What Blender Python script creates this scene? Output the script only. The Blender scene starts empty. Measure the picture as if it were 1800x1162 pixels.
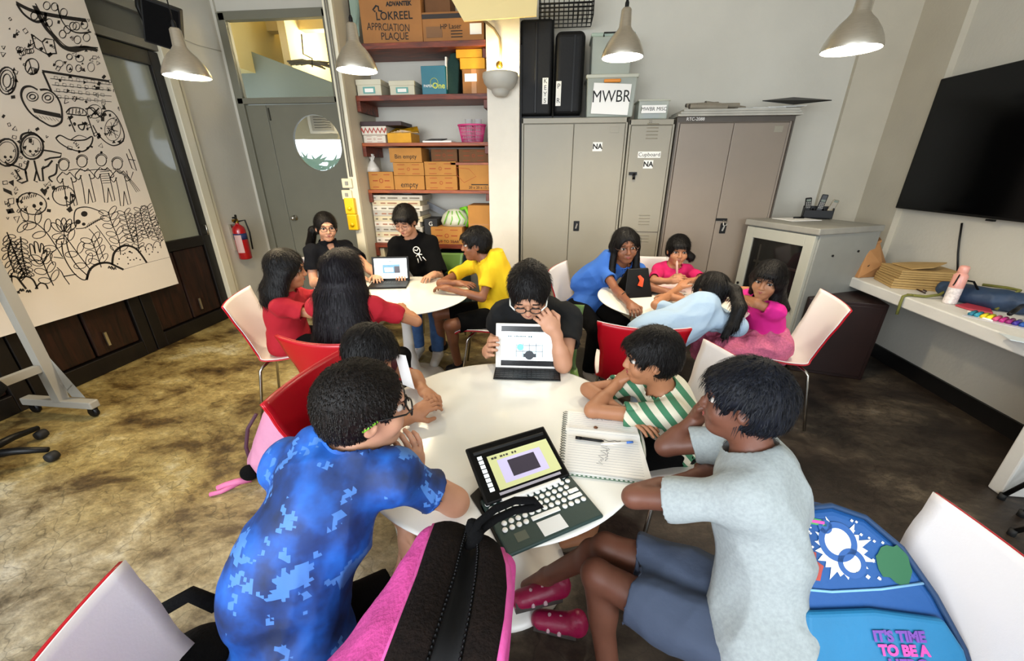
import bpy, math, random
import numpy as np
from mathutils import Vector, Matrix

random.seed(7); NPR = np.random.RandomState(7)
SC = bpy.context.scene
COL = SC.collection

# ------------------------------------------------------------------ camera
CAM_H = 1.62
FPX = 690.0
PITCH = math.radians(22.4)
YAW = math.radians(6.27)
cam_data = bpy.data.cameras.new('camera')
cam_data.sensor_width = 36.0
cam_data.lens = 36.0 * FPX / 1800.0
cam_data.clip_start = 0.05
cam = bpy.data.objects.new('camera', cam_data)
COL.objects.link(cam)
cam.location = (0, 0, CAM_H)
cam.rotation_euler = (math.pi / 2 - PITCH, 0, YAW)
SC.camera = cam
SC.view_settings.view_transform = 'Standard'
SC.view_settings.look = 'None'
SC.view_settings.exposure = 0.5
SC.view_settings.gamma = 1.0

# ------------------------------------------------------------------ world: soft daylight sky
W = bpy.data.worlds.new('sky'); SC.world = W; W.use_nodes = True
_bg = W.node_tree.nodes['Background']
_bg.inputs['Color'].default_value = (0.80, 0.90, 1.0, 1)
_bg.inputs['Strength'].default_value = 1.6

def area_light(name, loc, target, sx, sy, power, color):
    l = bpy.data.lights.new(name, 'AREA'); l.shape = 'RECTANGLE'; l.size = sx; l.size_y = sy
    l.energy = power; l.color = color
    o = bpy.data.objects.new(name, l); COL.objects.link(o); o.location = loc
    o.rotation_euler = (Vector(target) - Vector(loc)).to_track_quat('-Z', 'Y').to_euler()
    return o
# daylight through the windows behind the photographer
area_light('window_daylight', (-1.6, -2.3, 2.05), (-1.2, 1.2, 0.3), 3.6, 1.8, 170, (0.88, 0.94, 1.0))
area_light('window_daylight', (2.0, -2.3, 2.05), (0.8, 2.0, 0.7), 2.2, 1.8, 45, (0.90, 0.95, 1.0))

# pixel of the 1800x1162 photograph -> point in the room (on a level / on a wall plane)
_R = Vector((math.cos(YAW), math.sin(YAW), 0)); _f = Vector((-math.sin(YAW), math.cos(YAW), 0)); _u = Vector((0, 0, 1))
_D = _f * math.cos(PITCH) - _u * math.sin(PITCH); _U = _u * math.cos(PITCH) + _f * math.sin(PITCH)
def ray(px, py): return _R * ((px - 900) / FPX) + _U * ((581 - py) / FPX) + _D
def Z(px, py, z):
    r = ray(px, py); return Vector((0, 0, CAM_H)) + r * ((z - CAM_H) / r.z)
def Y(px, py, y):
    r = ray(px, py); return Vector((0, 0, CAM_H)) + r * (y / r.y)
def X(px, py, x):
    r = ray(px, py); return Vector((0, 0, CAM_H)) + r * (x / r.x)

# ------------------------------------------------------------------ materials
MATS = {}
def _new(name):
    m = bpy.data.materials.new(name); m.use_nodes = True
    return m, m.node_tree.nodes, m.node_tree.links, m.node_tree.nodes['Principled BSDF']
def srgb(c):
    if isinstance(c, str):
        c = [int(c[i:i + 2], 16) / 255 for i in (0, 2, 4)]
    return tuple((x / 12.92 if x <= 0.04045 else ((x + 0.055) / 1.055) ** 2.4) for x in c) + (1.0,)
def mat(name, col, rough=0.5, metal=0.0, var=0.0, scale=8.0, bump=0.0, bscale=60.0, emit=0.0, stretch=None, spec=0.5, alpha=1.0, trans=0.0, coat=0.0):
    if name in MATS: return MATS[name]
    m, N, L, P = _new(name); c = srgb(col)
    P.inputs['Base Color'].default_value = c
    P.inputs['Roughness'].default_value = rough
    P.inputs['Metallic'].default_value = metal
    P.inputs['Specular IOR Level'].default_value = spec
    P.inputs['Alpha'].default_value = alpha
    P.inputs['Transmission Weight'].default_value = trans
    P.inputs['Coat Weight'].default_value = coat
    if var > 0 or bump > 0:
        tc = N.new('ShaderNodeTexCoord'); mp = N.new('ShaderNodeMapping')
        if stretch: mp.inputs['Scale'].default_value = stretch
        L.new(tc.outputs['Object'], mp.inputs['Vector'])
    if var > 0:
        n = N.new('ShaderNodeTexNoise'); n.inputs['Scale'].default_value = scale; n.inputs['Detail'].default_value = 6
        r = N.new('ShaderNodeValToRGB')
        r.color_ramp.elements[0].position = 0.3; r.color_ramp.elements[1].position = 0.7
        r.color_ramp.elements[0].color = tuple(x * (1 - var) for x in c[:3]) + (1,)
        r.color_ramp.elements[1].color = tuple(min(1, x * (1 + var)) for x in c[:3]) + (1,)
        L.new(mp.outputs[0], n.inputs['Vector']); L.new(n.outputs[0], r.inputs[0]); L.new(r.outputs[0], P.inputs['Base Color'])
    if bump > 0:
        n2 = N.new('ShaderNodeTexNoise'); n2.inputs['Scale'].default_value = bscale; n2.inputs['Detail'].default_value = 5
        b = N.new('ShaderNodeBump'); b.inputs['Strength'].default_value = bump; b.inputs['Distance'].default_value = 0.01
        L.new(mp.outputs[0], n2.inputs['Vector']); L.new(n2.outputs[0], b.inputs['Height']); L.new(b.outputs[0], P.inputs['Normal'])
    if emit > 0:
        P.inputs['Emission Color'].default_value = c; P.inputs['Emission Strength'].default_value = emit
    MATS[name] = m
    return m
def ramp(N, stops, interp='LINEAR'):
    r = N.new('ShaderNodeValToRGB'); e = r.color_ramp.elements; r.color_ramp.interpolation = interp
    while len(e) < len(stops): e.new(0.5)
    for i, (p, c) in enumerate(stops): e[i].position = p; e[i].color = srgb(c)
    return r

def m_floor():
    m, N, L, P = _new('stained concrete with painted glare')
    tc = N.new('ShaderNodeTexCoord')
    mp = N.new('ShaderNodeMapping'); mp.inputs['Scale'].default_value = (1.0, 1.5, 1); mp.inputs['Rotation'].default_value = (0, 0, 0.5)
    L.new(tc.outputs['Object'], mp.inputs[0])
    n1 = N.new('ShaderNodeTexNoise'); n1.inputs['Scale'].default_value = 1.7; n1.inputs['Detail'].default_value = 12; n1.inputs['Roughness'].default_value = 0.68; n1.inputs['Distortion'].default_value = 0.25
    L.new(mp.outputs[0], n1.inputs['Vector'])
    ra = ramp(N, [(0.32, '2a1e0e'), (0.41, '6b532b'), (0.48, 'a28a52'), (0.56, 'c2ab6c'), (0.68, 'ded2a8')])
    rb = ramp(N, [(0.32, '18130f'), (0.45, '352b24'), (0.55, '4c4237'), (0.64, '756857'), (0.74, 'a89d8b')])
    L.new(n1.outputs[0], ra.inputs[0]); L.new(n1.outputs[0], rb.inputs[0])
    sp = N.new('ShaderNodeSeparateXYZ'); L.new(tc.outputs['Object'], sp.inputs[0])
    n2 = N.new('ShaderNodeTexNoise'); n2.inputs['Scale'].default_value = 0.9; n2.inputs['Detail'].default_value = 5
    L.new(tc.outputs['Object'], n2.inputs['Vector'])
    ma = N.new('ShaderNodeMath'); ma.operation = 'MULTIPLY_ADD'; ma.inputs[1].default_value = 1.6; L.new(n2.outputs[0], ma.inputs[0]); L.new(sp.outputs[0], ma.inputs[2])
    mr = N.new('ShaderNodeMapRange'); mr.inputs['From Min'].default_value = -0.6; mr.inputs['From Max'].default_value = 0.9; L.new(ma.outputs[0], mr.inputs[0])  # paler ochre on the left: window reflection put into the stain colours
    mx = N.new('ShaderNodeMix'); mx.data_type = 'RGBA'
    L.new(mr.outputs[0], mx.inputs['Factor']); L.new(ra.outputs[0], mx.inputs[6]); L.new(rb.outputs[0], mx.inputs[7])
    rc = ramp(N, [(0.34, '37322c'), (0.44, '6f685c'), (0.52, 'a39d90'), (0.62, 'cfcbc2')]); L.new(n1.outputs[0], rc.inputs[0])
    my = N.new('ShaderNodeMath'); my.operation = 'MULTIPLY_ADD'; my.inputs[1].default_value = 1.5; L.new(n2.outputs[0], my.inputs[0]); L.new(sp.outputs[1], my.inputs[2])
    mry = N.new('ShaderNodeMapRange'); mry.inputs['From Min'].default_value = 1.35; mry.inputs['From Max'].default_value = 2.3; mry.inputs['To Min'].default_value = 0.85; mry.inputs['To Max'].default_value = 0.0; L.new(my.outputs[0], mry.inputs[0])  # towards the camera: daylight glare painted as pale grey, along with some wear
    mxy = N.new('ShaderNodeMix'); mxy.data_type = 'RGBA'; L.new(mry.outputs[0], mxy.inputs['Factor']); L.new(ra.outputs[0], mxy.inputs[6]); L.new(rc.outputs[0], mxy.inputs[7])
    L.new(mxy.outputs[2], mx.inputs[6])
    # fine speckle and hairline cracks
    n3 = N.new('ShaderNodeTexNoise'); n3.inputs['Scale'].default_value = 22; n3.inputs['Detail'].default_value = 10; n3.inputs['Roughness'].default_value = 0.8
    L.new(mp.outputs[0], n3.inputs['Vector'])
    r3 = ramp(N, [(0.36, '3c3c3c'), (0.52, 'b8b8b8'), (0.7, 'ffffff')]); L.new(n3.outputs[0], r3.inputs[0])
    m2 = N.new('ShaderNodeMix'); m2.data_type = 'RGBA'; m2.blend_type = 'MULTIPLY'; m2.inputs['Factor'].default_value = 0.62
    L.new(mx.outputs[2], m2.inputs[6]); L.new(r3.outputs[0], m2.inputs[7])
    v = N.new('ShaderNodeTexVoronoi'); v.feature = 'DISTANCE_TO_EDGE'; v.inputs['Scale'].default_value = 7
    nd = N.new('ShaderNodeTexNoise'); nd.inputs['Scale'].default_value = 5; L.new(tc.outputs['Object'], nd.inputs['Vector'])
    mxv = N.new('ShaderNodeMix'); mxv.data_type = 'RGBA'; mxv.inputs['Factor'].default_value = 0.25
    L.new(tc.outputs['Object'], mxv.inputs[6]); L.new(nd.outputs[1], mxv.inputs[7]); L.new(mxv.outputs[2], v.inputs['Vector'])
    rv = ramp(N, [(0.0, '4a4a4a'), (0.02, 'ffffff')]); L.new(v.outputs[0], rv.inputs[0])
    m3 = N.new('ShaderNodeMix'); m3.data_type = 'RGBA'; m3.blend_type = 'MULTIPLY'; m3.inputs['Factor'].default_value = 0.45
    L.new(m2.outputs[2], m3.inputs[6]); L.new(rv.outputs[0], m3.inputs[7])
    L.new(m3.outputs[2], P.inputs['Base Color'])
    rr = N.new('ShaderNodeMapRange'); rr.inputs['To Min'].default_value = 0.22; rr.inputs['To Max'].default_value = 0.55
    L.new(n1.outputs[0], rr.inputs[0]); L.new(rr.outputs[0], P.inputs['Roughness'])
    b = N.new('ShaderNodeBump'); b.inputs['Strength'].default_value = 0.35; b.inputs['Distance'].default_value = 0.01
    L.new(n3.outputs[0], b.inputs['Height']); L.new(b.outputs[0], P.inputs['Normal'])
    return m
def m_wood(name, dark, light, rough=0.5, sc=(1, 12, 1.2), scale=3.0):
    m, N, L, P = _new(name)
    tc = N.new('ShaderNodeTexCoord'); mp = N.new('ShaderNodeMapping'); mp.inputs['Scale'].default_value = sc
    L.new(tc.outputs['Object'], mp.inputs[0])
    n = N.new('ShaderNodeTexNoise'); n.inputs['Scale'].default_value = scale; n.inputs['Detail'].default_value = 8; n.inputs['Distortion'].default_value = 1.2
    L.new(mp.outputs[0], n.inputs['Vector'])
    r = ramp(N, [(0.3, dark), (0.72, light)]); L.new(n.outputs[0], r.inputs[0]); L.new(r.outputs[0], P.inputs['Base Color'])
    P.inputs['Roughness'].default_value = rough
    return m
def m_camo():
    m, N, L, P = _new('blue pixel camouflage jersey')
    tc = N.new('ShaderNodeTexCoord')
    q = N.new('ShaderNodeVectorMath'); q.operation = 'SNAP'; q.inputs[1].default_value = (0.0075,) * 3
    L.new(tc.outputs['Object'], q.inputs[0])
    n = N.new('ShaderNodeTexNoise'); n.inputs['Scale'].default_value = 9; n.inputs['Detail'].default_value = 4
    L.new(tc.outputs['Object'], n.inputs['Vector'])
    r = ramp(N, [(0.33, '031c44'), (0.45, '06306e'), (0.55, '0a4a9c'), (0.68, '1260bd')]); L.new(n.outputs[0], r.inputs[0])
    n2 = N.new('ShaderNodeTexNoise'); n2.inputs['Scale'].default_value = 13; n2.inputs['Detail'].default_value = 5; n2.inputs['Roughness'].default_value = 0.6
    L.new(q.outputs[0], n2.inputs['Vector'])
    r2 = ramp(N, [(0.0, '000000'), (0.585, 'ffffff')], 'CONSTANT'); L.new(n2.outputs[0], r2.inputs[0])
    mx = N.new('ShaderNodeMix'); mx.data_type = 'RGBA'; L.new(r2.outputs[0], mx.inputs['Factor']); L.new(r.outputs[0], mx.inputs[6]); mx.inputs[7].default_value = srgb('3f72b8')
    L.new(mx.outputs[2], P.inputs['Base Color']); P.inputs['Roughness'].default_value = 0.65
    b = N.new('ShaderNodeBump'); b.inputs['Strength'].default_value = 0.25; b.inputs['Distance'].default_value = 0.02
    L.new(n.outputs[0], b.inputs['Height']); L.new(b.outputs[0], P.inputs['Normal'])
    return m
def m_stripe(cvec, width=0.042):
    m, N, L, P = _new('green and cream striped knit')
    tc = N.new('ShaderNodeTexCoord')
    d = N.new('ShaderNodeVectorMath'); d.operation = 'DOT_PRODUCT'; d.inputs[1].default_value = cvec
    L.new(tc.outputs['Object'], d.inputs[0])
    a = N.new('ShaderNodeMath'); a.operation = 'DIVIDE'; a.inputs[1].default_value = width; L.new(d.outputs['Value'], a.inputs[0])
    f = N.new('ShaderNodeMath'); f.operation = 'FRACT'; L.new(a.outputs[0], f.inputs[0])
    g = N.new('ShaderNodeMath'); g.operation = 'GREATER_THAN'; g.inputs[1].default_value = 0.5; L.new(f.outputs[0], g.inputs[0])
    mx = N.new('ShaderNodeMix'); mx.data_type = 'RGBA'; L.new(g.outputs[0], mx.inputs['Factor'])
    mx.inputs[6].default_value = srgb('d9d3bd'); mx.inputs[7].default_value = srgb('3f7a58')
    L.new(mx.outputs[2], P.inputs['Base Color']); P.inputs['Roughness'].default_value = 0.85
    return m
def m_hair(name, col, hi):
    m, N, L, P = _new(name)
    tc = N.new('ShaderNodeTexCoord'); mp = N.new('ShaderNodeMapping'); mp.inputs['Scale'].default_value = (9, 9, 1.0)
    L.new(tc.outputs['Object'], mp.inputs[0])
    n = N.new('ShaderNodeTexNoise'); n.inputs['Scale'].default_value = 26; n.inputs['Detail'].default_value = 5
    L.new(mp.outputs[0], n.inputs['Vector'])
    r = ramp(N, [(0.35, col), (0.75, hi)]); L.new(n.outputs[0], r.inputs[0]); L.new(r.outputs[0], P.inputs['Base Color'])
    P.inputs['Roughness'].default_value = 0.5; P.inputs['Specular IOR Level'].default_value = 0.22
    b = N.new('ShaderNodeBump'); b.inputs['Strength'].default_value = 0.6; b.inputs['Distance'].default_value = 0.004
    L.new(n.outputs[0], b.inputs['Height']); L.new(b.outputs[0], P.inputs['Normal'])
    return m

M_WALL = mat('painted plaster', 'c9c5b9', 0.75, var=0.035, scale=2.5, bump=0.12, bscale=40)
M_WALL2 = mat('beige plaster', 'bfb7a5', 0.75, var=0.05, scale=3, bump=0.12, bscale=40)
M_CEIL = mat('ceiling paint', 'dcd8cc', 0.8, var=0.02)
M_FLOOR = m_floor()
M_DARKWOOD = m_wood('dark stained teak', '060302', '33170c', 0.42, sc=(6, 10, 0.9))
M_FRAMEWOOD = m_wood('black brown frame wood', '050302', '120a06', 0.45, sc=(6, 6, 1))
M_SHELF = m_wood('red brown shelf wood', '3a1408', '8a3a1c', 0.5, sc=(1.2, 8, 8))
M_SHELFL = m_wood('orange brown shelf wood', '6a2a0e', 'b05a26', 0.5, sc=(1.2, 8, 8))
M_GREYDOOR = mat('grey green door paint', '777566', 0.5, var=0.05, scale=3, bump=0.05)
M_CAB = mat('grey enamelled steel', '8e8878', 0.42, var=0.05, scale=1.6, bump=0.03, bscale=120)
M_CAB2 = mat('taupe enamelled steel', '83776a', 0.42, var=0.06, scale=1.6, bump=0.03, bscale=120)
M_CABDARK = mat('dark cabinet edge steel', '4b443c', 0.5, var=0.1)
M_BLACK = mat('black plastic', '050506', 0.45, spec=0.3, bump=0.05, bscale=200)
M_BLACKF = mat('black fabric', '060607', 0.95, spec=0.15, bump=0.3, bscale=120)
M_CHROME = mat('chrome', 'c9c7c2', 0.18, 1.0)
M_STEEL = mat('brushed aluminium', 'd2cdc3', 0.28, 1.0, var=0.06, scale=30, stretch=(1, 1, 8), bump=0.01)
M_WHITEP = mat('white plastic', 'e9e7e2', 0.25, var=0.02)
M_TABLE = mat('white lacquer table top', 'efefe8', 0.16, var=0.02, scale=4, coat=0.2)
M_SHELLW = mat('white chair shell', 'e4dedc', 0.35, bump=0.05, bscale=180)
M_SHELLR = mat('red chair shell', 'b3071c', 0.3)
M_SHELLG = mat('green chair shell', '5a7a3a', 0.4)
M_RUBBER = mat('black rubber', '101010', 0.7)
M_PAPER = mat('white paper', 'f1efea', 0.8)
M_INK = mat('black ink', '0d0b0b', 0.7)
M_CARD = mat('kraft cardboard', '9a6838', 0.8, var=0.08, scale=6, bump=0.05)
M_CARD2 = mat('orange kraft cardboard', 'b07a38', 0.8, var=0.08, scale=6, bump=0.05)
M_CARDW = mat('white printed cardboard', 'd8cfc0', 0.75, var=0.06)
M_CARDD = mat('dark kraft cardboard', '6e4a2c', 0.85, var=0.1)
M_INKR = mat('red brown print', '9a3f1f', 0.8)
M_YELLOW = mat('yellow plastic', 'e6b90f', 0.35)
M_YELLP = mat('yellow paper', 'd69a1f', 0.7, var=0.1)
M_TVSCR = mat('dark screen glass', '010102', 0.15, spec=0.22)
M_REDP = mat('red enamel', 'a80d16', 0.25, coat=0.5)
M_HAIR = m_hair('black hair', '040304', '120e0d')
M_HAIRB = m_hair('dark brown cropped hair', '070504', '1c140f')
M_HAIR2 = m_hair('long black hair', '040305', '17101a')
M_SKINL = mat('light skin', 'c18e71', 0.55, var=0.05, scale=14, bump=0.03, bscale=300)
M_SKINT = mat('tan skin', 'aa7452', 0.55, var=0.06, scale=14, bump=0.03, bscale=300)
M_SKINB = mat('brown skin', '865439', 0.5, var=0.07, scale=14, bump=0.03, bscale=300)
M_SKIND = mat('dark brown skin', '6c4231', 0.5, var=0.07, scale=14, bump=0.03, bscale=300)
M_LIP = mat('lips', '9a4a45', 0.45)
M_EYEW = mat('eye white', 'd8d0c8', 0.2)
M_EYED = mat('dark iris', '0d0705', 0.15)

# ------------------------------------------------------------------ object helpers
def link(o, parent=None):
    COL.objects.link(o)
    if parent is not None: o.parent = parent
    return o
def tag(o, label=None, cat=None, group=None, kind=None):
    if label: o['label'] = label
    if cat: o['category'] = cat
    if group: o['group'] = group
    if kind: o['kind'] = kind
    return o
def empty(name, label, cat, loc=(0, 0, 0), rz=0.0, group=None):
    o = bpy.data.objects.new(name, None); o.empty_display_size = 0.1
    o.location = loc; o.rotation_euler = (0, 0, rz)
    link(o); return tag(o, label, cat, group)

class MB:
    """collects simple solids and links them as one mesh object"""
    def __init__(s): s.v = []; s.f = []; s.mi = []; s.sm = []; s.cur = 0
    def add(s, vs, fs, smooth=False):
        n = len(s.v); s.v += [tuple(p) for p in vs]; s.f += [tuple(i + n for i in f) for f in fs]
        s.mi += [s.cur] * len(fs); s.sm += [smooth] * len(fs); return s
    def box(s, c, d, M=None):
        x, y, z = d[0] / 2, d[1] / 2, d[2] / 2
        vs = [Vector((a * x, b * y, e * z)) for a in (-1, 1) for b in (-1, 1) for e in (-1, 1)]
        if M is not None: vs = [M @ v for v in vs]
        vs = [v + Vector(c) for v in vs]
        return s.add(vs, [(0, 1, 3, 2), (4, 6, 7, 5), (0, 4, 5, 1), (2, 3, 7, 6), (0, 2, 6, 4), (1, 5, 7, 3)])
    def b2(s, x0, x1, y0, y1, z0, z1): return s.box(((x0 + x1) / 2, (y0 + y1) / 2, (z0 + z1) / 2), (x1 - x0, y1 - y0, z1 - z0))
    def tube(s, pts, r, n=8, closed=False, caps=True):
        pts = [Vector(p) for p in pts]; m = len(pts); rs = r if isinstance(r, (list, tuple)) else [r] * m
        vs = []; prev = None
        for i, p in enumerate(pts):
            if closed: t = pts[(i + 1) % m] - pts[i - 1]
            else: t = pts[min(i + 1, m - 1)] - pts[max(i - 1, 0)]
            if t.length < 1e-9: t = Vector((0, 0, 1))
            t.normalize()
            if prev is None:
                a = t.orthogonal().normalized()
            else:
                a = prev - t * prev.dot(t)
                a = a.normalized() if a.length > 1e-6 else t.orthogonal().normalized()
            prev = a; b = t.cross(a)
            for k in range(n):
                an = 2 * math.pi * k / n; vs.append(p + (a * math.cos(an) + b * math.sin(an)) * rs[i])
        fs = []
        for i in range(m if closed else m - 1):
            j = (i + 1) % m
            for k in range(n):
                fs.append((i * n + k, i * n + (k + 1) % n, j * n + (k + 1) % n, j * n + k))
        if not closed and caps: fs += [tuple(reversed(range(n))), tuple(range((m - 1) * n, m * n))]
        return s.add(vs, fs, True)
    def lathe(s, prof, c=(0, 0, 0), n=32, M=None, cap=False):
        vs = []
        for r, z in prof:
            for k in range(n):
                a = 2 * math.pi * k / n; v = Vector((r * math.cos(a), r * math.sin(a), z))
                if M is not None: v = M @ v
                vs.append(v + Vector(c))
        fs = []
        for i in range(len(prof) - 1):
            for k in range(n):
                fs.append((i * n + k, i * n + (k + 1) % n, (i + 1) * n + (k + 1) % n, (i + 1) * n + k))
        if cap: fs += [tuple(reversed(range(n))), tuple(range((len(prof) - 1) * n, len(prof) * n))]
        return s.add(vs, fs, True)
    def poly(s, pts, thick):
        """extrude an outline (3D, planar) by vector thick"""
        n = len(pts); t = Vector(thick); a = [Vector(p) for p in pts]; b = [p + t for p in a]
        return s.add(a + b, [tuple(reversed(range(n))), tuple(range(n, 2 * n))] + [(i, (i + 1) % n, n + (i + 1) % n, n + i) for i in range(n)])
    def ribbon(s, pts, w, nrm, closed=False):
        """a flat ink stroke of width w on a plane with normal nrm"""
        pts = [Vector(p) for p in pts]; m = len(pts); nrm = Vector(nrm); vs = []
        for i, p in enumerate(pts):
            t = (pts[(i + 1) % m] - pts[i - 1]) if closed else (pts[min(i + 1, m - 1)] - pts[max(i - 1, 0)])
            if t.length < 1e-9: t = Vector((0, 0, 1))
            sd = nrm.cross(t.normalized()) * (w / 2); vs += [p + sd, p - sd]
        fs = []
        for i in range(m if closed else m - 1):
            j = (i + 1) % m; fs.append((2 * i, 2 * i + 1, 2 * j + 1, 2 * j))
        return s.add(vs, fs)
    def build(s, name, mats, parent=None, bevel=0.0, seg=2, origin=None, solid=0.0, sub=0, label=None):
        me = bpy.data.meshes.new(name)
        v = s.v
        if origin is not None:
            o_ = Vector(origin); v = [tuple(Vector(p) - o_) for p in v]
        me.from_pydata(v, [], s.f)
        mats = mats if isinstance(mats, (list, tuple)) else [mats]
        for m in mats: me.materials.append(m)
        me.polygons.foreach_set('material_index', s.mi); me.polygons.foreach_set('use_smooth', s.sm)
        me.update()
        o = bpy.data.objects.new(name, me); link(o, parent)
        if origin is not None: o.location = origin
        if solid:
            md = o.modifiers.new('solid', 'SOLIDIFY'); md.thickness = solid; md.offset = 0
        if bevel:
            md = o.modifiers.new('bevel', 'BEVEL'); md.width = bevel; md.segments = seg; md.limit_method = 'ANGLE'; md.angle_limit = math.radians(40)
            md.harden_normals = False
        if sub:
            md = o.modifiers.new('sub', 'SUBSURF'); md.levels = sub; md.render_levels = sub
        if label: o['label'] = label
        return o

def text_mesh(name, s, size, m, loc, rot, parent=None, extrude=0.0004, align='CENTER', bold=0.0, sx=1.0):
    cu = bpy.data.curves.new(name, 'FONT'); cu.body = s; cu.size = size; cu.extrude = extrude; cu.offset = bold
    cu.align_x = align; cu.align_y = 'CENTER'; cu.resolution_u = 3
    o = bpy.data.objects.new(name, cu); COL.objects.link(o)
    me = bpy.data.meshes.new_from_object(o.evaluated_get(bpy.context.evaluated_depsgraph_get()))
    COL.objects.unlink(o); bpy.data.objects.remove(o)
    me.materials.clear(); me.materials.append(m)
    ob = bpy.data.objects.new(name, me); ob.location = loc; ob.rotation_euler = rot; ob.scale = (sx, 1, 1)
    link(ob, parent); return ob
def copy_tree(o, parent=None, **kw):
    c = o.copy(); COL.objects.link(c); c.parent = parent
    for ch in list(o.children): copy_tree(ch, c)
    return c
RX = math.pi / 2
def frame(fx, fy):
    """rotation matrix with local x -> fx, y -> fy (orthonormalised), z = x cross y"""
    x = Vector(fx).normalized(); y = Vector(fy); y = (y - x * y.dot(x)).normalized(); z = x.cross(y)
    return Matrix((x, y, z)).transposed()
# ================================================================== ROOM SHELL
XL, XR = -3.77, 3.0          # side walls
CEIL = 3.45
YB = 4.42                    # back wall behind the cabinets
YREAR = -2.4
def struct(mb, name, m, **k):
    o = mb.build(name, m, **k); o['kind'] = 'structure'; return o
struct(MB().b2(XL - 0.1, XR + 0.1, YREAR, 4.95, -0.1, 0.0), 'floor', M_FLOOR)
struct(MB().b2(XL - 0.1, XR + 0.1, YREAR, 4.95, CEIL, CEIL + 0.1), 'ceiling', M_CEIL)
# right wall, and the rear wall with its wide windows (behind the photographer)
struct(MB().b2(XR, XR + 0.1, YREAR, 4.95, 0, CEIL), 'wall_right', M_WALL)
struct(MB().b2(-0.39, 2.56, YB, YB + 0.1, 0, CEIL), 'wall_back', M_WALL)
struct(MB().b2(2.56, XR, YB - 0.04, YB + 0.1, 0, CEIL).b2(2.95, XR, 3.92, YB - 0.04, 0, CEIL), 'wall_back_pier', M_WALL2)  # darker beige puts a difference in shading into this corner's colour
struct(MB().b2(XL, XR, YREAR - 0.1, YREAR, 0, 0.9).b2(XL, XR, YREAR - 0.1, YREAR, 2.9, CEIL).b2(-0.3, 0.5, YREAR - 0.1, YREAR, 0.9, 2.9), 'wall_rear', M_WALL)
# left wall: extinguisher bay beyond the timber doors, strip above them, plain part behind the camera
struct(MB().b2(XL - 0.1, XL, 4.0, 4.95, 0, CEIL).b2(XL - 0.1, XL, YREAR, 4.0, 2.98, CEIL).b2(XL - 0.1, XL, YREAR, 0.0, 0, 2.98), 'wall_left', M_WALL)
struct(MB().b2(XL - 0.02, XL + 0.05, 3.99, 4.09, 0, 2.7).b2(XL, XL + 0.03, 4.12, 4.15, 0, CEIL), 'trim_1', mat('cream gloss paint', 'd6cfb8', 0.4), bevel=0.006)
# pier between the grey door and the shelves, its trunking strip and the niche
struct(MB().b2(-1.99, -1.90, 3.84, 4.95, 0, CEIL).b2(-2.48, -1.99, 4.85, 4.95, 0, CEIL), 'wall_pier', M_WALL2)
struct(MB().b2(XL - 0.14, XL - 0.08, 0.0, 4.0, 0, 2.98), 'light_block_left', M_BLACK)  # black sheet added out of sight to stop light leaking between the doors
struct(MB().b2(-1.90, -0.37, 4.40, 4.5, 0, CEIL), 'wall_niche', M_WALL)
struct(MB().b2(-0.655, -0.37, 3.95, 4.45, 0, CEIL), 'wall_pillar', mat('pillar paint', 'd9d2c4', 0.7, var=0.03, bump=0.1))
# wall around the grey door and transom
struct(MB().b2(XL, -2.5, 4.85, 4.95, 3.17, CEIL).b2(XL, XL + 0.03, 4.82, 4.95, 0, CEIL), 'wall_door_side', M_WALL)

# ---- timber folding doors along the left wall
def timber_door(n, y0, y1):
    d = empty('door_%d' % n, None, None, (XL, (y0 + y1) / 2, 0)); d['kind'] = 'structure'
    yc = (y0 + y1) / 2; L_ = y1 - y0
    fr = MB()
    for (a, b) in ((-L_ / 2, -L_ / 2 + 0.10), (L_ / 2 - 0.10, L_ / 2)): fr.b2(-0.06, 0.0, a, b, 0, 2.62)
    fr.b2(-0.06, 0.0, -L_ / 2 + 0.1, L_ / 2 - 0.1, 2.50, 2.62).b2(-0.06, 0.0, -L_ / 2 + 0.1, L_ / 2 - 0.1, 0.86, 0.96).b2(-0.06, 0.0, -L_ / 2 + 0.1, L_ / 2 - 0.1, 0.0, 0.14)
    fr.build('frame', M_FRAMEWOOD, d, bevel=0.006)
    np_ = 2; w = (L_ - 0.2) / np_
    for i in range(np_):
        a = -L_ / 2 + 0.1 + i * w
        MB().b2(-0.05, -0.018, a + 0.008, a + w - 0.008, 0.15, 0.855).build('panel', M_DARKWOOD, d, bevel=0.012)
    MB().b2(-0.045, -0.035, -L_ / 2 + 0.1, L_ / 2 - 0.1, 0.96, 2.50).build('pane', M_FROST, d)
    MB().tube([(0.0, L_ / 2 - 0.05, 0.96), (0.03, L_ / 2 - 0.05, 0.96), (0.03, L_ / 2 - 0.05, 1.06), (0.0, L_ / 2 - 0.05, 1.06)], 0.006).build('door_handle', M_STEEL, d)
    MB().b2(0.0, 0.012, L_ / 2 - 0.38, L_ / 2 - 0.36, 0.22, 0.34).build('bolt', M_STEEL, d)
    return d
M_FROST, _N, _L, _P = _new('grey green etched glass')
_P.inputs['Base Color'].default_value = srgb('8b8d7c'); _P.inputs['Roughness'].default_value = 0.07; _P.inputs['Specular IOR Level'].default_value = 0.9
for i, (a, b) in enumerate(((3.05, 3.99), (2.10, 3.04), (1.15, 2.09), (0.2, 1.14))): timber_door(i + 3, a, b)
tr = MB().b2(XL - 0.05, XL + 0.02, 0.0, 3.99, 2.63, 2.70).b2(XL - 0.05, XL + 0.02, 0, 3.99, 2.90, 2.98)
for k in range(6): tr.b2(XL - 0.05, XL + 0.01, 0.2 + k * 0.75, 0.25 + k * 0.75, 2.70, 2.90)
struct(tr, 'trim_2', mat('grey painted timber', '6e6c62', 0.5), bevel=0.004)
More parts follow.
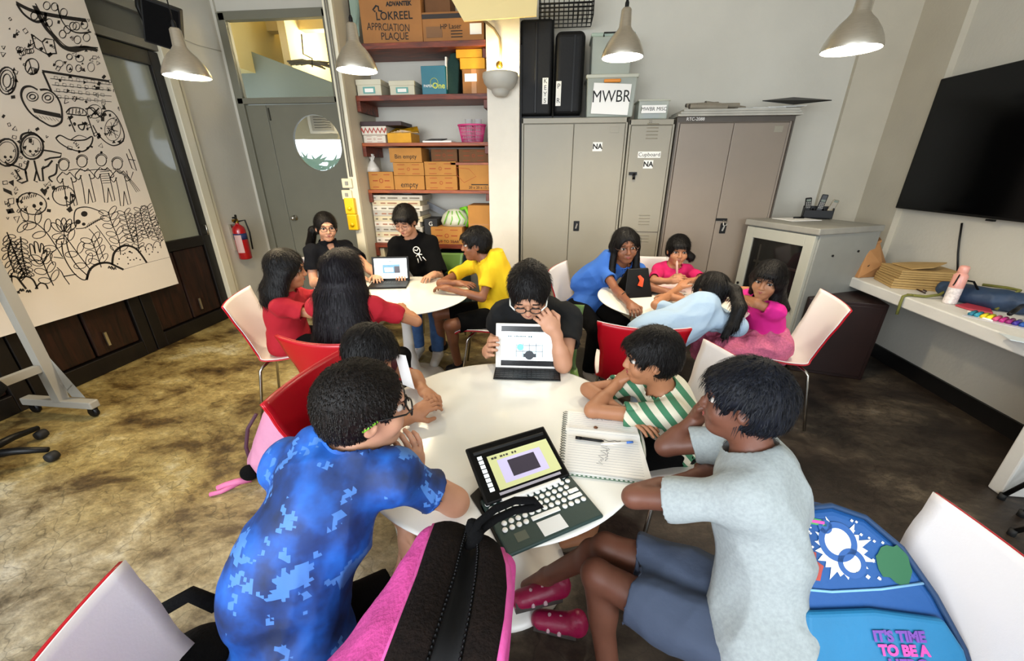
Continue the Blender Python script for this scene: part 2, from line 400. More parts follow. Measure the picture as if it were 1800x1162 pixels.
fan = struct(MB().b2(XL - 0.04, XL - 0.03, 0.0, 3.99, 2.70, 2.90), 'window_2', mat('dusty fanlight glass', '54544c', 0.3))
for (y_, z_) in ((3.18, 1.70), (3.12, 2.52)):
    o = MB().b2(XL + 0.001, XL + 0.012, y_ - 0.12, y_ + 0.16, z_ - 0.03, z_ + 0.03).build('tape_strip', mat('brown packing tape', 'b0783c', 0.4))
    tag(o, 'brown packing tape strip on the dark door frame beside the poster, %s' % ('at mid height' if z_ < 2 else 'near its top corner'), 'tape')

# ---- grey double door with a round window and a transom over it
d1 = empty('door_1', None, None, (-3.1, 4.85, 0)); d1['kind'] = 'structure'
def ring_panel(mb, x0, x1, z0, z1, cx, cz, r, y0, y1, n=48):
    """rectangular slab with a circular hole"""
    def outer(a):
        dx, dz = math.cos(a), math.sin(a)
        tx = ((x1 if dx > 0 else x0) - cx) / dx if abs(dx) > 1e-9 else 1e9
        tz = ((z1 if dz > 0 else z0) - cz) / dz if abs(dz) > 1e-9 else 1e9
        t = min(tx, tz); return (cx + dx * t, cz + dz * t)
    ang = sorted([2 * math.pi * k / n for k in range(n)] + [math.atan2(zz - cz, xx - cx) % (2 * math.pi) for xx in (x0, x1) for zz in (z0, z1)])
    m_ = len(ang); vs = []
    for y in (y0, y1):
        for a in ang: vs.append((cx + r * math.cos(a), y, cz + r * math.sin(a)))
        for a in ang: o_ = outer(a); vs.append((o_[0], y, o_[1]))
    fs = []
    for i in range(m_):
        j = (i + 1) % m_
        fs += [(i, m_ + i, m_ + j, j), (2 * m_ + i, 2 * m_ + j, 3 * m_ + j, 3 * m_ + i), (i, j, 2 * m_ + j, 2 * m_ + i), (m_ + i, 3 * m_ + i, 3 * m_ + j, m_ + j)]
    mb.add(vs, fs)
# centre of the round window (photo: about 558,252)
RW = Y(558, 252, 4.85); RWx, RWz, RWr = RW.x + 3.1, RW.z, 0.30
seam = Y(470, 200, 4.85).x + 3.1
DT = Y(505, 184, 4.85).z
lf = MB().b2(-0.62, seam - 0.004, 0.0, 0.04, 0.01, DT); lf.build('door_leaf', M_GREYDOOR, d1, bevel=0.004)
rf = MB(); ring_panel(rf, seam + 0.004, 0.62, 0.01, DT, RWx, RWz, RWr, 0.0, 0.04)
rfo = rf.build('door_leaf', M_GREYDOOR, d1)
M_CLEAR, _N, _L, _P = _new('clear glass')
_P.inputs['Base Color'].default_value = (1, 1, 1, 1); _P.inputs['Roughness'].default_value = 0.0; _P.inputs['Transmission Weight'].default_value = 1.0; _P.inputs['IOR'].default_value = 1.02
MB().lathe([(0.0001, -0.002), (RWr - 0.004, -0.002), (RWr - 0.004, 0.002), (0.0001, 0.002)], (RWx, 0.02, RWz), 48, Matrix.Rotation(RX, 3, 'X')).build('round_pane', M_CLEAR, rfo)
fr = MB().b2(XL + 3.13, XL + 3.22, -0.03, 0.05, 0, 3.17).b2(0.56, 0.62, -0.03, 0.05, 0, 3.17).b2(-0.62, 0.62, -0.03, 0.05, DT + 0.01, DT + 0.07).b2(-0.62, 0.62, -0.03, 0.05, 3.10, 3.18)
fr.build('door_frame', M_GREYDOOR, d1, bevel=0.004)
kn = Y(518, 383, 4.83)
MB().lathe([(0.0, 0.0), (0.035, 0.0), (0.035, 0.008), (0.012, 0.012), (0.012, 0.04), (0.028, 0.05), (0.03, 0.065), (0.02, 0.08), (0.0, 0.082)], (kn.x + 3.1, -0.002, kn.z), 24, Matrix.Rotation(RX, 3, 'X')).build('door_knob', M_CHROME, d1)
MB().b2(seam + 0.02, seam + 0.035, -0.012, 0.0, DT - 0.16, DT - 0.03).build('top_bolt', mat('dark bolt', '3a382f', 0.4), d1)
MB().b2(XL + 3.22, 0.56, 0.0, 0.006, DT + 0.07, 3.10).build('transom_pane', M_CLEAR, d1)
# corridor beyond the door: warm lit wall and ceiling, grey sloping soffit, notice board, bright outdoors
M_YWALL = mat('cream corridor paint', 'd8c78a', 0.8)
struct(MB().b2(-5.6, -1.0, 6.6, 6.7, Y(558, 246, 6.6).z, 3.55).b2(-5.6, -1.0, 6.6, 6.7, -0.1, 0.7), 'wall_corridor', mat('grey beige corridor paint', 'a89f86', 0.8))
struct(MB().b2(-5.0, -0.5, 4.97, 6.7, 3.62, 3.7), 'ceiling_corridor', M_YWALL)
struct(MB().b2(-5.0, -0.5, 4.97, 8.0, -0.1, 0.0), 'floor_corridor', M_WALL2)
struct(MB().b2(-5.6, -5.2, 4.97, 6.6, 0, 3.62).b2(-5.2, -3.9, 4.97, 6.6, 2.75, 3.62), 'wall_corridor_side', M_YWALL)
p = [Y(400, 88, 5.6), Y(600, 150, 5.6), Y(600, 186, 5.6), Y(400, 178, 5.6)]
struct(MB().poly([Y(396, 86, 5.5), Y(440, 90, 5.5), Y(620, 158, 5.5), Y(620, 200, 5.5), Y(396, 200, 5.5)], (0, 0.5, 0)), 'trim_3', mat('grey green soffit', '7f877c', 0.7))
struct(MB().b2(-4.6, -1.0, 5.9, 6.05, 3.30, 3.42).b2(-3.55, -3.45, 5.6, 6.6, 2.6, 3.45), 'trim_4', mat('cream beam', 'cbb98a', 0.7))
cp = MB().tube([Y(530, 60, 5.45), Y(533, 95, 5.45), Y(549, 103, 5.45), Y(549, 118, 5.45)], 0.008)
tag(cp.build('conduit_pipe', M_BLACK), 'thin dark conduit hanging beyond the glass over the grey door', 'pipe')
jk = MB()
for k in range(9):
    a = Y(505 + k * 3, 108 + (k % 3) * 3, 5.45); b = Y(560 + k * 4, 112 + (k % 4) * 3, 5.46); jk.tube([a, (a + b) / 2 + Vector((0, 0, 0.03)), b], 0.01, 5)
tag(jk.build('twig_bundle', mat('grey twigs', '5c5748', 0.8)), 'bundle of grey twigs or cables lying on the soffit beyond the transom', 'twigs', kind='stuff')
nb = empty('notice_frame', 'framed notice hanging beyond the round door window', 'notice', (-3.37, 6.59, 2.1))
nb.location = Y(565, 222, 6.58)
MB().box((0, 0, 0), (0.34, 0.02, 0.26)).build('frame', mat('white frame', 'c9c2b4', 0.5), nb)
MB().box((0, -0.012, 0), (0.27, 0.004, 0.2)).build('notice_sheet', mat('notice sheet', '9a9488', 0.6), nb)
l_ = MB()
for k in range(6): l_.box((0, -0.015, 0.07 - k * 0.027), (0.2, 0.002, 0.008))
l_.build('printed_lines', mat('notice print', '5c574f', 0.7), nb)
# bright garden seen through the lower half of the round window
gb = MB()
for k in range(60):
    a = Y(532 + random.random() * 55, 272 + random.random() * 28, 7.2 + random.random() * 0.5)
    dr = Vector((random.uniform(-1, 1), 0, random.uniform(-0.3, 1))).normalized() * 0.12; sd = Vector((dr.z, 0, -dr.x)) * 0.2
    gb.add([a - dr, a + sd, a + dr, a - sd], [(0, 1, 2, 3)])
gb.tube([(-3.6, 7.4, 0.0), (-3.55, 7.4, 1.2), (-3.5, 7.4, 2.0)], 0.03, 6)
tag(gb.build('garden_shrub', mat('pale foliage', '8aa596', 0.7)), 'pale leafy shrub outdoors seen through the round door window', 'shrub', kind='stuff')
cl = bpy.data.lights.new('corridor_lamp', 'POINT'); cl.energy = 60; cl.color = (1.0, 0.86, 0.50); cl.shadow_soft_size = 0.15
clo = bpy.data.objects.new('corridor_lamp', cl); COL.objects.link(clo); clo.location = (-3.0, 6.1, 3.2)

# ---- white ledge built in along the right wall
M_LEDGE = mat('white painted ledge', 'd2d0ca', 0.6, var=0.05, scale=5, bump=0.1)
ledge = MB().b2(2.48, XR, 1.2, 3.83, 0.70, 0.78).b2(2.42, XR, 1.88, 1.95, 0, 0.70).b2(2.60, XR, 3.76, 3.83, 0, 0.70)
struct(ledge, 'trim_5', M_LEDGE, bevel=0.008)
struct(MB().b2(XR - 0.02, XR, 1.2, 4.38, 0.0, 0.12), 'baseboard_right', mat('black skirting paint', '0d0c0c', 0.5, var=0.3, scale=12))
struct(MB().b2(XR - 0.012, XR, 2.10, 2.115, 0.1, 0.70), 'trim_6', M_BLACK)
# ================================================================== TABLES
def round_table(x, y, r, label):
    t = empty('round_table', label, 'table', (x, y, 0), 0, 'white round pedestal tables')
    MB().lathe([(0.0, 0.712), (r * 0.62, 0.712), (r - 0.045, 0.722), (r - 0.004, 0.733), (r, 0.737), (r - 0.003, 0.741), (r - 0.012, 0.742), (0, 0.742)], n=96).build('table_top', M_TABLE, t)
    MB().lathe([(0.10, 0.716), (0.07, 0.70), (0.045, 0.62), (0.038, 0.45), (0.045, 0.25), (0.075, 0.10), (0.14, 0.045), (0.24, 0.022), (0.275, 0.010), (0.275, 0.0)], n=64).build('pedestal', M_WHITEP, t)
    return t
T1 = (-0.17, 1.195, 0.51); T2 = (-1.14, 2.77, 0.505); T3 = (0.85, 2.86, 0.52)
round_table(*T1, 'white round table nearest the camera, holding both tablets and the notebook')
round_table(*T2, 'white round table on the left with the black laptop on it')
round_table(*T3, 'white round table on the right where the girls in pink sit')

# ================================================================== CHAIRS
def profile(t):
    """centre line of the shell, t 0 (front edge) .. 1 (top of back): returns forward, height"""
    P = [(0.235, 0.425), (0.20, 0.448), (0.10, 0.45), (-0.05, 0.438), (-0.15, 0.445), (-0.20, 0.50), (-0.225, 0.60), (-0.25, 0.72), (-0.285, 0.855)]
    u = t * (len(P) - 1); i = min(int(u), len(P) - 2); f = u - i
    p0 = P[max(i - 1, 0)]; p1 = P[i]; p2 = P[i + 1]; p3 = P[min(i + 2, len(P) - 1)]
    return tuple(0.5 * (2 * p1[k] + (p2[k] - p0[k]) * f + (2 * p0[k] - 5 * p1[k] + 4 * p2[k] - p3[k]) * f * f + (3 * p1[k] - p0[k] - 3 * p2[k] + p3[k]) * f ** 3) for k in (0, 1))
def half_w(t):
    pts = [(0, 0.19), (0.06, 0.215), (0.3, 0.225), (0.5, 0.215), (0.62, 0.20), (0.8, 0.205), (0.93, 0.228), (1, 0.238)]
    for (a, b), (c, d) in zip(pts, pts[1:]):
        if t <= c: f_ = (t - a) / (c - a); return b + (d - b) * f_ * f_ * (3 - 2 * f_)
    return pts[-1][1]
def shell(off, nu=16, nv=36):
    vs = []
    for j in range(nv + 1):
        t = j / nv; y, z = profile(t); y2, z2 = profile(min(1, t + 0.01)); y1, z1 = profile(max(0, t - 0.01))
        ty, tz = y2 - y1, z2 - z1; l = math.hypot(ty, tz); ny, nz = tz / l, -ty / l      # normal pointing to the sitter
        if t > .5: pass
        w = half_w(t)
        for i in range(nu + 1):
            s_ = -1 + 2 * i / nu
            edge = abs(s_) ** 3; cup = (0.040 + 0.018 * math.exp(-((t - 0.66) / 0.16) ** 2)) * s_ * s_
            topc = 0.012 * abs(s_) ** 4 if t > 0.97 else 0
            vs.append((s_ * w, y + ny * (cup + off), z + nz * (cup + off) - topc * 0.0))
    fs = [(j * (nu + 1) + i, j * (nu + 1) + i + 1, (j + 1) * (nu + 1) + i + 1, (j + 1) * (nu + 1) + i) for j in range(nv) for i in range(nu)]
    return vs, fs
_chair_cache = {}
def chair(x, y, face, label, out=None, inn=None, leg=None, group='two tone shell chairs', z=0.0):
    """face = direction the sitter looks (x, y)"""
    out = out or M_SHELLR; inn = inn or M_SHELLW
    rz = math.atan2(-face[0], face[1])
    t = empty('shell_chair', label, 'chair', (x, y, z), rz, group)
    key = (out.name, inn.name)
    if key in _chair_cache:
        for ch in _chair_cache[key].children:
            c = ch.copy(); COL.objects.link(c); c.parent = t
        return t
    # the normal sign: shell() offsets toward (tz,-ty); on the seat that is downward, so inner side uses a negative offset
    v, f = shell(0.0035); a = MB().add(v, f, True).build('inner_shell', inn, t); a.modifiers.new('s', 'SOLIDIFY').thickness = 0.004
    v, f = shell(-0.0035); b = MB().add(v, f, True).build('outer_shell', out, t); m_ = b.modifiers.new('s', 'SOLIDIFY'); m_.thickness = 0.009; m_.offset = 0
    for sx in (-1, 1):
        for sy in (-1, 1):
            top = (sx * 0.10, sy * 0.11 + 0.0, 0.425); k = (sx * 0.17, sy * 0.15, 0.415); foot = (sx * 0.225, sy * 0.225 + 0.0, 0.012)
            lg = MB().tube([top, ((top[0] + k[0]) / 2, (top[1] + k[1]) / 2, 0.424), k, (k[0] + sx * 0.012, k[1] + sy * 0.014, 0.395), foot], 0.0095, 10).build('leg', M_CHROME, t)
            MB().tube([(foot[0], foot[1], 0.0), (foot[0], foot[1], 0.02)], 0.013, 10).build('foot_cap', M_RUBBER, lg)
    MB().tube([(-0.10, -0.11, 0.423), (0.10, -0.11, 0.423)], 0.009, 8).tube([(-0.10, 0.11, 0.423), (0.10, 0.11, 0.423)], 0.009, 8).build('under_frame', M_CHROME, t)
    _chair_cache[key] = t
    return t
CH = {}
CH['g6'] = chair(-1.80, 2.31, (0.93, 0.37), 'red backed white shell chair under the girl with shoulder length hair at the left table')
CH['g7'] = chair(-1.09, 1.86, (0.10, 1.0), 'shell chair showing its red back, under the girl with very long hair', inn=M_SHELLR)
CH['g12'] = chair(0.50, 2.22, (0.10, 1.0), 'dark red backed chair behind the boy in the striped shirt, under the ponytail girl')
CH['g13'] = chair(1.52, 2.62, (-0.98, 0.22), 'white and red shell chair beside the brown box, under the girl in the pink skirt')
CH['stripe'] = chair(0.56, 1.52, (-0.96, -0.28), 'white shell chair under the boy in the green striped shirt')
CH['blue'] = chair(-0.555, 0.345, (0.93, 0.35), 'white chair with a red rim at the lower left, under the boy in blue')
CH['grey'] = chair(0.742, 0.625, (-1.0, -0.04), 'white chair with a red rim at the lower right corner, behind the blue backpack')
CH['leftboy'] = chair(-0.72, 1.27, (0.99, -0.1), 'red shell chair under the half hidden dark haired boy behind the boy in blue', inn=M_SHELLR)
CH['centre'] = chair(-0.05, 2.02, (0.0, -1.0), 'green shell chair under the woman in the dark grey tee', out=M_SHELLG, inn=M_SHELLG, group='green shell chairs')
CH['yel'] = chair(-0.50, 2.92, (-1.0, -0.10), 'white shell chair under the boy in the yellow tee')
CH['w9'] = chair(-1.12, 3.48, (0.0, -1.0), 'green shell chair under the laptop user in the black tee', out=M_SHELLG, inn=M_SHELLG, group='green shell chairs')
CH['w8'] = chair(-1.98, 3.38, (0.75, -0.66), 'white shell chair under the woman in the dark polo shirt')
CH['g10'] = chair(0.26, 3.20, (0.9, -0.3), 'shell chair under the girl in the blue tee with glasses')
CH['g11'] = chair(0.95, 3.52, (0.0, -1.0), 'pale shell chair under the girl in pink facing the camera')

# ================================================================== CABINETS
def louvres(mb, cx, z0, n, w, pitch=0.028):
    for k in range(n):
        mb.box((cx, -0.004, z0 + k * pitch), (w, 0.012, 0.006), Matrix.Rotation(0.6, 3, 'X'))
def cabinet(name, px0, px1, ytop, yf, label, m, doors=2, depth=0.40, group=None, htop=None):
    a = Y(px0, ytop, yf); b = Y(px1, ytop, yf); x0, x1, h = a.x, b.x, htop or a.z
    c = empty(name, label, 'cabinet', ((x0 + x1) / 2, yf, 0), 0, group); w = x1 - x0
    bd = MB().b2(-w / 2, w / 2, 0.02, depth, 0.0, h).b2(-w / 2, -w / 2 + 0.018, 0, 0.02, 0, h).b2(w / 2 - 0.018, w / 2, 0, 0.02, 0, h).b2(-w / 2, w / 2, 0, 0.02, h - 0.045, h).b2(-w / 2, w / 2, 0, 0.02, 0, 0.09)
    bd.build('body', m, c, bevel=0.004)
    dw = (w - 0.04) / doors; ds = []
    for i in range(doors):
        xa = -w / 2 + 0.02 + i * dw
        ds.append(MB().b2(xa + 0.002, xa + dw - 0.002, -0.006, 0.016, 0.095, h - 0.05).build('door', m, c, bevel=0.004))
    return c, w, h, ds
LBL = mat('white paper label', 'e9e7e0', 0.7)
def label_text(parent, s, x, z, w, h, size, y=-0.0075, rz=0, bold=0.0, name='label_plate'):
    pl = MB().box((x, y, z), (w, 0.0015, h)).build(name, LBL, parent)
    text_mesh('lettering', s, size, M_INK, (x, y - 0.0012, z), (RX, 0, 0), pl, bold=bold)
    return pl
def lock_plate(parent, x, z, hasp=False):
    p = MB().box((x, -0.01, z), (0.055, 0.01, 0.095)).build('lock_plate', M_BLACK, parent, bevel=0.004)
    MB().box((x, -0.017, z), (0.014, 0.006, 0.05), Matrix.Rotation(0.25, 3, 'Y')).build('turn_handle', M_CHROME, p)
    if hasp:
        MB().box((x - 0.03, -0.014, z + 0.08), (0.1, 0.012, 0.022)).build('hasp', M_BLACK, parent, bevel=0.002)
        MB().tube([(x - 0.01, -0.02, z + 0.075), (x - 0.01, -0.03, z + 0.03), (x + 0.02, -0.03, z + 0.03), (x + 0.02, -0.02, z + 0.075)], 0.004, 6).build('padlock', M_STEEL, parent)
YC = 4.0
c1, w1, h1, d = cabinet('steel_cupboard', 917, 1105, 208, YC, 'tall grey double door steel cupboard right of the pillar, with one square label', M_CAB)
cx1 = c1.location.x
def lx(c, px, py, yf=YC): q = Y(px, py, yf); return q.x - c.location.x, q.z
x_, z_ = lx(c1, 1050, 258); label_text(d[1], 'NA', x_, z_, 0.085, 0.075, 0.06, bold=0.002)
x_, z_ = lx(c1, 1013, 397); lock_plate(d[1], x_, z_)
x_, z_ = lx(c1, 1080, 228); MB().box((x_, -0.007, z_), (0.08, 0.003, 0.05)).build('name_plate', M_CAB, d[1], bevel=0.003)
c2, w2, h2, d = cabinet('steel_locker', 1107, 1188, 210, YC, 'narrow grey steel locker between the two double cupboards', M_CAB, doors=1, depth=0.4)
x_, z_ = lx(c2, 1141, 272); label_text(d[0], 'Cupboard', x_, z_, 0.20, 0.052, 0.047)
x_, z_ = lx(c2, 1139, 289); label_text(d[0], 'NA', x_, z_, 0.085, 0.07, 0.06, bold=0.002)
lv = MB()
for (px, py, n) in ((1145, 243, 5), (1131, 394, 4), (1130, 424, 3)):
    x_, z_ = lx(c2, px, py); louvres(lv, x_, z_, n, 0.10)
lv.build('vent_slats', M_CAB, d[0])
x_, z_ = lx(c2, 1110, 305); MB().box((x_ + 0.01, -0.014, z_), (0.07, 0.02, 0.025)).tube([(x_ + 0.02, -0.02, z_), (x_ + 0.02, -0.03, z_ - 0.05)], 0.012, 8).build('padlock', M_BLACK, c2)
x_, z_ = lx(c2, 1144, 210); text_mesh('stencil', '22', 0.03, M_CABDARK, (x_, -0.003, h2 - 0.02), (RX, 0, 0), c2)
x_, z_ = lx(c2, 1135, 402); MB().box((0, -0.007, z_ - 0.03), (w2 - 0.045, 0.003, 0.006)).build('door_seam', M_CABDARK, d[0])
c3, w3, h3, d = cabinet('steel_cupboard', 1193, 1395, 206, YC, 'tall taupe double door steel cupboard beside the rack, padlocked', M_CAB2)
MB().b2(-w3 / 2 - 0.012, -w3 / 2, -0.012, 0.4, 0, h3).b2(w3 / 2, w3 / 2 + 0.012, -0.012, 0.4, 0, h3).b2(-w3 / 2, w3 / 2, -0.012, 0.0, h3 - 0.04, h3).build('edge_trim', M_CABDARK, c3)
text_mesh('stencil', 'RTC-2088', 0.036, M_PAPER, (-w3 / 2 + 0.14, -0.014, h3 - 0.018), (RX, 0, 0), c3)
x_, z_ = lx(c3, 1270, 401); lock_plate(d[1], x_, z_, True)
x_, z_ = lx(c3, 1368, 227); MB().box((x_, -0.007, z_), (0.07, 0.003, 0.05)).build('name_plate', M_CAB, d[1], bevel=0.003)
# black strip painting in the shade of the gap between pillar and cupboard
struct(MB().b2(-0.369, -0.355, 4.02, YB, 0, 2.6), 'gap_shade', M_BLACK)

# ================================================================== RACK CABINET (turned toward the room)
rk = empty('network_rack', 'grey floor standing rack cabinet with a dark glass door, turned into the corner', 'cabinet')
RA = Z(1442, 402, 1.20); rdir = Vector((0.0, 0, 0))
ang = math.radians(-66)                       # direction the front runs, from its right corner to its left corner is -u
rk.location = (RA.x, RA.y, 0); rk.rotation_euler = (0, 0, ang)
M_RACK = mat('pale grey rack steel', '8a8b85', 0.45, var=0.04); M_RACKD = mat('rack door frame paint', 'a9a99d', 0.45)
RW_, RD_, RH_ = 0.66, 0.70, 1.20              # local: x from -RW_ (left) to 0 (right), y back
MB().b2(-RW_, 0, 0.03, RD_, 0.06, RH_ - 0.045).build('body', M_RACK, rk, bevel=0.004)
MB().b2(-RW_ - 0.01, 0.012, -0.012, RD_ + 0.01, RH_ - 0.05, RH_).build('top_cover', mat('worn grey top', '8e8c84', 0.5, var=0.12), rk, bevel=0.008)
fo = MB().b2(-RW_ + 0.015, -RW_ + 0.095, 0.0, 0.03, 0.09, RH_ - 0.06).b2(-0.095, -0.015, 0.0, 0.03, 0.09, RH_ - 0.06).b2(-RW_ + 0.095, -0.095, 0, 0.03, RH_ - 0.15, RH_ - 0.06).b2(-RW_ + 0.095, -0.095, 0, 0.03, 0.09, 0.19)
do = fo.build('door', M_RACKD, rk, bevel=0.003)
MB().b2(-RW_ + 0.095, -0.095, 0.012, 0.017, 0.19, RH_ - 0.15).build('pane', mat('smoked glass', '1a1b1c', 0.06, alpha=0.42, spec=0.8), do)
ins = MB().b2(-RW_ + 0.09, -0.09, 0.022, 0.028, 0.19, RH_ - 0.15); ins.build('interior', mat('dark rack interior', '17140f', 0.7), rk)
MB().b2(-RW_ + 0.14, -0.1, 0.018, 0.0215, 0.84, 0.86).b2(-RW_ + 0.17, -RW_ + 0.185, 0.018, 0.0215, 0.2, 1.0).b2(-RW_ + 0.1, -0.1, 0.018, 0.0215, 0.55, 0.57).build('mounting_rail', M_STEEL, rk)
MB().lathe([(0, 0), (0.012, 0), (0.012, 0.008), (0, 0.008)], (-RW_ + 0.05, -0.001, 0.62), 12, Matrix.Rotation(RX, 3, 'X')).build('door_lock', M_BLACK, do)
sc_ = MB()
for (yy, zz) in ((0.22, 0.98), (0.5, 1.0), (0.22, 0.3), (0.5, 0.3)): sc_.tube([(0.0, yy, zz), (0.008, yy, zz)], 0.009, 8)
sc_.build('side_screw', M_BLACK, rk)
# things on the rack
def on_rack(px, py): return Z(px, py, RH_ + 0.001)
q = on_rack(1400, 386)
tag(MB().box((0, 0, 0.003), (0.30, 0.22, 0.004)).build('paper_sheets', M_PAPER), 'loose white sheets lying on top of the rack', 'paper')
bpy.context.view_layer.update(); o = bpy.data.objects['paper_sheets']; o.location = (q.x, q.y, RH_ + 0.001); o.rotation_euler = (0, 0, 0.3)
q = on_rack(1434, 384); hold = empty('remote_caddy', 'black pen and remote caddy holding phones on top of the rack', 'holder', (q.x, q.y, RH_ + 0.006), -0.35)
MB().b2(-0.11, 0.11, -0.05, 0.05, 0, 0.012).b2(-0.11, 0.11, -0.05, -0.042, 0, 0.07).b2(-0.11, 0.11, 0.042, 0.05, 0, 0.10).b2(-0.11, -0.102, -0.05, 0.05, 0, 0.09).b2(0.102, 0.11, -0.05, 0.05, 0, 0.09).b2(-0.04, -0.034, -0.05, 0.05, 0, 0.08).b2(0.034, 0.04, -0.05, 0.05, 0, 0.08).build('tray', M_BLACK, hold, bevel=0.004)
for k, (dx, m_, lab, tilt) in enumerate(((-0.075, M_BLACK, 'black handset leaning left in the caddy on the rack', -0.12), (0.0, mat('charcoal plastic', '1c1d20', 0.4), 'tall charcoal remote control in the middle of the caddy', 0.12), (0.075, mat('champagne plastic', '8f8570', 0.35), 'champagne coloured handset leaning right in the caddy', 0.25))):
    ph = empty('handset', lab, 'handset', (q.x + dx * math.cos(-0.35), q.y + dx * math.sin(-0.35), RH_ + 0.02), -0.35, 'handsets in the caddy'); ph.rotation_euler = (0.0, tilt, -0.35)
    MB().b2(-0.024, 0.024, -0.012, 0.012, 0, (0.16, 0.19, 0.15)[k]).build('body', m_, ph, bevel=0.008)
    kp = MB()
    for r_ in range(4):
        for c_ in range(3): kp.box((-0.013 + c_ * 0.013, -0.013, 0.075 + r_ * 0.014), (0.008, 0.003, 0.008))
    kp.build('keypad', mat('pale keys', '8f8c85', 0.5), ph)
    MB().box((0, -0.013, 0.137), (0.032, 0.003, 0.018)).build('display', mat('lcd', '5a6455', 0.3), ph)
q = on_rack(1403, 385); tag(MB().tube([(q.x - .04, q.y, RH_ + 0.012), (q.x + .05, q.y + .01, RH_ + 0.012)], 0.008, 8).build('marker_pen', M_BLACK), 'black marker lying on sheets on the rack', 'pen')

# ================================================================== BROWN BOX ON THE FLOOR
bx = empty('brown_box', 'dark brown square box standing on the floor below the end of the ledge', 'box', (2.31, 3.21, 0), -0.25)
M_MAROON = mat('dark brown laminate', '1f0d0a', 0.4, var=0.2, scale=5)
MB().b2(-0.26, 0.26, 0.0, 0.42, 0.0, 0.655).build('carcass', M_MAROON, bx, bevel=0.006)
MB().b2(-0.235, 0.235, -0.008, 0.0, 0.03, 0.63).build('front_panel', M_MAROON, bx, bevel=0.004)

# ================================================================== TV
tv = empty('television', 'large black flat television mounted on the right wall', 'television', (XR - 0.075, 3.08, 1.785))
MB().b2(0.0, 0.045, -0.83, 0.83, -0.48, 0.48).build('casing', M_BLACK, tv, bevel=0.006)
MB().b2(-0.003, 0.0, -0.818, 0.818, -0.462, 0.47).build('screen', M_TVSCR, tv)
MB().b2(0.045, 0.07, -0.25, 0.25, -0.2, 0.2).build('wall_bracket', M_STEEL, tv)
MB().box((-0.002, 0.0, -0.488), (0.02, 0.05, 0.012)).build('sensor', M_BLACK, tv)
cv = [X(1691, 392, XR - 0.02), X(1686, 425, XR - 0.02), X(1684, 445, XR - 0.02), X(1683, 480, XR - 0.02)]
tag(MB().tube(cv, 0.006).build('power_cable', M_BLACK), 'black cable hanging below the television', 'cable')

# ================================================================== WALL FITTINGS
def socket(label, c, axis, w=0.15, h=0.09, m=None, nsw=1):
    s = empty('wall_socket', label, 'socket', c)
    ux = Vector((0, 1, 0)) if axis == 'x' else Vector((1, 0, 0)); nn = Vector((-1, 0, 0)) if axis == 'x' else Vector((0, -1, 0))
    M = frame(ux, nn)
    MB().box(tuple(nn * 0.02), (w, 0.04, h), M).build('back_box', m or M_WHITEP, s, bevel=0.006)
    for k in range(nsw):
        MB().box(tuple(nn * 0.044 + ux * (-w * 0.25 + k * w * 0.5 if nsw > 1 else 0)), (w * 0.3, 0.008, h * 0.4), M).build('rocker', mat('grey switch', '8b887f', 0.4), s, bevel=0.002)
    return s
socket('white double socket at the foot of the conduit, left of the television', X(1552, 297, XR), 'x', 0.17, 0.1)
socket('small white control box right of the conduit beside the television', X(1600, 268, XR), 'x', 0.13, 0.14)
cd = MB()
pts = [X(1553, 290, XR - 0.02), X(1580, 200, XR - 0.02), X(1608, 95, XR - 0.02), X(1632, 22, XR - 0.02), X(1625, 8, XR - 0.02)]
cd.tube(pts, 0.011)
for f in (0.2, 0.5, 0.8):
    a = pts[0].lerp(pts[3], f); cd.box(tuple(a), (0.03, 0.05, 0.02))
tag(cd.build('wall_conduit', M_STEEL), 'vertical metal conduit with clips on the right wall', 'conduit')
tag(MB().tube([X(1550, 308, XR - 0.015), X(1545, 350, XR - 0.015), X(1533, 395, XR - 0.015), X(1530, 420, XR - 0.02)], 0.006).build('power_cable', M_BLACK), 'black cable running down from the double socket behind the rack', 'cable')
tag(MB().tube([X(1522, 440, XR - 0.03), X(1530, 410, XR - 0.05), X(1548, 400, XR - 0.05), X(1552, 420, XR - 0.03)], 0.004).build('wire_loop', mat('grey wire', '8f8f8c', 0.4)), 'grey wire loop behind the paper bag', 'wire')

# switches on the pier strip
def pier(px, py): return Y(px, py, 3.82)
for (py, lab) in ((322, 'cream switch box on the pier, upper of the two pale ones'), (342, 'cream switch box on the pier just above the yellow boxes')):
    socket(lab, Y(613, py, 3.82), 'y', 0.10, 0.085, mat('cream plastic', 'd5ccae', 0.4))
for (px, py, lab) in ((618, 362, 'upper yellow isolator box on the pier'), (623, 390, 'lower yellow isolator box on the pier')):
    s = empty('isolator_box', lab, 'switch box', Y(px, py, 3.80), 0, 'yellow isolator boxes')
    MB().b2(-0.05, 0.05, -0.045, 0.03, -0.075, 0.075).build('housing', M_YELLOW, s, bevel=0.01)
    MB().lathe([(0, 0), (0.02, 0), (0.018, 0.014), (0, 0.016)], (0, -0.045, -0.02), 16, Matrix.Rotation(RX, 3, 'X')).build('rotary_knob', M_YELLOW, s)
a, b = Y(586, 4, 3.83), Y(622, 320, 3.83)
st = MB().b2(-1.985, -1.90, 3.80, 3.84, 0, CEIL)
struct(st, 'trim_8', mat('cream gloss paint', 'd6cfb8', 0.4), bevel=0.004)
for k, dx in enumerate((-1.955, -1.935)):
    tag(MB().tube([(dx, 3.79, CEIL), (dx, 3.79, 1.55)], 0.006, 6).build('surface_cable', mat('grey cable', '77746a', 0.5)), 'grey cable clipped down the pier, %s of the pair' % ('left' if k == 0 else 'right'), 'cable', 'cables down the pier')

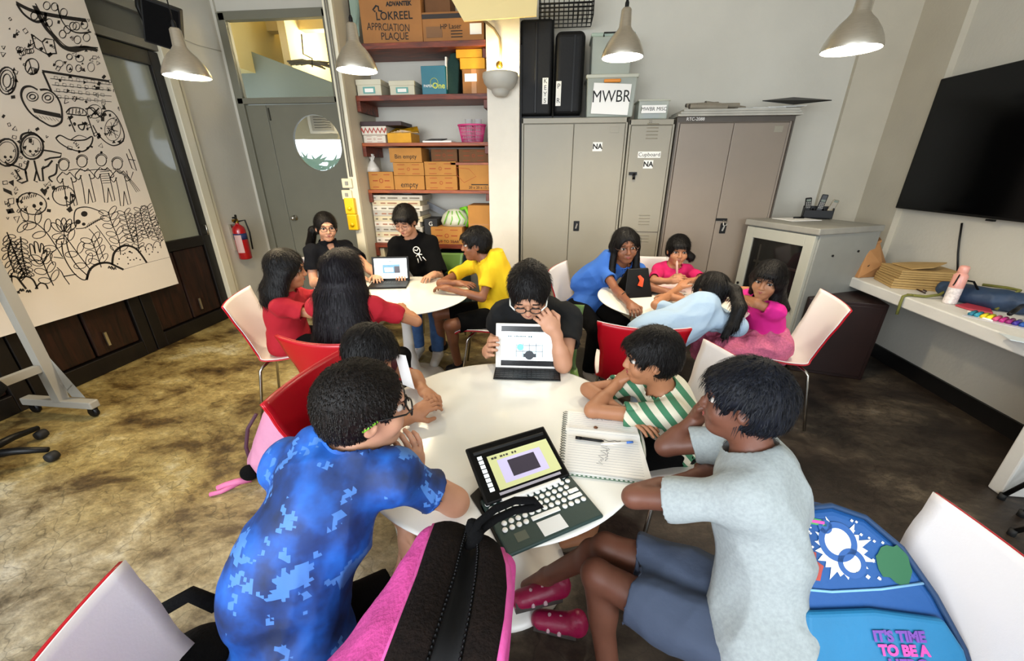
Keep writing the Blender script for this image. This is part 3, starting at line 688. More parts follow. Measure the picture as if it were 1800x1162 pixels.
# pillar wall lamp with its bent conduit
lp = Y(881, 150, 3.93)
wl = empty('wall_uplighter', 'pale grey bowl shaped uplighter fixed to the pillar, switched on', 'lamp', (lp.x, 3.95, lp.z))
bowl = [(0.132, 0.075), (0.146, 0.072), (0.146, 0.05), (0.135, 0.01), (0.11, -0.022), (0.082, -0.036), (0.074, -0.040), (0.068, -0.062), (0.045, -0.085), (0.0, -0.092)]
MB().lathe(bowl, (0, -0.07, 0), 40).build('bowl', mat('grey lamp bowl', 'b5b2a8', 0.5), wl).modifiers.new('s', 'SOLIDIFY').thickness = 0.006
MB().b2(-0.04, 0.04, -0.02, 0.0, -0.05, 0.12).build('mount', M_WHITEP, wl)
MB().lathe([(0.0, 0.0), (0.035, 0.0), (0.045, 0.03), (0.03, 0.06), (0.0, 0.07)], (0, -0.07, 0.03), 20).build('bulb', mat('warm bulb', 'ffe9b0', 0.4, emit=14), wl)
pl = bpy.data.lights.new('uplighter_lamp', 'POINT'); pl.energy = 7; pl.color = (1.0, 0.80, 0.38); pl.shadow_soft_size = 0.04
plo = bpy.data.objects.new('uplighter_lamp', pl); COL.objects.link(plo); plo.location = (lp.x, 3.86, lp.z + 0.12)
pp = [Y(851, 36, 3.93), Y(868, 50, 3.93), Y(878, 66, 3.93), Y(880, 85, 3.93), Y(880, 108, 3.93)]
tag(MB().tube(pp, 0.010).build('bent_pipe', mat('bronze painted pipe', '8f7d5c', 0.4)), 'bent bronze pipe running down the pillar to the uplighter', 'pipe')
bs = empty('ceiling_rose', 'round brass wire outlet on the pillar above the uplighter', 'outlet', Y(878, 115, 3.945))
MB().lathe([(0.0, 0.0), (0.03, 0.0), (0.028, 0.015), (0.0, 0.018)], (0, 0, 0), 24, Matrix.Rotation(RX, 3, 'X')).build('outlet_ring', mat('brass', 'b08a3a', 0.35, 1.0), bs)
MB().tube([(0, -0.02, 0), (0.03, -0.025, -0.02), (0.06, -0.03, -0.03), (0.07, -0.03, -0.08)], 0.003, 6).build('outlet_wire', M_BLACK, bs)
# cream panel hung below the ceiling, seen at the top of the picture
qs = [Y(780, -25, 3.45), Y(946, -25, 3.62), Y(943, 28, 3.62), Y(815, 37, 3.45)]
tag(MB().poly(qs, (0, 0.02, 0)).build('cream_board', mat('cream board', 'e6cf92', 0.7)), 'cream board hanging from the ceiling in front of the pillar top', 'board')

# ================================================================== PENDANT LAMPS
def pendant(p, label, tilt=(0, 0), power=36, col=(1.0, 0.84, 0.60)):
    t = empty('pendant_lamp', label, 'lamp', (p.x, p.y, p.z), 0, 'brushed metal pendant lamps')
    t.rotation_euler = (tilt[0], tilt[1], 0)
    prof = [(0.127, 0.0), (0.127, 0.012), (0.118, 0.04), (0.10, 0.075), (0.075, 0.11), (0.05, 0.135), (0.043, 0.145), (0.040, 0.15), (0.036, 0.155), (0.030, 0.24), (0.022, 0.25), (0.0, 0.252)]
    MB().lathe(prof, n=48).build('shade', M_STEEL, t)
    MB().lathe([(r - 0.003 if r > 0.004 else 0, z - 0.002) for r, z in prof[:6]] + [(0, 0.13)], n=40).build('shade_lining', mat('white lamp lining', 'f4f0e6', 0.5), t)
    MB().lathe([(0.0, 0.012), (0.09, 0.012), (0.118, 0.006), (0.12, 0.010), (0.09, 0.018), (0.0, 0.02)], n=32).build('bulb', mat('lit white diffuser', 'fff3d8', 0.5, emit=30), t)
    MB().tube([(0, 0, 0.25), (0, 0, CEIL - p.z)], 0.0035, 6).build('cord', M_BLACK, t)
    MB().lathe([(0.012, 0.245), (0.012, 0.275), (0.006, 0.29)], n=12).build('cord_grip', M_BLACK, t)
    l = bpy.data.lights.new('pendant_light', 'SPOT'); l.energy = power; l.color = col; l.spot_size = math.radians(150); l.spot_blend = 0.7; l.shadow_soft_size = 0.09
    o = bpy.data.objects.new('pendant_light', l); COL.objects.link(o); o.location = (p.x, p.y, p.z - 0.03)
def at_depth(px, py, d): return Vector((0, 0, CAM_H)) + ray(px, py) * d
pendant(at_depth(330, 135, 2.45), 'leftmost pendant lamp, in front of the extinguisher wall below the loudspeaker', power=55, col=(1.0, 0.78, 0.46))
pendant(at_depth(628, 124, 2.52), 'pendant lamp hanging in front of the pier beside the shelves', power=42, col=(1.0, 0.80, 0.50))
pendant(at_depth(1094, 101, 2.45), 'pendant lamp hanging in front of the plastic storage bins')
pendant(at_depth(1495, 88, 1.95), 'rightmost pendant lamp, nearest the television')

# ================================================================== LOUDSPEAKER
sp = empty('loudspeaker', 'black box loudspeaker tilted down on a bracket high on the left wall', 'loudspeaker', Y(288, 44, 3.62)); sp.rotation_euler = (math.radians(18), 0.22, math.radians(38))
MB().b2(-0.12, 0.12, -0.10, 0.10, -0.15, 0.15).build('cabinet_box', mat('matt black cabinet', '050505', 0.8), sp, bevel=0.008)
MB().b2(-0.108, 0.108, -0.108, -0.10, -0.138, 0.138).build('grille', M_BLACKF, sp)
br = MB(); s0 = Y(288, 44, 3.62); br.tube([s0 + Vector((-0.05, 0.05, 0.0)), Y(256, 40, 3.75), Y(243, 12, 3.75), Y(240, -20, 3.75)], 0.02, 8)
tag(br.build('speaker_bracket', M_BLACK), 'black bracket arm carrying the loudspeaker', 'bracket')
# thin wire from the speaker along the wall to the door frame
tag(MB().tube([X(300, 60, XL + 0.01), X(350, 80, XL + 0.01), X(389, 90, XL + 0.01)], 0.004, 6).build('wall_wire', mat('pale wire', 'b5b0a2', 0.5)), 'pale wire running along the wall from loudspeaker to door frame', 'wire')

# ================================================================== FIRE EXTINGUISHER
ex = X(425, 425, XL + 0.09)
fe = empty('fire_extinguisher', 'red fire extinguisher with white label hanging on the left wall', 'extinguisher', ex)
MB().lathe([(0.0, -0.20), (0.06, -0.20), (0.068, -0.19), (0.068, 0.13), (0.06, 0.165), (0.035, 0.19), (0.02, 0.2), (0.02, 0.215)], n=32).build('cylinder', M_REDP, fe)
MB().lathe([(0.0685, 0.03), (0.0692, 0.03), (0.0692, 0.10), (0.0685, 0.10)], n=32).build('blue_band', mat('navy band', '26335f', 0.4), fe)
lb = MB(); 
for k in range(7): 
    a0 = -1.9 + k * 0.16; a1 = a0 + 0.16; r_ = 0.0697
    lb.add([(r_ * math.cos(a0), r_ * math.sin(a0), -0.12), (r_ * math.cos(a1), r_ * math.sin(a1), -0.12), (r_ * math.cos(a1), r_ * math.sin(a1), 0.085), (r_ * math.cos(a0), r_ * math.sin(a0), 0.085)], [(0, 1, 2, 3)])
lb.build('instruction_label', mat('pale red label', 'c9a5a0', 0.4), fe)
MB().tube([(0, 0, 0.20), (0, 0, 0.245)], 0.02, 12).box((0.0, -0.02, 0.245), (0.03, 0.06, 0.03)).build('valve', mat('brass', 'b08a3a', 0.35, 1.0), fe)
MB().tube([(0, 0.0, 0.25), (0.02, -0.04, 0.28), (0.05, -0.10, 0.285)], 0.009, 8).tube([(0, 0.0, 0.255), (0.03, -0.05, 0.24), (0.06, -0.11, 0.235)], 0.008, 8).tube([(0, 0, 0.25), (-0.02, 0.03, 0.30)], 0.012, 8).build('lever', M_BLACK, fe)
MB().tube([(0, 0.02, 0.23), (0.05, 0.07, 0.24), (0.06, 0.085, 0.1), (0.05, 0.08, -0.1)], 0.009, 8).build('hose', M_BLACK, fe)
MB().b2(-0.09, -0.06, -0.03, 0.03, -0.1, 0.2).build('wall_hook', M_STEEL, fe)
# ================================================================== SHELVES AND WHAT STANDS ON THEM
YS = 4.0
SZ = [2.63, 2.245, 1.85, 1.425, 0.895]
SN = ['top shelf under the large cartons', 'second shelf from the top with the file boxes', 'third shelf with the pink basket', 'fourth shelf with the stacked brown cartons', 'lowest shelf behind the seated group']
for i, z in enumerate(SZ):
    sh = empty('wall_shelf', 'red brown timber ' + SN[i], 'shelf', (-1.27, 4.2, z), 0, 'timber shelves in the niche')
    th = 0.045 if i in (0, 1, 4) else 0.03
    MB().b2(-0.625, 0.61, YS - 4.2 - (0.05 if i == 0 else 0), 0.195, -th, 0.0).build('board', M_SHELF if i in (0, 1, 4) else M_SHELFL, sh, bevel=0.003)
    MB().b2(-0.625, -0.59, YS - 4.2 - 0.0, 0.19, -th - 0.09, -th).build('bracket', M_SHELF, sh, bevel=0.003)
    MB().b2(0.57, 0.61, YS - 4.2 + 0.02, 0.19, -th - 0.07, -th).build('bracket', M_SHELF, sh, bevel=0.003)
def carton(px0, px1, ytop, shelf, label, m=None, name='carton', cat='box', depth=0.25, y=None, base=None, tex=None, group=None, rz=0.0, lid=False, flaps=False, stamp=None):
    y = y or YS + 0.03; m = m or M_CARD2
    zb = (SZ[shelf] if base is None else base) + 0.001
    pm = (px0 + px1) / 2
    a = Y(px0, ytop, y); b = Y(px1, ytop, y); a.x = max(a.x, -1.885); b.x = min(b.x, -0.665); w = b.x - a.x; h = a.z - zb
    c = empty(name, label, cat, ((a.x + b.x) / 2, y + depth / 2, zb), rz, group)
    MB().b2(-w / 2, w / 2, -depth / 2, depth / 2, 0, h).build('box_body', m, c, bevel=0.003)
    if lid: MB().b2(-w / 2 - 0.006, w / 2 + 0.006, -depth / 2 - 0.006, depth / 2 + 0.006, h * 0.68, h + 0.004).build('lid', m, c, bevel=0.004)
    if flaps: MB().b2(-w / 2 + 0.002, w / 2 - 0.002, -depth / 2 - 0.0012, -depth / 2, h * 0.5 - 0.0, h * 0.5 + 0.012).build('tape', mat('brown packing tape', 'b0783c', 0.4), c)
    f = -depth / 2 - 0.0015
    if stamp == 'brand':
        st = MB()
        st.lathe([(h * 0.09, 0), (h * 0.13, 0)], (0, f, h * 0.5), 12, Matrix.Rotation(RX, 3, 'X'))
        for s_ in (-1, 1):
            st.box((s_ * w * 0.24, f, h * 0.5), (w * 0.2, 0.0006, h * 0.06)); st.box((s_ * w * 0.24, f, h * 0.84), (w * 0.24, 0.0006, h * 0.04)); st.box((s_ * w * 0.24, f, h * 0.14), (w * 0.24, 0.0006, h * 0.04))
        st.build('printed_mark', M_INKR, c)
    if tex: text_mesh('handwriting', tex[0], tex[1] * h, tex[2] if len(tex) > 2 else M_INK, (0, f - 0.0006, h * (tex[3] if len(tex) > 3 else 0.45)), (RX, 0, 0), c)
    return c, w, h, f
# top shelf
c, w, h, f = carton(629, 738, -8, 0, 'very large brown carton on the top shelf with handwriting', M_CARD, depth=0.34, y=YS - 0.02)
text_mesh('printed_lettering', 'LOKREEL', 0.08, M_INK, (0.03, f, h * 0.56), (RX, 0, 0), c, bold=0.001)
text_mesh('printed_lettering', 'ADVANTEK', 0.042, M_INK, (0.08, f, h * 0.80), (RX, 0, 0), c, bold=0.002)
text_mesh('handwriting', 'APPRCIATION', 0.075, M_INK, (-0.03, f, h * 0.33), (RX, 0.06, 0), c, sx=0.8)
text_mesh('handwriting', 'PLAQUE', 0.075, M_INK, (0.02, f, h * 0.14), (RX, 0.02, 0), c, sx=0.9)
MB().ribbon([(-0.13, f, h * .66), (-0.15, f, h * .70), (-0.12, f, h * .78), (-0.10, f, h * .76), (-0.10, f, h * .68), (-0.07, f, h * .66)], 0.014, (0, -1, 0)).build('printed_mark', M_INK, c)
c, w, h, f = carton(741, 850, 22, 0, 'long brown printed carton on the top shelf beside the pillar', M_CARD, depth=0.3, y=YS - 0.01)
MB().b2(-w / 2, w / 2, f - 0.002, f, h * 0.78, h * 0.93).build('dark_band', mat('near black print', '221c1c', 0.6), c)
MB().b2(-w / 2 + 0.03, -w / 2 + 0.17, f - 0.002, f, h * 0.15, h * 0.52).build('printed_picture', mat('brown print', '7a5636', 0.7), c)
text_mesh('printed_lettering', 'HP Laser', 0.05, M_INK, (-0.02, f - 0.002, h * 0.50), (RX, 0, 0), c)
for k in range(3): MB().b2(-0.02, 0.08, f - 0.002, f, h * (0.14 + 0.1 * k), h * (0.17 + 0.1 * k)).build('printed_line', M_INK, c)
MB().b2(w / 2 - 0.12, w / 2 - 0.02, f - 0.003, f, h * 0.22, h * 0.58).build('shipping_label', M_PAPER, c)
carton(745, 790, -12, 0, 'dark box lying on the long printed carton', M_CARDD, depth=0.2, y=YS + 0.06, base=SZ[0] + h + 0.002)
# second shelf
M_FILE = mat('cream file box board', 'cdc9b4', 0.7)
for k, (a, b, t) in enumerate(((623, 668, 141), (684, 727, 143))):
    c, w, h, f = carton(a, b, t, 1, 'cream lidded file box with teal label, %s of the pair' % ('left' if k == 0 else 'right'), M_FILE, lid=True, depth=0.3, group='cream file boxes')
    MB().b2(-w * 0.25, w * 0.25, f - 0.003, f, h * 0.14, h * 0.56).build('teal_label', mat('teal label', '6aa6a0', 0.6), c)
    MB().b2(-w * 0.18, w * 0.18, f - 0.004, f, h * 0.22, h * 0.46).build('label_card', M_PAPER, c)
c, w, h, f = carton(739, 782, 116, 1, 'teal blue copy paper box standing upright on the second shelf', mat('teal blue box', '14697d', 0.4), depth=0.25, rz=0.0)
text_mesh('printed_lettering', 'PAPER', 0.030, M_PAPER, (-w * 0.24, f, h * 0.30), (RX, 0, 0), c)
text_mesh('printed_lettering', 'One', 0.065, mat('lime print', 'c9d24a', 0.5), (w * 0.2, f, h * 0.30), (RX, 0, 0), c, bold=0.001)
MB().tube([(w * .02 + 0.035 * math.cos(a_ * .4), f, h * .42 + 0.035 * math.sin(a_ * .4)) for a_ in range(16)], 0.002, 4, closed=True).build('printed_ring', mat('lime print', 'c9d24a', 0.5), c)
bb = empty('hanging_bag', 'dark green and white cloth bag standing next to the teal box', 'bag', (Y(797, 160, 4.1).x, 4.12, SZ[1] + 0.001))
MB().poly([(-0.05, -0.05, 0), (0.05, -0.06, 0), (0.065, -0.02, 0.25), (0.03, 0.0, 0.34), (-0.02, 0, 0.33), (-0.05, -0.03, 0.22)], (0.0, 0.14, 0)).build('bag_body', mat('dark green cloth', '1c3a33', 0.9, bump=0.3), bb, bevel=0.012)
MB().poly([(-0.075, -0.06, 0), (-0.05, -0.07, 0), (-0.045, -0.03, 0.3), (-0.06, -0.03, 0.3)], (0, 0.1, 0)).build('white_side', M_PAPER, bb)
c, w, h, f = carton(812, 856, 122, 1, 'brown taped parcel box under the yellow parcels', M_CARD, depth=0.25)
MB().b2(-0.03, 0.015, f - 0.002, f, 0.0, h).build('tape', mat('brown packing tape', 'b0783c', 0.4), c)
MB().b2(-0.09, 0.02, f - 0.003, f, h * 0.5, h * 0.82).build('shipping_label', M_PAPER, c)
hb = h
c, w, h, f = carton(808, 852, 102, 1, 'yellow bubble envelope parcel, lower of the two on the parcel box', M_YELLP, name='parcel', cat='parcel', depth=0.22, base=SZ[1] + hb + 0.002, group='yellow parcels')
c, w, h, f = carton(801, 847, 87, 1, 'flat yellow parcel topmost beside the pillar on the second shelf', M_YELLP, name='parcel', cat='parcel', depth=0.24, base=SZ[1] + hb + h + 0.004, group='yellow parcels')
# third shelf
c, w, h, f = carton(633, 677, 238, 2, 'white box with red print on the left of the third shelf', M_CARDW, depth=0.28, stamp='brand')
h_ = h
c, w, h, f = carton(628, 678, 222, 2, 'white box with a red zigzag border on the third shelf', M_CARDW, depth=0.3, base=SZ[2] + h_ + 0.002, y=YS + 0.01)
zz = [( -w / 2 + w * k / 12, f - .001, h * (0.25 if k % 2 else 0.75)) for k in range(13)]
MB().ribbon(zz, 0.018, (0, -1, 0)).build('printed_border', mat('red print', 'a8433a', 0.7), c)
c, w, h, f = carton(622, 705, 214, 2, 'dark maroon flat case lying on the zigzag box', mat('maroon board', '2b0d10', 0.5), depth=0.3, base=SZ[2] + h_ + h + 0.004, y=YS, name='flat_case', cat='case')
c, w, h, f = carton(680, 722, 234, 2, 'yellow box on the third shelf under bags', M_YELLP, depth=0.25)
pk = empty('plastic_packet', 'crumpled yellow and brown packet on the yellow box', 'packet', (Y(715, 230, 4.15).x, 4.12, SZ[2] + h + 0.002))
pb = MB()
for k in range(5):
    pb.poly([(-0.16 + k * .03, -0.05, 0.006 * k), (0.14, -0.06 + k * .01, 0.0), (0.10, 0.06, 0.03 + k * .008), (-0.12, 0.07, 0.05 - k * .004)], (0, 0, 0.006))
pb.build('packet_folds', mat('glossy ochre film', 'a67a14', 0.25, var=0.3, scale=20), pk)
o = MB().b2(-0.14, 0.14, -0.1, 0.1, 0, 0.014).build('paper_pad', M_PAPER, origin=None); o.location = (Y(772, 247, 4.1).x, 4.12, SZ[2] + 0.001); tag(o, 'flat white paper pad on the third shelf', 'paper')
o = MB().poly([(-0.1, -0.04, 0), (0.06, -0.05, 0), (0.1, 0.05, 0.02), (-0.06, 0.05, 0.02)], (0, 0, 0.008)).build('black_folder', M_BLACK); o.location = (Y(765, 243, 4.12).x, 4.14, SZ[2] + 0.016); tag(o, 'small black folder on the white paper pad', 'folder')
# pink basket with two cups
bq = Y(830, 245, 4.12); bk = empty('plastic_basket', 'pink slotted plastic basket beside the pillar on the third shelf', 'basket', (bq.x, 4.13, SZ[2] + 0.001))
M_PINKP = mat('pink translucent plastic', 'd2417f', 0.3)
bm = MB(); n = 44
for k in range(n):
    a0 = 2 * math.pi * k / n; c0, s0 = math.cos(a0), math.sin(a0)
    bm.tube([(0.10 * c0, 0.07 * s0, 0.005), (0.13 * c0, 0.09 * s0, 0.15)], 0.0035, 4)
for z_, f_ in ((0.03, 0.2), (0.06, 0.4), (0.09, 0.6), (0.12, 0.8)):
    bm.tube([((0.10 + .03 * f_) * math.cos(t_ * .2856), (0.07 + .02 * f_) * math.sin(t_ * .2856), z_) for t_ in range(22)], 0.003, 4, closed=True)
bm.build('slotted_wall', M_PINKP, bk)
MB().tube([(0.133 * math.cos(t_ * .2), 0.093 * math.sin(t_ * .2), 0.15) for t_ in range(31)], 0.008, 6, closed=True).build('rim', M_PINKP, bk)
MB().lathe([(0.0, 0.0), (0.10, 0.0), (0.10, 0.006), (0, 0.006)], (0, 0, 0), 24, Matrix.Diagonal((1, 0.7, 1))).build('base', M_PINKP, bk)
for k, dx in enumerate((-0.03, 0.06)):
    cu = empty('clear_cup', 'clear plastic cup standing in the pink basket, %s one' % ('left' if k == 0 else 'right'), 'cup', (bq.x + dx, 4.13, SZ[2] + 0.012), 0, 'cups in the pink basket')
    MB().lathe([(0.025, 0.0), (0.036, 0.19), (0.038, 0.19)], n=20).build('cup_wall', mat('clear plastic', 'dfe3e4', 0.1, alpha=0.5), cu)
    MB().lathe([(0.0, 0.0), (0.025, 0.0), (0.025, 0.004), (0, 0.004)], n=20).build('cup_base', mat('clear plastic', 'dfe3e4', 0.1, alpha=0.5), cu)
# fourth shelf: brown cartons
base4 = SZ[3]
c, w, h, f = carton(638, 690, 302, 3, 'open brown printed carton at the left end of the fourth shelf', stamp='brand')
bagp = empty('tied_bag', 'knotted white plastic bag in the left brown carton', 'bag', (Y(656, 300, 4.12).x, 4.12, base4 + h + 0.002))
MB().lathe([(0.0, 0.0), (0.075, 0.0), (0.06, 0.04), (0.025, 0.09), (0.012, 0.11), (0.02, 0.14), (0.03, 0.16), (0.018, 0.165), (0.0, 0.13)], n=14).build('bag_body', mat('white film', 'd9d6cf', 0.4, bump=0.5, bscale=30), bagp)
MB().tube([(0.01, 0, 0.10), (0.03, 0, 0.14), (0.0, 0, 0.17), (-0.02, 0, 0.13), (0.0, 0, 0.10)], 0.006, 6).build('knot', mat('white film', 'd9d6cf', 0.4), bagp)
c, w, h, f = carton(692, 745, 309, 3, 'lower left carton of the four in the middle, with the word scribbled in black', tex=('empty', 0.55, M_INK, 0.35))
c, w, hh, f = carton(690, 744, 286, 3, 'upper left carton of the four in the middle of the fourth shelf', base=base4 + h + 0.002, stamp='brand')
c, w, h3_, f = carton(683, 740, 260, 3, 'small orange carton topmost in its stack, marked in black', base=base4 + h + hh + 0.004, tex=('Bin empty', 0.42, M_INK, 0.4))
c, w, h, f = carton(747, 803, 309, 3, 'lower right carton of the four in the middle of the fourth shelf', stamp='brand')
c, w, hh, f = carton(745, 801, 284, 3, 'upper right carton of the four in the middle of the fourth shelf', base=base4 + h + 0.002, stamp='brand')
carton(757, 803, 262, 3, 'dark carton at the back of the fourth shelf, left of the pair', M_CARDD, y=YS + 0.14, base=base4 + h + hh + 0.004, depth=0.2, stamp='brand')
c, w, h, f = carton(806, 861, 290, 3, 'brown carton with a loose flap beside the pillar on the fourth shelf', M_CARD2)
MB().ribbon([(-0.17, f, h * .9), (-0.05, f, h * .85), (0.02, f, h * .55), (-0.1, f, h * .3), (-0.17, f, h * .6)], 0.004, (0, -1, 0), True).build('printed_mark', M_INKR, c)
MB().b2(-0.03, w / 2 - 0.01, f - 0.001, f, h * 0.2, h * 0.24).build('printed_line', M_INK, c)
text_mesh('printed_lettering', '20 x 20 x 15 cm', 0.035, M_INK, (0.06, f - .001, h * 0.1), (RX, 0, 0), c)
o = MB().b2(-0.2, 0.17, -0.14, 0.14, 0, 0.02).build('loose_plank', M_SHELFL); o.location = (Y(830, 288, 4.1).x, 4.17, base4 + h + 0.002); tag(o, 'loose orange board lying on the carton by the pillar', 'board')
carton(806, 858, 262, 3, 'dark carton at the back of the fourth shelf, right of the pair', M_CARDD, y=YS + 0.12, base=base4 + h + 0.024, depth=0.2, stamp='brand')
# lowest shelf: long stack of flat boxes, bags, cartons
zc = SZ[4]
for k in range(9):
    t = 425 - (k + 1) * 9.2
    zt = Y(690, t, YS + 0.03).z
    lab = ('flat printed carton in the tall stack on the lowest shelf, %s from the bottom' % ['first', 'second', 'third', 'fourth', 'fifth', 'sixth', 'seventh', 'eighth', 'ninth'][k])
    c, w, h, f = carton(650 + (k % 3), 742 - (k % 2) * 4, t + 0.8, 4, lab, (M_CARDW, mat('cream print board', 'cbbfa0', 0.7), mat('pale grey board', 'b5b0a6', 0.7))[k % 3], name='flat_carton', depth=0.3, base=zc, group='flat cartons in the tall stack')
    pr = MB(); 
    for j in range(7): pr.b2(-w / 2 + 0.02 + j * w / 7, -w / 2 + 0.02 + j * w / 7 + w * (0.05 + 0.05 * ((j * 7 + k * 3) % 3)), f - 0.001, f, h * 0.35, h * 0.6)
    pr.build('printed_marks', (mat('faded grey print', '6f675c', 0.8), mat('faded red print', 'a0705a', 0.8))[k % 2], c)['kind'] = 'stuff'; zc += h + 0.001
c, w, h, f = carton(757, 812, 399, 4, 'brown printed carton on the lowest shelf holding the green bag', stamp='brand', depth=0.3, y=YS + 0.01)
text_mesh('printed_lettering', 'CUT TO TEAR', 0.04, M_INK, (0, f - 0.001, h * 0.15), (RX, 0, 0), c)
c2_, w, h2_, f = carton(822, 862, 361, 4, 'tall brown carton on the lowest shelf against the pillar', M_CARD2, flaps=True, depth=0.3)
gb = empty('green_bag', 'white and lime green plastic bag slumped in the brown carton', 'bag', (Y(800, 395, 4.12).x, 4.15, SZ[4] + h + 0.002))
MB().lathe([(0.0, 0.0), (0.14, 0.0), (0.155, 0.05), (0.13, 0.11), (0.07, 0.16), (0, 0.17)], n=18, M=Matrix.Diagonal((1, 0.7, 1))).build('bag_body', mat('white bag film', 'c9cdbb', 0.35, bump=0.6, bscale=18), gb)
gs = MB()
for a_ in (-0.10, -0.03, 0.05, 0.11): gs.tube([(a_, -0.10, 0.02), (a_ + 0.02, -0.105, 0.07), (a_ * 0.5, -0.06, 0.15)], 0.006, 6)
gs.tube([(0.12, -0.03, 0.0), (0.17, -0.04, 0.08), (0.12, -0.02, 0.18), (0.06, 0, 0.16)], 0.022, 8)
gs.build('green_straps', mat('lime green film', '6fbf2a', 0.35), gb)
c, w, h, f = carton(745, 768, 385, 4, 'black printed box between the flat cartons and the green bag', mat('near black board', '1a1a1c', 0.5), depth=0.25, y=YS + 0.05)
text_mesh('printed_lettering', 'G', 0.06, M_PAPER, (0, f - .001, h * 0.8), (RX, 0, 0), c)
o = MB().b2(-0.25, 0.25, 0.0, 0.012, 0, 0.06).build('metal_strip', mat('grey strip', '6b6d70', 0.4, 0.5)); o.location = (Y(745, 360, 4.25).x, 4.26, 1.25); o.rotation_euler = (0, 0.45, 0); tag(o, 'grey metal strip leaning diagonally behind the lowest shelf', 'strip')
# under the lowest shelf
c, w, h, f = carton(650, 675, 436, 4, 'small cream box on the floor stack below the lowest shelf', mat('cream print board', 'cbbfa0', 0.7), base=0.0, depth=0.3)
carton(765, 815, 445, 4, 'dark teal crate on the floor below the lowest shelf', mat('dark teal board', '0f2f33', 0.6), base=0.0, depth=0.3, name='crate', cat='crate')

# ================================================================== ON TOP OF THE CUPBOARDS
def on_top(px, py, zt): return Z(px, py, zt)
yt = YC + 0.02
def top_item(px0, px1, py, h_cab): a = Y(px0, py, yt); b = Y(px1, py, yt); return a.x, b.x, a.z
x0, x1, zt = top_item(914, 974, 33, h1); b_ = h1 + 0.002
s1 = empty('suitcase', 'tall black hard suitcase standing beside the pillar on the cupboard', 'suitcase', ((x0 + x1) / 2, yt + 0.16, b_))
MB().b2(-(x1 - x0) / 2, (x1 - x0) / 2, -0.16, 0.2, 0.02, zt - b_).build('shell', mat('black ribbed shell', '040405', 0.6, spec=0.3, bump=0.1, bscale=90), s1, bevel=0.03, seg=4)
MB().b2(-0.01, 0.01, -0.168, -0.155, 0.04, zt - b_ - 0.03).build('zip_band', M_BLACK, s1, bevel=0.003)
label_text(s1, 'K\nE\nY\nS', 0.085, 0.21, 0.05, 0.20, 0.05, y=-0.163)
MB().b2(-0.15, 0.15, -0.1, 0.1, 0.0, 0.02).build('wheel_base', M_BLACK, s1)
x0, x1, zt = top_item(977, 1031, 52, h1)
s2 = empty('suitcase', 'shorter black rounded suitcase left of the clear bins', 'suitcase', ((x0 + x1) / 2, yt + 0.16, b_))
MB().b2(-(x1 - x0) / 2, (x1 - x0) / 2, -0.15, 0.2, 0.02, zt - b_).build('shell', mat('black ribbed shell', '101113', 0.5), s2, bevel=0.05, seg=5)
MB().b2(0.03, 0.045, -0.157, -0.145, 0.05, zt - b_ - 0.04).build('zip_band', M_BLACK, s2)
MB().b2(-0.12, 0.12, -0.1, 0.1, 0.0, 0.02).build('wheel_base', M_BLACK, s2)
label_text(s2, 'P\n \nR', -0.085, 0.19, 0.045, 0.19, 0.055, y=-0.153)
# wire basket on top
wb = MB(); x0, x1, zt = top_item(948, 1044, 10, h1); z1_ = Y(1000, 45, yt).z; z0_ = Y(1000, 47, yt).z
zt = zt + 0.10; z0_ = s1 and Y(990, 30, yt).z + 0.01
for k in range(12):
    xx = x0 + (x1 - x0) * k / 11; wb.tube([(xx, yt, zt), (xx, yt + 0.01, z0_), (xx, yt + 0.28, z0_), (xx, yt + 0.3, zt)], 0.004, 5)
for k in range(7):
    zz_ = z0_ + (zt - z0_) * k / 6; wb.tube([(x0, yt, zz_), (x1, yt, zz_), (x1, yt + 0.3, zz_), (x0, yt + 0.3, zz_)], 0.004, 5, closed=True)
tag(wb.build('wire_basket', M_BLACK), 'black wire basket lying across the top of the suitcases', 'basket')
# clear bins
M_BIN = mat('translucent bin plastic', 'b9bfb2', 0.3, alpha=0.62); M_BINC = mat('bin contents', '7f8577', 0.8, var=0.35, scale=14)
def bin_box(px0, px1, ytop, base, label, y, depth, lidc, taper=0.9):
    a = Y(px0, ytop, y); b = Y(px1, ytop, y); w = b.x - a.x; h = a.z - base
    t = empty('storage_bin', label, 'bin', ((a.x + b.x) / 2, y + depth / 2, base)); tw = w * taper
    vs = [(-tw / 2, -depth / 2 + .01, 0), (tw / 2, -depth / 2 + .01, 0), (tw / 2, depth / 2, 0), (-tw / 2, depth / 2, 0), (-w / 2 + .01, -depth / 2, h * .93), (w / 2 - .01, -depth / 2, h * .93), (w / 2 - .01, depth / 2, h * .93), (-w / 2 + .01, depth / 2, h * .93)]
    MB().add(vs, [(0, 3, 2, 1), (0, 1, 5, 4), (1, 2, 6, 5), (2, 3, 7, 6), (3, 0, 4, 7)]).build('bin_wall', M_BIN, t, bevel=0.01)
    MB().b2(-tw / 2 + .02, tw / 2 - .02, -depth / 2 + .03, depth / 2 - .02, 0.01, h * 0.7).build('contents', M_BINC, t)
    MB().b2(-w / 2, w / 2, -depth / 2 - .008, depth / 2 + .005, h * .91, h).build('lid', lidc, t, bevel=0.008)
    return t, w, h
t, w, h = bin_box(1031, 1124, 131, h1 + 0.002, 'clear plastic storage bin with a paper sign and orange clip', yt - 0.01, 0.3, mat('pale lid', 'c3c4b4', 0.4, alpha=0.9))
MB().box((-0.0, -0.163, h * 0.42), (w * 0.72, 0.002, h * 0.72), Matrix.Rotation(0.05, 3, 'Y')).build('paper_sign', M_PAPER, t)
text_mesh('lettering', 'MWBR', 0.13, M_INK, (0.0, -0.165, h * 0.47), (RX, 0, 0), t, sx=0.85)
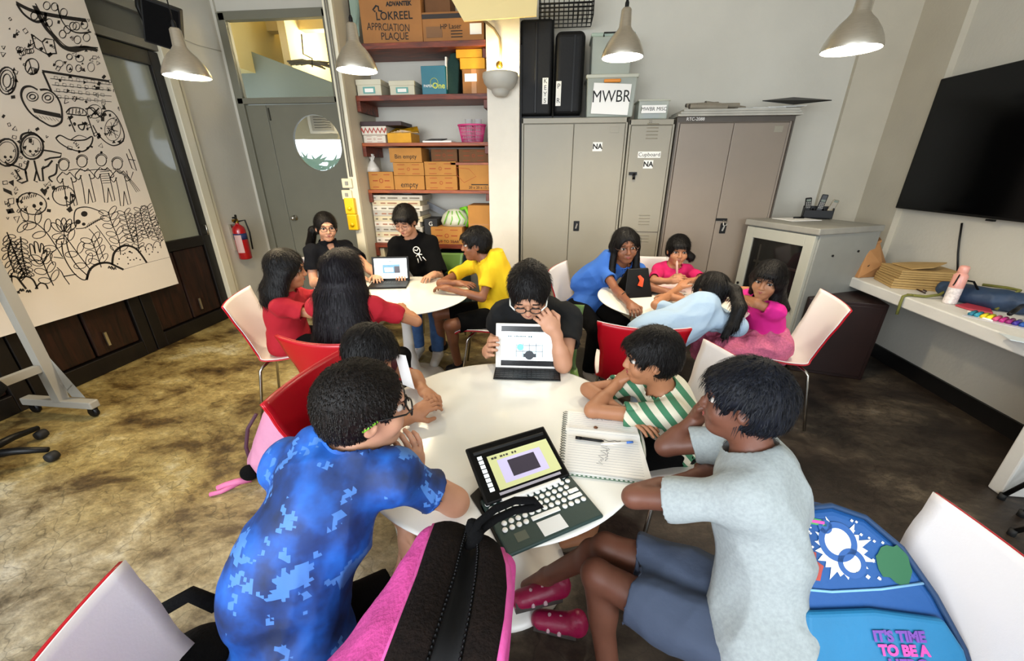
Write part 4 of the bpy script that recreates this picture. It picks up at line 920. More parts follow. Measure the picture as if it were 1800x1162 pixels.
MB().b2(-0.07, 0.07, -0.175, -0.15, h * 0.80, h * 0.88).build('clip', mat('orange clip', 'd9861f', 0.4), t, bevel=0.006)
t, w, h = bin_box(1040, 1118, 58, h1 + h + 0.004, 'pale green tinted storage bin stacked above the bin with the sign', yt + 0.04, 0.28, mat('green tint lid', '9fb0a2', 0.35, alpha=0.9))
MB().tube([(-0.08, -0.15, h * .9), (-0.08, -0.16, h * .98), (0.02, -0.16, h * .98), (0.02, -0.15, h * .9)], 0.006, 6).build('handle', M_BLACK, t)
t, w, h = bin_box(1122, 1180, 175, h2 + 0.002, 'small clear bin of blue stationery on the narrow locker', yt, 0.22, mat('pale lid', 'c3c4b4', 0.4, alpha=0.9))
MB().box((0.0, -0.122, h * 0.5), (w * 0.75, 0.002, h * 0.4)).build('paper_sign', M_PAPER, t); text_mesh('lettering', 'MWBR MISC', 0.04, M_INK, (0, -0.124, h * .5), (RX, 0, 0), t)
for k in range(3): MB().b2(-0.08 + k * .05, -0.04 + k * .05, -0.09, -0.06, 0.01, h * .35).build('blue_pot', mat('blue pot', '2e5f9f', 0.4), t)
# boards and rolls on the right cupboard
rr_ = h3 + 0.002; x0, x1 = Y(1190, 190, YC - .05).x, Y(1410, 190, YC - .05).x
for k in range(3):
    o = MB().b2(-(x1 - x0) / 2 + k * 0.02, (x1 - x0) / 2 - k * 0.015, -0.05, 0.36, 0, 0.016).build('display_board', mat('pale foam board', 'a9a69c', 0.7, var=0.1)); o.location = ((x0 + x1) / 2 + 0.02, YC, rr_ + k * 0.018)
    tag(o, 'pale foam board lying flat on the padlocked cupboard, %s of three' % ('lowest', 'middle', 'topmost')[k], 'board', 'foam boards on the cupboard')
zr = rr_ + 0.056
for k, (pa, pb_, r_) in enumerate((((1212, 185), (1280, 172), 0.02), ((1225, 186), (1300, 178), 0.018), ((1205, 190), (1262, 182), 0.016), ((1240, 178), (1310, 183), 0.022))):
    a = Y(pa[0], pa[1], YC - 0.02 + 0.05 * k); b = Y(pb_[0], pb_[1], YC + 0.06 + 0.05 * k); a.z = zr + r_ + 0.0 + 0.012 * k; b.z = zr + r_ + 0.022 * (k % 3)
    e = (b - a).normalized()
    t = empty('paper_roll', 'rolled paper on the padlocked cupboard, %s of four' % ('frontmost', 'second', 'third', 'rearmost')[k], 'roll', a, 0, 'paper rolls on the cupboard')
    MB().tube([(0, 0, 0), tuple(b - a)], r_, 12, caps=False).build('paper_tube', mat('grey brown paper', '8d8474', 0.7, var=0.15), t)
    MB().tube([(0, 0, 0), tuple((b - a) * 0.02)], r_ * 0.75, 10).build('inner_turn', M_CABDARK, t)
o = MB(); x_ = Y(1300, 183, YC).x
for k in range(4): o.poly([(x_ + k * .12, YC + .02, zr + .004 * k), (x_ + .3 + k * .08, YC, zr + .004 * k), (x_ + .33 + k * .08, YC + .2, zr + .02), (x_ + .05 + k * .1, YC + .25, zr + .03)], (0, 0, 0.008))
tag(o.build('plastic_sleeves', mat('milky film', 'b9b8b2', 0.25, bump=0.4)), 'milky plastic sleeves crumpled on the foam boards', 'sleeves', kind='stuff')
o = MB().poly([Y(1340, 178, YC), Y(1395, 184, YC - .02), Y(1462, 177, YC + .05), Y(1395, 172, YC + .2)], (0, 0, 0.006)); tag(o.build('black_folder', M_BLACK), 'thin black folder jutting past the right end of the padlocked cupboard', 'folder')
o = MB(); pA = Y(602, 12, 3.98)
for k in range(4): o.poly([(-1.86, 4.03 + .02 * k, 3.05 - .03 * k), (-1.80 + .012 * k, 4.05, 3.0), (-1.815, 4.06, 2.72 + .02 * k), (-1.86, 4.04, 2.64 + .015 * k)], (0.004, 0.006, 0))
tag(o.build('plastic_sheet', mat('green tinted film', '8fa392', 0.25, alpha=0.8, bump=0.5, bscale=20), solid=0.002), 'greenish plastic sheet stuffed between the pier and the very large carton', 'sheet')
# ================================================================== PEOPLE: smooth-blended body fields turned into one surface
V3 = lambda p: np.array(tuple(p), dtype=np.float32)
class Prim:
    __slots__ = ('fn', 'lo', 'hi', 'k', 'op', 'cut')
    def __init__(s, fn, lo, hi, k, op, cut): s.fn, s.lo, s.hi, s.k, s.op, s.cut = fn, lo, hi, k, op, cut
def cone(a, b, ra, rb, k=0.02, op='u', cut=None):
    a, b = V3(a), V3(b); ab = b - a; L2 = max(float(ab @ ab), 1e-9); R_ = max(ra, rb)
    def fn(x, y, z):
        px, py, pz = x - a[0], y - a[1], z - a[2]
        t = np.clip((px * ab[0] + py * ab[1] + pz * ab[2]) / L2, 0, 1)
        return np.sqrt((px - t * ab[0]) ** 2 + (py - t * ab[1]) ** 2 + (pz - t * ab[2]) ** 2) - (ra + (rb - ra) * t)
    return Prim(fn, np.minimum(a, b) - R_, np.maximum(a, b) + R_, k, op, cut)
def ell(c, r, M=None, k=0.02, op='u', cut=None):
    """M: 3x3 matrix, columns = local axes"""
    c = V3(c); r = np.array(r, np.float32); A = np.eye(3, dtype=np.float32) if M is None else np.array(M, dtype=np.float32)
    def fn(x, y, z):
        p = (x - c[0], y - c[1], z - c[2]); q = [(p[0] * A[0, i] + p[1] * A[1, i] + p[2] * A[2, i]) for i in range(3)]
        k0 = np.sqrt((q[0] / r[0]) ** 2 + (q[1] / r[1]) ** 2 + (q[2] / r[2]) ** 2)
        k1 = np.sqrt((q[0] / r[0] ** 2) ** 2 + (q[1] / r[1] ** 2) ** 2 + (q[2] / r[2] ** 2) ** 2)
        return k0 * (k0 - 1) / np.maximum(k1, 1e-6)
    e = np.sqrt((A ** 2) @ (r ** 2))
    return Prim(fn, c - e, c + e, k, op, cut)
def mesh_field(prims, h, fine=(), hf=None):
    add = [p for p in prims if p.op == 'u']
    lo = np.min([p.lo for p in add], 0) - 3 * h; hi = np.max([p.hi for p in add], 0) + 3 * h
    ax = []
    for d in range(3):
        c = [lo[d]]
        while c[-1] < hi[d]:
            x = c[-1]; st = h
            for (fl, fh) in fine:
                if fl[d] - h <= x <= fh[d]: st = hf; break
            c.append(x + st)
        ax.append(np.array(c, np.float32))
    D = np.full([len(a) for a in ax], 0.06, np.float32)
    for p in prims:
        pad = p.k + 2 * h; sl = []
        for d in range(3):
            i0 = int(np.searchsorted(ax[d], p.lo[d] - pad)); i1 = int(np.searchsorted(ax[d], p.hi[d] + pad)) + 1
            sl.append(slice(max(i0 - 1, 0), min(i1, len(ax[d]))))
        if any(s_.stop <= s_.start for s_ in sl): continue
        x = ax[0][sl[0]][:, None, None]; y = ax[1][sl[1]][None, :, None]; z = ax[2][sl[2]][None, None, :]
        d_ = p.fn(x, y, z)
        if p.cut is not None:
            for (q, n) in p.cut:
                q = V3(q); n = V3(n); n = n / np.linalg.norm(n)
                d_ = np.maximum(d_, (x - q[0]) * n[0] + (y - q[1]) * n[1] + (z - q[2]) * n[2])
        S_ = D[tuple(sl)]
        if p.op == 'u':
            hh = np.maximum(p.k - np.abs(S_ - d_), 0) / p.k
            D[tuple(sl)] = np.minimum(S_, d_) - hh * hh * p.k * 0.25
        elif p.op == 's':
            nd = -d_; hh = np.maximum(p.k - np.abs(S_ - nd), 0) / p.k
            D[tuple(sl)] = np.maximum(S_, nd) + hh * hh * p.k * 0.25
    return surfnet(D, ax)
def surfnet(D, ax):
    ins = D < 0
    c = np.zeros([n - 1 for n in D.shape], np.uint8)
    for i in (0, 1):
        for j in (0, 1):
            for k in (0, 1): c += ins[i:D.shape[0] - 1 + i, j:D.shape[1] - 1 + j, k:D.shape[2] - 1 + k]
    act = (c > 0) & (c < 8); idx = np.argwhere(act); N_ = len(idx)
    ids = np.full(act.shape, -1, np.int32); ids[act] = np.arange(N_)
    offs = np.array([(i, j, k) for i in (0, 1) for j in (0, 1) for k in (0, 1)])
    vals = np.stack([D[idx[:, 0] + o[0], idx[:, 1] + o[1], idx[:, 2] + o[2]] for o in offs], 1)
    acc = np.zeros((N_, 3), np.float32); cnt = np.zeros(N_, np.float32)
    for a in range(8):
        for b in range(a + 1, 8):
            if np.abs(offs[a] - offs[b]).sum() != 1: continue
            va, vb = vals[:, a], vals[:, b]; m = (va < 0) != (vb < 0)
            t = np.where(m, va / np.where(m, va - vb, 1), 0)
            acc += m[:, None] * (offs[a] + t[:, None] * (offs[b] - offs[a])); cnt += m
    acc /= cnt[:, None]
    P = np.empty((N_, 3), np.float32)
    for d in range(3): g = ax[d]; i = idx[:, d]; P[:, d] = g[i] + (g[i + 1] - g[i]) * acc[:, d]
    quads = []
    e = np.argwhere(ins[:-1, 1:-1, 1:-1] != ins[1:, 1:-1, 1:-1]); i, j, k = e[:, 0], e[:, 1] + 1, e[:, 2] + 1
    q = np.stack([ids[i, j - 1, k - 1], ids[i, j, k - 1], ids[i, j, k], ids[i, j - 1, k]], 1); fl = ~ins[i, j, k]; q[fl] = q[fl][:, ::-1]; quads.append(q)
    e = np.argwhere(ins[1:-1, :-1, 1:-1] != ins[1:-1, 1:, 1:-1]); i, j, k = e[:, 0] + 1, e[:, 1], e[:, 2] + 1
    q = np.stack([ids[i - 1, j, k - 1], ids[i - 1, j, k], ids[i, j, k], ids[i, j, k - 1]], 1); fl = ~ins[i, j, k]; q[fl] = q[fl][:, ::-1]; quads.append(q)
    e = np.argwhere(ins[1:-1, 1:-1, :-1] != ins[1:-1, 1:-1, 1:]); i, j, k = e[:, 0] + 1, e[:, 1] + 1, e[:, 2]
    q = np.stack([ids[i - 1, j - 1, k], ids[i, j - 1, k], ids[i, j, k], ids[i - 1, j, k]], 1); fl = ~ins[i, j, k]; q[fl] = q[fl][:, ::-1]; quads.append(q)
    Q = np.concatenate(quads); Q = Q[(Q >= 0).all(1)]
    return P, Q
def normals(P, Q):
    n = np.cross(P[Q[:, 2]] - P[Q[:, 0]], P[Q[:, 3]] - P[Q[:, 1]]); N_ = np.zeros_like(P)
    for c in range(4): np.add.at(N_, Q[:, c], n)
    return N_ / np.maximum(np.linalg.norm(N_, axis=1, keepdims=True), 1e-9)
def field_object(name, prims, h, m, parent=None, disp=None, fine=(), hf=None, origin=None, kill=None):
    P, Q = mesh_field(prims, h, fine, hf)
    if disp is not None: P = P + normals(P, Q) * disp(P)[:, None]
    o_ = V3(origin) if origin is not None else np.zeros(3, np.float32)
    me = bpy.data.meshes.new(name); me.vertices.add(len(P)); me.vertices.foreach_set('co', (P - o_).astype(np.float32).ravel())
    me.loops.add(len(Q) * 4); me.loops.foreach_set('vertex_index', Q.astype(np.int32).ravel())
    me.polygons.add(len(Q)); me.polygons.foreach_set('loop_start', np.arange(0, len(Q) * 4, 4, dtype=np.int32))
    me.polygons.foreach_set('use_smooth', np.ones(len(Q), bool)); me.update(calc_edges=True); me.materials.append(m)
    o = bpy.data.objects.new(name, me); link(o, parent)
    return o
def folds(seed, amp=0.004, f=18.0, axis=(0, 0, 1), along=0.35):
    """soft cloth folds: sums of sines, tighter across the axis than along it"""
    R_ = np.random.RandomState(seed); ws = []
    ax_ = V3(axis); ax_ = ax_ / np.linalg.norm(ax_)
    for i in range(10):
        d = R_.normal(size=3); d = d - ax_ * (d @ ax_) * (1 - along); d /= np.linalg.norm(d)
        m_ = R_.uniform(0.8, 3.6); ws.append((d * f * m_, R_.uniform(0, 6.28), R_.uniform(0.5, 1) / m_ ** 0.5))
    msk = R_.normal(size=(2, 3)) * 9
    def fn(P):
        s = np.zeros(len(P)); w_ = 1.3 * np.sin(P @ (ax_ * f * .7)) + 0.8 * np.sin(P @ msk[0])
        for (w, ph, am) in ws: s += am * (1 - 2 * np.abs(np.sin(0.5 * (P @ w + ph + w_)))) 
        return amp * s / 2.2 * (0.65 + 0.35 * np.sin(P @ msk[1]))
    return fn

def add_strands(o, hc, f, u, hs, n, ln, seed):
    me = o.data; nv = len(me.vertices); co = np.empty(nv * 3, np.float32); me.vertices.foreach_get('co', co); co = co.reshape(-1, 3)
    no = np.empty(nv * 3, np.float32); me.vertices.foreach_get('normal', no); no = no.reshape(-1, 3)
    R_ = np.random.RandomState(seed); ix = R_.randint(0, nv, n); p = co[ix].copy(); nm = no[ix]
    C = V3(hc); cr = C + V3(u) * 0.10 * hs - V3(f) * 0.035 * hs; U_ = V3(u)
    pts = [p - nm * 0.002]; R0 = np.linalg.norm(p - C, axis=1, keepdims=True); onh = ((p - C) @ U_ > -0.04 * hs)[:, None]
    wd = R_.uniform(0.0006, 0.0013, (n, 1)); L_ = R_.uniform(0.5, 1.3, (n, 1)) * ln; jit = R_.normal(size=(n, 3)) * 0.10
    down = np.tile(np.array([[0, 0, -1]], np.float32), (n, 1))
    for k in range(3):
        d = np.where(onh, p - cr, down); nn = nm if k == 0 else np.where(onh, (p - C) / np.maximum(np.linalg.norm(p - C, axis=1, keepdims=True), 1e-6), nm)
        d = d - nn * (d * nn).sum(1, keepdims=True); d /= np.maximum(np.linalg.norm(d, axis=1, keepdims=True), 1e-6); d = d + jit
        p = p + d * L_ / 3
        q = C + (p - C) / np.maximum(np.linalg.norm(p - C, axis=1, keepdims=True), 1e-6) * R0
        p = np.where(onh, q * 0.75 + p * 0.25, p); pts.append(p + nm * (0.0022, 0.0026, 0.001)[k])
    sd = np.cross(pts[1] - pts[0], nm); sd /= np.maximum(np.linalg.norm(sd, axis=1, keepdims=True), 1e-6)
    V_ = []
    for k, q in enumerate(pts): w_ = wd * (1.0, 1.0, 0.8, 0.15)[k]; V_ += [q - sd * w_, q + sd * w_]
    V_ = np.stack(V_, 1).reshape(-1, 3); b = (np.arange(n) * 8)[:, None, None]; F_ = np.array([[0, 1, 3, 2], [2, 3, 5, 4], [4, 5, 7, 6]])[None] + b; F_ = F_.reshape(-1, 4)
    nf = len(me.polygons); F0 = np.empty(nf * 4, np.int32); me.loops.foreach_get('vertex_index', F0)
    A_ = np.concatenate([co, V_]).astype(np.float32); I_ = np.concatenate([F0, (F_ + nv).ravel()]).astype(np.int32)
    m2 = bpy.data.meshes.new('hair'); m2.vertices.add(len(A_)); m2.vertices.foreach_set('co', A_.ravel()); m2.loops.add(len(I_)); m2.loops.foreach_set('vertex_index', I_)
    m2.polygons.add(len(I_) // 4); m2.polygons.foreach_set('loop_start', np.arange(0, len(I_), 4, dtype=np.int32)); m2.polygons.foreach_set('use_smooth', np.ones(len(I_) // 4, bool))
    m2.update(calc_edges=True); m2.materials.append(me.materials[0]); o.data = m2
def hand_prims(wr, d, nrm, s, curl=0.5, side=1, spread=0.12):
    """wrist, direction of fingers, back-of-hand normal; side +1/-1 puts the thumb on one side"""
    wr, d, n = Vector(wr), Vector(d).normalized(), Vector(nrm); n = (n - d * n.dot(d)).normalized(); r = d.cross(n) * side
    P = [cone(wr - d * 0.01 * s, wr + d * 0.03 * s, 0.024 * s, 0.026 * s, 0.012)]
    A = frame(r, d)
    P.append(ell(wr + d * 0.048 * s, (0.039 * s, 0.047 * s, 0.0155 * s), A, 0.014))
    L_ = (0.066, 0.074, 0.069, 0.054)
    for i in range(4):
        b = wr + d * (0.083 - 0.004 * abs(i - 1.2)) * s + r * (0.027 - 0.0185 * i) * s
        fd = (d + r * (0.5 - i / 3) * spread * 2).normalized(); p = b; a_ = curl * 0.55; rad = (0.0085 - 0.0006 * (i == 3)) * s
        for sg, fr in enumerate((0.42, 0.32, 0.26)):
            dd = (fd * math.cos(a_) - n * math.sin(a_)).normalized(); q = p + dd * L_[i] * fr * 1.05 * s
            P.append(cone(p, q, rad, rad * 0.93, 0.004)); p = q; rad *= 0.92; a_ += curl * 0.95
    tb = wr + d * 0.022 * s + r * 0.026 * s - n * 0.006 * s; t1 = tb + (d * 0.6 + r * 0.65 - n * 0.25).normalized() * 0.038 * s
    t2 = t1 + (d * 0.9 + r * (0.3 - curl * .5) - n * (0.2 + curl * 0.5)).normalized() * 0.032 * s
    P += [cone(wr + d * 0.015 * s + r * 0.012 * s, tb, 0.015 * s, 0.014 * s, 0.01), cone(tb, t1, 0.0125 * s, 0.0105 * s, 0.006), cone(t1, t2, 0.0105 * s, 0.0085 * s, 0.004)]
    tip = wr + d * 0.17 * s
    return P, (np.minimum(V3(wr), V3(tip)) - 0.05, np.maximum(V3(wr), V3(tip)) + 0.05)

def person(label, s, head, face, headup, neck, pel, arms, legs, skin, hair, top, bottom, shoes=None, hs=None, fwd=None,
           glasses=None, sw=0.17, h=0.0075, hf=0.004, mid=None, seed=1, child=True, tdir=None, swap=False, swid=0.30, droop=0.0, expr='', girth=1.0, clothes_fine=False):
    """arms: list of dict(sh, el, wr, hd, hn, curl, side); legs: list of dict(hip, kn, an, toe)"""
    hs = hs or s
    root = empty('person', label, 'person', (pel[0], pel[1], 0))
    O = Vector((pel[0], pel[1], 0))
    def L(p): return Vector(p) - O
    head, pel = L(head), L(pel)
    f = Vector(face).normalized(); u = Vector(headup); u = (u - f * u.dot(f)).normalized(); r = f.cross(u)      # r: person's right
    HM = Matrix((r, f, u)).transposed()
    def H(x, y, z): return head + (r * x + f * y + u * z) * hs
    neck = L(neck) if neck is not None else H(0, -0.045, -0.145)
    if tdir is not None:
        td = Vector((tdir[0], tdir[1], 0)).normalized(); tr_ = Vector((td.y, -td.x, 0)); fwd = td; roll = Vector((0, 0, 1)) * droop
        for a, q in zip(arms, (-1, 1) if swap else (1, -1)): a['sh'] = neck + O + tr_ * q * swid / 2 * s - Vector((0, 0, 0.050 * s)) + td * a.get('reach', 0.0)
    sh = [L(a['sh']) for a in arms]
    spine = (neck - pel).normalized(); rt = (sh[0] - sh[1]); rt = (rt - spine * rt.dot(spine)).normalized(); fw = spine.cross(rt)
    if fwd is not None and fw.dot(Vector(fwd)) < 0: fw = -fw
    elif fwd is None and fw.dot(f) < 0: fw = -fw
    rt = fw.cross(spine).normalized()
    TM = Matrix((rt, fw, spine)).transposed()
    shw = (sh[0] - sh[1]).length / 2
    md = L(mid) if mid is not None else pel.lerp(neck, 0.45) - fw * 0.02 * s
    chest = md.lerp(neck, 0.45) + fw * 0.005
    M1 = Matrix((rt, fw, (neck - md).normalized())).transposed(); M2 = Matrix((rt, fw, (md - pel).normalized())).transposed()
    def torso(t, k=0.05):
        g = girth
        return [ell(chest, (shw * 0.80 + t, (0.098 * s) * g + t, (neck - md).length * 0.62 + t), M1, k),
                ell(md, (shw * 0.70 * g + t, 0.093 * s * g + t, (neck - pel).length * 0.30 + t), M2, k),
                ell(pel, (0.150 * s * g + t, 0.115 * s * g + t, 0.115 * s + t), M2, k),
                cone(chest, pel, shw * 0.55 * g + t, 0.10 * s * g + t, k)] + \
               [cone(chest.lerp(neck, 0.55), q.lerp(neck, 0.08), 0.052 * s + t, 0.047 * s + t, 0.04) for q in sh]
    B = torso(-0.004)
    # head and neck
    B += [cone(neck - (neck - md).normalized() * 0.03 * s, H(0, -0.02, -0.055), 0.056 * s, 0.050 * hs, 0.025),
          ell(H(0, -0.012, 0.022), (0.072 * hs, 0.090 * hs, 0.084 * hs), HM, 0.02),
          ell(H(0, 0.022, -0.042), (0.057 * hs, 0.060 * hs, 0.062 * hs), HM, 0.03),
          ell(H(0, 0.052, -0.086), (0.026 * hs, 0.024 * hs, 0.018 * hs), HM, 0.03),
          ell(H(0.036, 0.056, -0.030), (0.024 * hs, 0.022 * hs, 0.026 * hs), HM, 0.02), ell(H(-0.036, 0.056, -0.030), (0.024 * hs, 0.022 * hs, 0.026 * hs), HM, 0.02),
          ell(H(0.031, 0.090, 0.004), (0.019 * hs, 0.012 * hs, 0.011 * hs), HM, 0.014, 's'), ell(H(-0.031, 0.090, 0.004), (0.019 * hs, 0.012 * hs, 0.011 * hs), HM, 0.014, 's'),
          ell(H(0, 0.076, 0.026), (0.045 * hs, 0.010 * hs, 0.010 * hs), HM, 0.015),
          cone(H(0, 0.080, 0.006), H(0, 0.094, -0.026), 0.0075 * hs, 0.0105 * hs, 0.010),
          ell(H(0.010, 0.088, -0.029), (0.0085 * hs, 0.009 * hs, 0.007 * hs), HM, 0.006), ell(H(-0.010, 0.088, -0.029), (0.0085 * hs, 0.009 * hs, 0.007 * hs), HM, 0.006),
          ell(H(0, 0.076, -0.054), (0.024 * hs, 0.010 * hs, 0.011 * hs), HM, 0.012)]
    for q in (1, -1):
        B += [ell(H(0.073 * q, -0.006, -0.008), (0.009 * hs, 0.019 * hs, 0.029 * hs), HM, 0.006), ell(H(0.081 * q, -0.001, -0.004), (0.006 * hs, 0.010 * hs, 0.017 * hs), HM, 0.004, 's')]
    fine = [(V3(head) - 0.115 * hs, V3(head) + 0.115 * hs)]
    ar = 0.86 if child else 1.0
    for a in arms:
        p, e, w = L(a['sh']), L(a['el']), L(a['wr'])
        B += [cone(p, e, 0.043 * s * ar, 0.034 * s * ar, 0.02), cone(e, w, 0.034 * s * ar, 0.0235 * s, 0.012), cone(e.lerp(w, .1), e.lerp(w, .4), 0.036 * s * ar, 0.034 * s * ar, 0.02)]
        hp, fb = hand_prims(w, a['hd'], a['hn'], s * a.get('hsc', 1.0), a.get('curl', 0.5), a.get('side', 1), a.get('spread', 0.12)); B += hp
        if a.get('fine', True): fine.append(fb)
    for l in legs:
        hp_, k_, an = L(l['hip']), L(l['kn']), L(l['an'])
        toe = L(l['toe'])
        B += [cone(hp_, k_, 0.078 * s * ar, 0.052 * s * ar, 0.03), cone(k_, an, 0.050 * s * ar, 0.033 * s, 0.02), ell(k_.lerp(an, 0.28) - (k_ - hp_).normalized() * 0.012, (0.05 * s * ar, 0.05 * s * ar, 0.09 * s), frame((k_ - hp_).cross(an - k_ + Vector((1e-3, 0, 0))), (k_ - hp_)), 0.02), cone(an, toe, 0.034 * s, 0.024 * s, 0.015)]
    body = field_object('body', B, h, skin, root, fine=fine, hf=hf)
    # ---- face details
    for q in (1, -1):
        ew = MB().lathe([(0.0, -0.0145 * hs)] + [(0.0145 * hs * math.sin(k * math.pi / 8), -0.0145 * hs * math.cos(k * math.pi / 8)) for k in range(1, 8)] + [(0.0, 0.0145 * hs)], n=16, M=HM.to_3x3() @ Matrix.Diagonal((1.12, 1, 0.58 if 'happy' not in expr else 0.48))).build('eye', M_EYEW, root)
        ew.location = H(0.031 * q, 0.0650, 0.003)
        if 'down' in expr:
            ew.data.materials[0] = skin
            MB().tube([H(0.031 * q - 0.016, 0.080, 0.001), H(0.031 * q, 0.083, -0.004), H(0.031 * q + 0.016, 0.080, 0.001)], 0.0022 * hs, 6).build('eyelid', M_EYED, root)
        else:
            ic = H(0.031 * q + expr.count('L') * 0.003 - expr.count('R') * 0.003, 0.0782, 0.003)
            iris = MB().lathe([(0.0, -0.0075 * hs)] + [(0.0075 * hs * math.sin(k * math.pi / 6), -0.0075 * hs * math.cos(k * math.pi / 6)) for k in range(1, 6)] + [(0.0, 0.0075 * hs)], n=12, M=HM.to_3x3() @ Matrix.Diagonal((0.95, 0.35, 0.9))).build('iris', M_EYED, ew)
            iris.location = Vector(ic) - ew.location
            MB().tube([H(0.031 * q - 0.018, 0.0765, 0.004), H(0.031 * q - 0.006, 0.0835, 0.0125), H(0.031 * q + 0.007, 0.0832, 0.0125), H(0.031 * q + 0.018, 0.0765, 0.004)], 0.0019 * hs, 6).build('eyelid', M_EYED, root)
        MB().tube([H(0.031 * q - 0.018 , 0.080, 0.024), H(0.031 * q - 0.004, 0.0865, 0.029), H(0.031 * q + 0.008, 0.086, 0.029), H(0.031 * q + 0.02, 0.078, 0.024)], [0.0016 * hs, 0.0030 * hs, 0.0030 * hs, 0.0014 * hs], 6).build('eyebrow', M_HAIR, root)
    sm = 0.006 if 'smile' in expr else (0.0015 if 'soft' in expr else -0.001)
    mw = 0.024 if 'smile' in expr else 0.019
    lp_ = MB().tube([H(-mw, 0.076, -0.053 + sm), H(-0.008, 0.0865, -0.0515), H(0, 0.088, -0.053), H(0.008, 0.0865, -0.0515), H(mw, 0.076, -0.053 + sm)], [0.0012 * hs, 0.0034 * hs, 0.003 * hs, 0.0034 * hs, 0.0012 * hs], 8)
    lp_.tube([H(-mw * .85, 0.077, -0.0555 + sm * .7), H(0, 0.0865, -0.060), H(mw * .85, 0.077, -0.0555 + sm * .7)], [0.0012 * hs, 0.0042 * hs, 0.0012 * hs], 8)
    lp_.build('lips', M_LIP, root)
    # ---- hair
    st = hair['style']; hm = hair.get('mat', M_HAIR); t_ = hair.get('t', 0.014); HP = []
    HP.append(ell(H(0, -0.016, 0.026), ((0.074 + t_) * hs, (0.090 + t_) * hs, (0.084 + t_) * hs), HM, 0.02))
    if st in ('short', 'crop'):
        HP.append(ell(H(0, -0.045, -0.015), ((0.066 + t_) * hs, (0.052 + t_) * hs, 0.062 * hs), HM, 0.02))
        HP.append(ell(H(0, 0.085, -0.042), (0.074 * hs, 0.074 * hs, 0.094 * hs), HM, 0.012, 's'))             # face
        for q in (1, -1): HP.append(ell(H(0.095 * q, 0.014, -0.030), (0.040 * hs, 0.036 * hs, 0.042 * hs), HM, 0.008, 's'))
        HP.append(ell(H(0, -0.04, -0.125 if st == 'short' else -0.105), (0.12 * hs, 0.11 * hs, 0.055 * hs), HM, 0.015, 's'))
        if hair.get('fringe'): HP.append(ell(H(0.0, 0.068, 0.060), (0.062 * hs, 0.028 * hs, 0.022 * hs), HM, 0.02))
    else:
        HP.append(ell(H(0, 0.088, -0.050), (0.065 * hs, 0.064 * hs, 0.108 * hs), HM, 0.012, 's'))
        if hair.get('fringe'):
            HP.append(ell(H(0.0, 0.062, 0.052), (0.060 * hs, 0.032 * hs, 0.026 * hs), HM, 0.015)); 
        HP.append(ell(H(0, -0.02, -0.15), (0.12 * hs, 0.16 * hs, 0.075 * hs), HM, 0.01, 's'))
        if st in ('long', 'bob'):
            D_ = Vector((0, 0, -1)); ln = hair.get('len', 0.3); fat = hair.get('fat', 1.0)
            for q in np.linspace(-1, 1, 9):
                if q < hair.get('qmin', -1) or q > hair.get('qmax', 1): continue
                an_ = q * hair.get('arc', 1.45); s0, c0_ = math.sin(an_), math.cos(an_)
                p0 = H(0.078 * s0, -0.078 * c0_, 0.0)
                p1 = neck + rt * s0 * hair.get('w1', 0.085) * s - fw * (c0_ * 0.085 + 0.015) * s + spine * 0.02
                p2 = neck.lerp(pel, hair.get('drape', 0.3)) + rt * s0 * hair.get('w2', 0.10) * s - fw * (c0_ * 0.05 + hair.get('off', 0.105)) * s
                HP += [cone(p0, p1, 0.030 * hs, 0.032 * hs * fat, 0.025), cone(p1, p2, 0.032 * hs * fat, 0.014 * hs * fat, 0.025)]
            for q in hair.get('front', ()):
                st_ = H(0.074 * q, 0.012, -0.01); m_ = st_ + D_ * ln * 0.45 + f * 0.012 + r * q * 0.01; e_ = m_ + D_ * ln * 0.45 + f * 0.01
                HP += [cone(H(0.070 * q, 0.0, 0.05), st_, 0.024 * hs, 0.022 * hs, 0.02), cone(st_, m_, 0.022 * hs, 0.024 * hs, 0.02), cone(m_, e_, 0.024 * hs, 0.006 * hs, 0.02)]
        if st in ('tied', 'pony', 'bun'):
            for p_ in (H(0.066, -0.02, -0.02), H(-0.066, -0.02, -0.02)): HP.append(ell(p_, (0.022 * hs, 0.045 * hs, 0.035 * hs), HM, 0.02))
            for q in (1, -1): HP.append(ell(H(0.1 * q, 0.006, -0.022), (0.036 * hs, 0.026 * hs, 0.036 * hs), HM, 0.008, 's'))
            if 'tail' in hair:
                tp = [H(0, -0.105, hair.get('th', 0.02))] + [L(p_) for p_ in hair['tail']]
                rs = [0.024, 0.034, 0.036, 0.030, 0.016]
                for i in range(len(tp) - 1): HP.append(cone(tp[i], tp[i + 1], rs[min(i, 4)] * hs, rs[min(i + 1, 4)] * hs, 0.015))
        if st == 'bun': HP.append(ell(H(0, -0.11, 0.03), (0.04 * hs, 0.036 * hs, 0.04 * hs), HM, 0.01))
    uu, ff, rr_ = V3(u), V3(f), V3(r); hc = V3(head)
    def hd(P):
        q = P - hc; a_ = np.arctan2(q @ rr_, q @ ff); z_ = q @ uu
        return 0.0007 * np.sin(a_ * 52 + 3 * np.sin(z_ * 40) + seed) + 0.0008 * np.sin(a_ * 97 + z_ * 30)
    hfh = hair.get('h', 0.0055)
    ho = field_object('hair', HP, hfh, hm, root, disp=hd)
    add_strands(ho, head, f, u, hs, hair.get('strands', 2600), hair.get('slen', 0.030), seed)
    # ---- top
    def cloth_sub(prims): return prims
    tm = top['mat']; tt = top.get('t', 0.016); T = torso(tt, 0.05)
    T += [cone(pel, pel - spine * 0.06 * s, 0.10 * s * girth + tt, 0.11 * s * girth + tt, 0.04)] if top.get('long', True) else []
    low = pel - spine * top.get('hem', 0.075) * s
    for p_ in T: p_.cut = [(low, -spine)]
    nk = top.get('neck', 0.060)
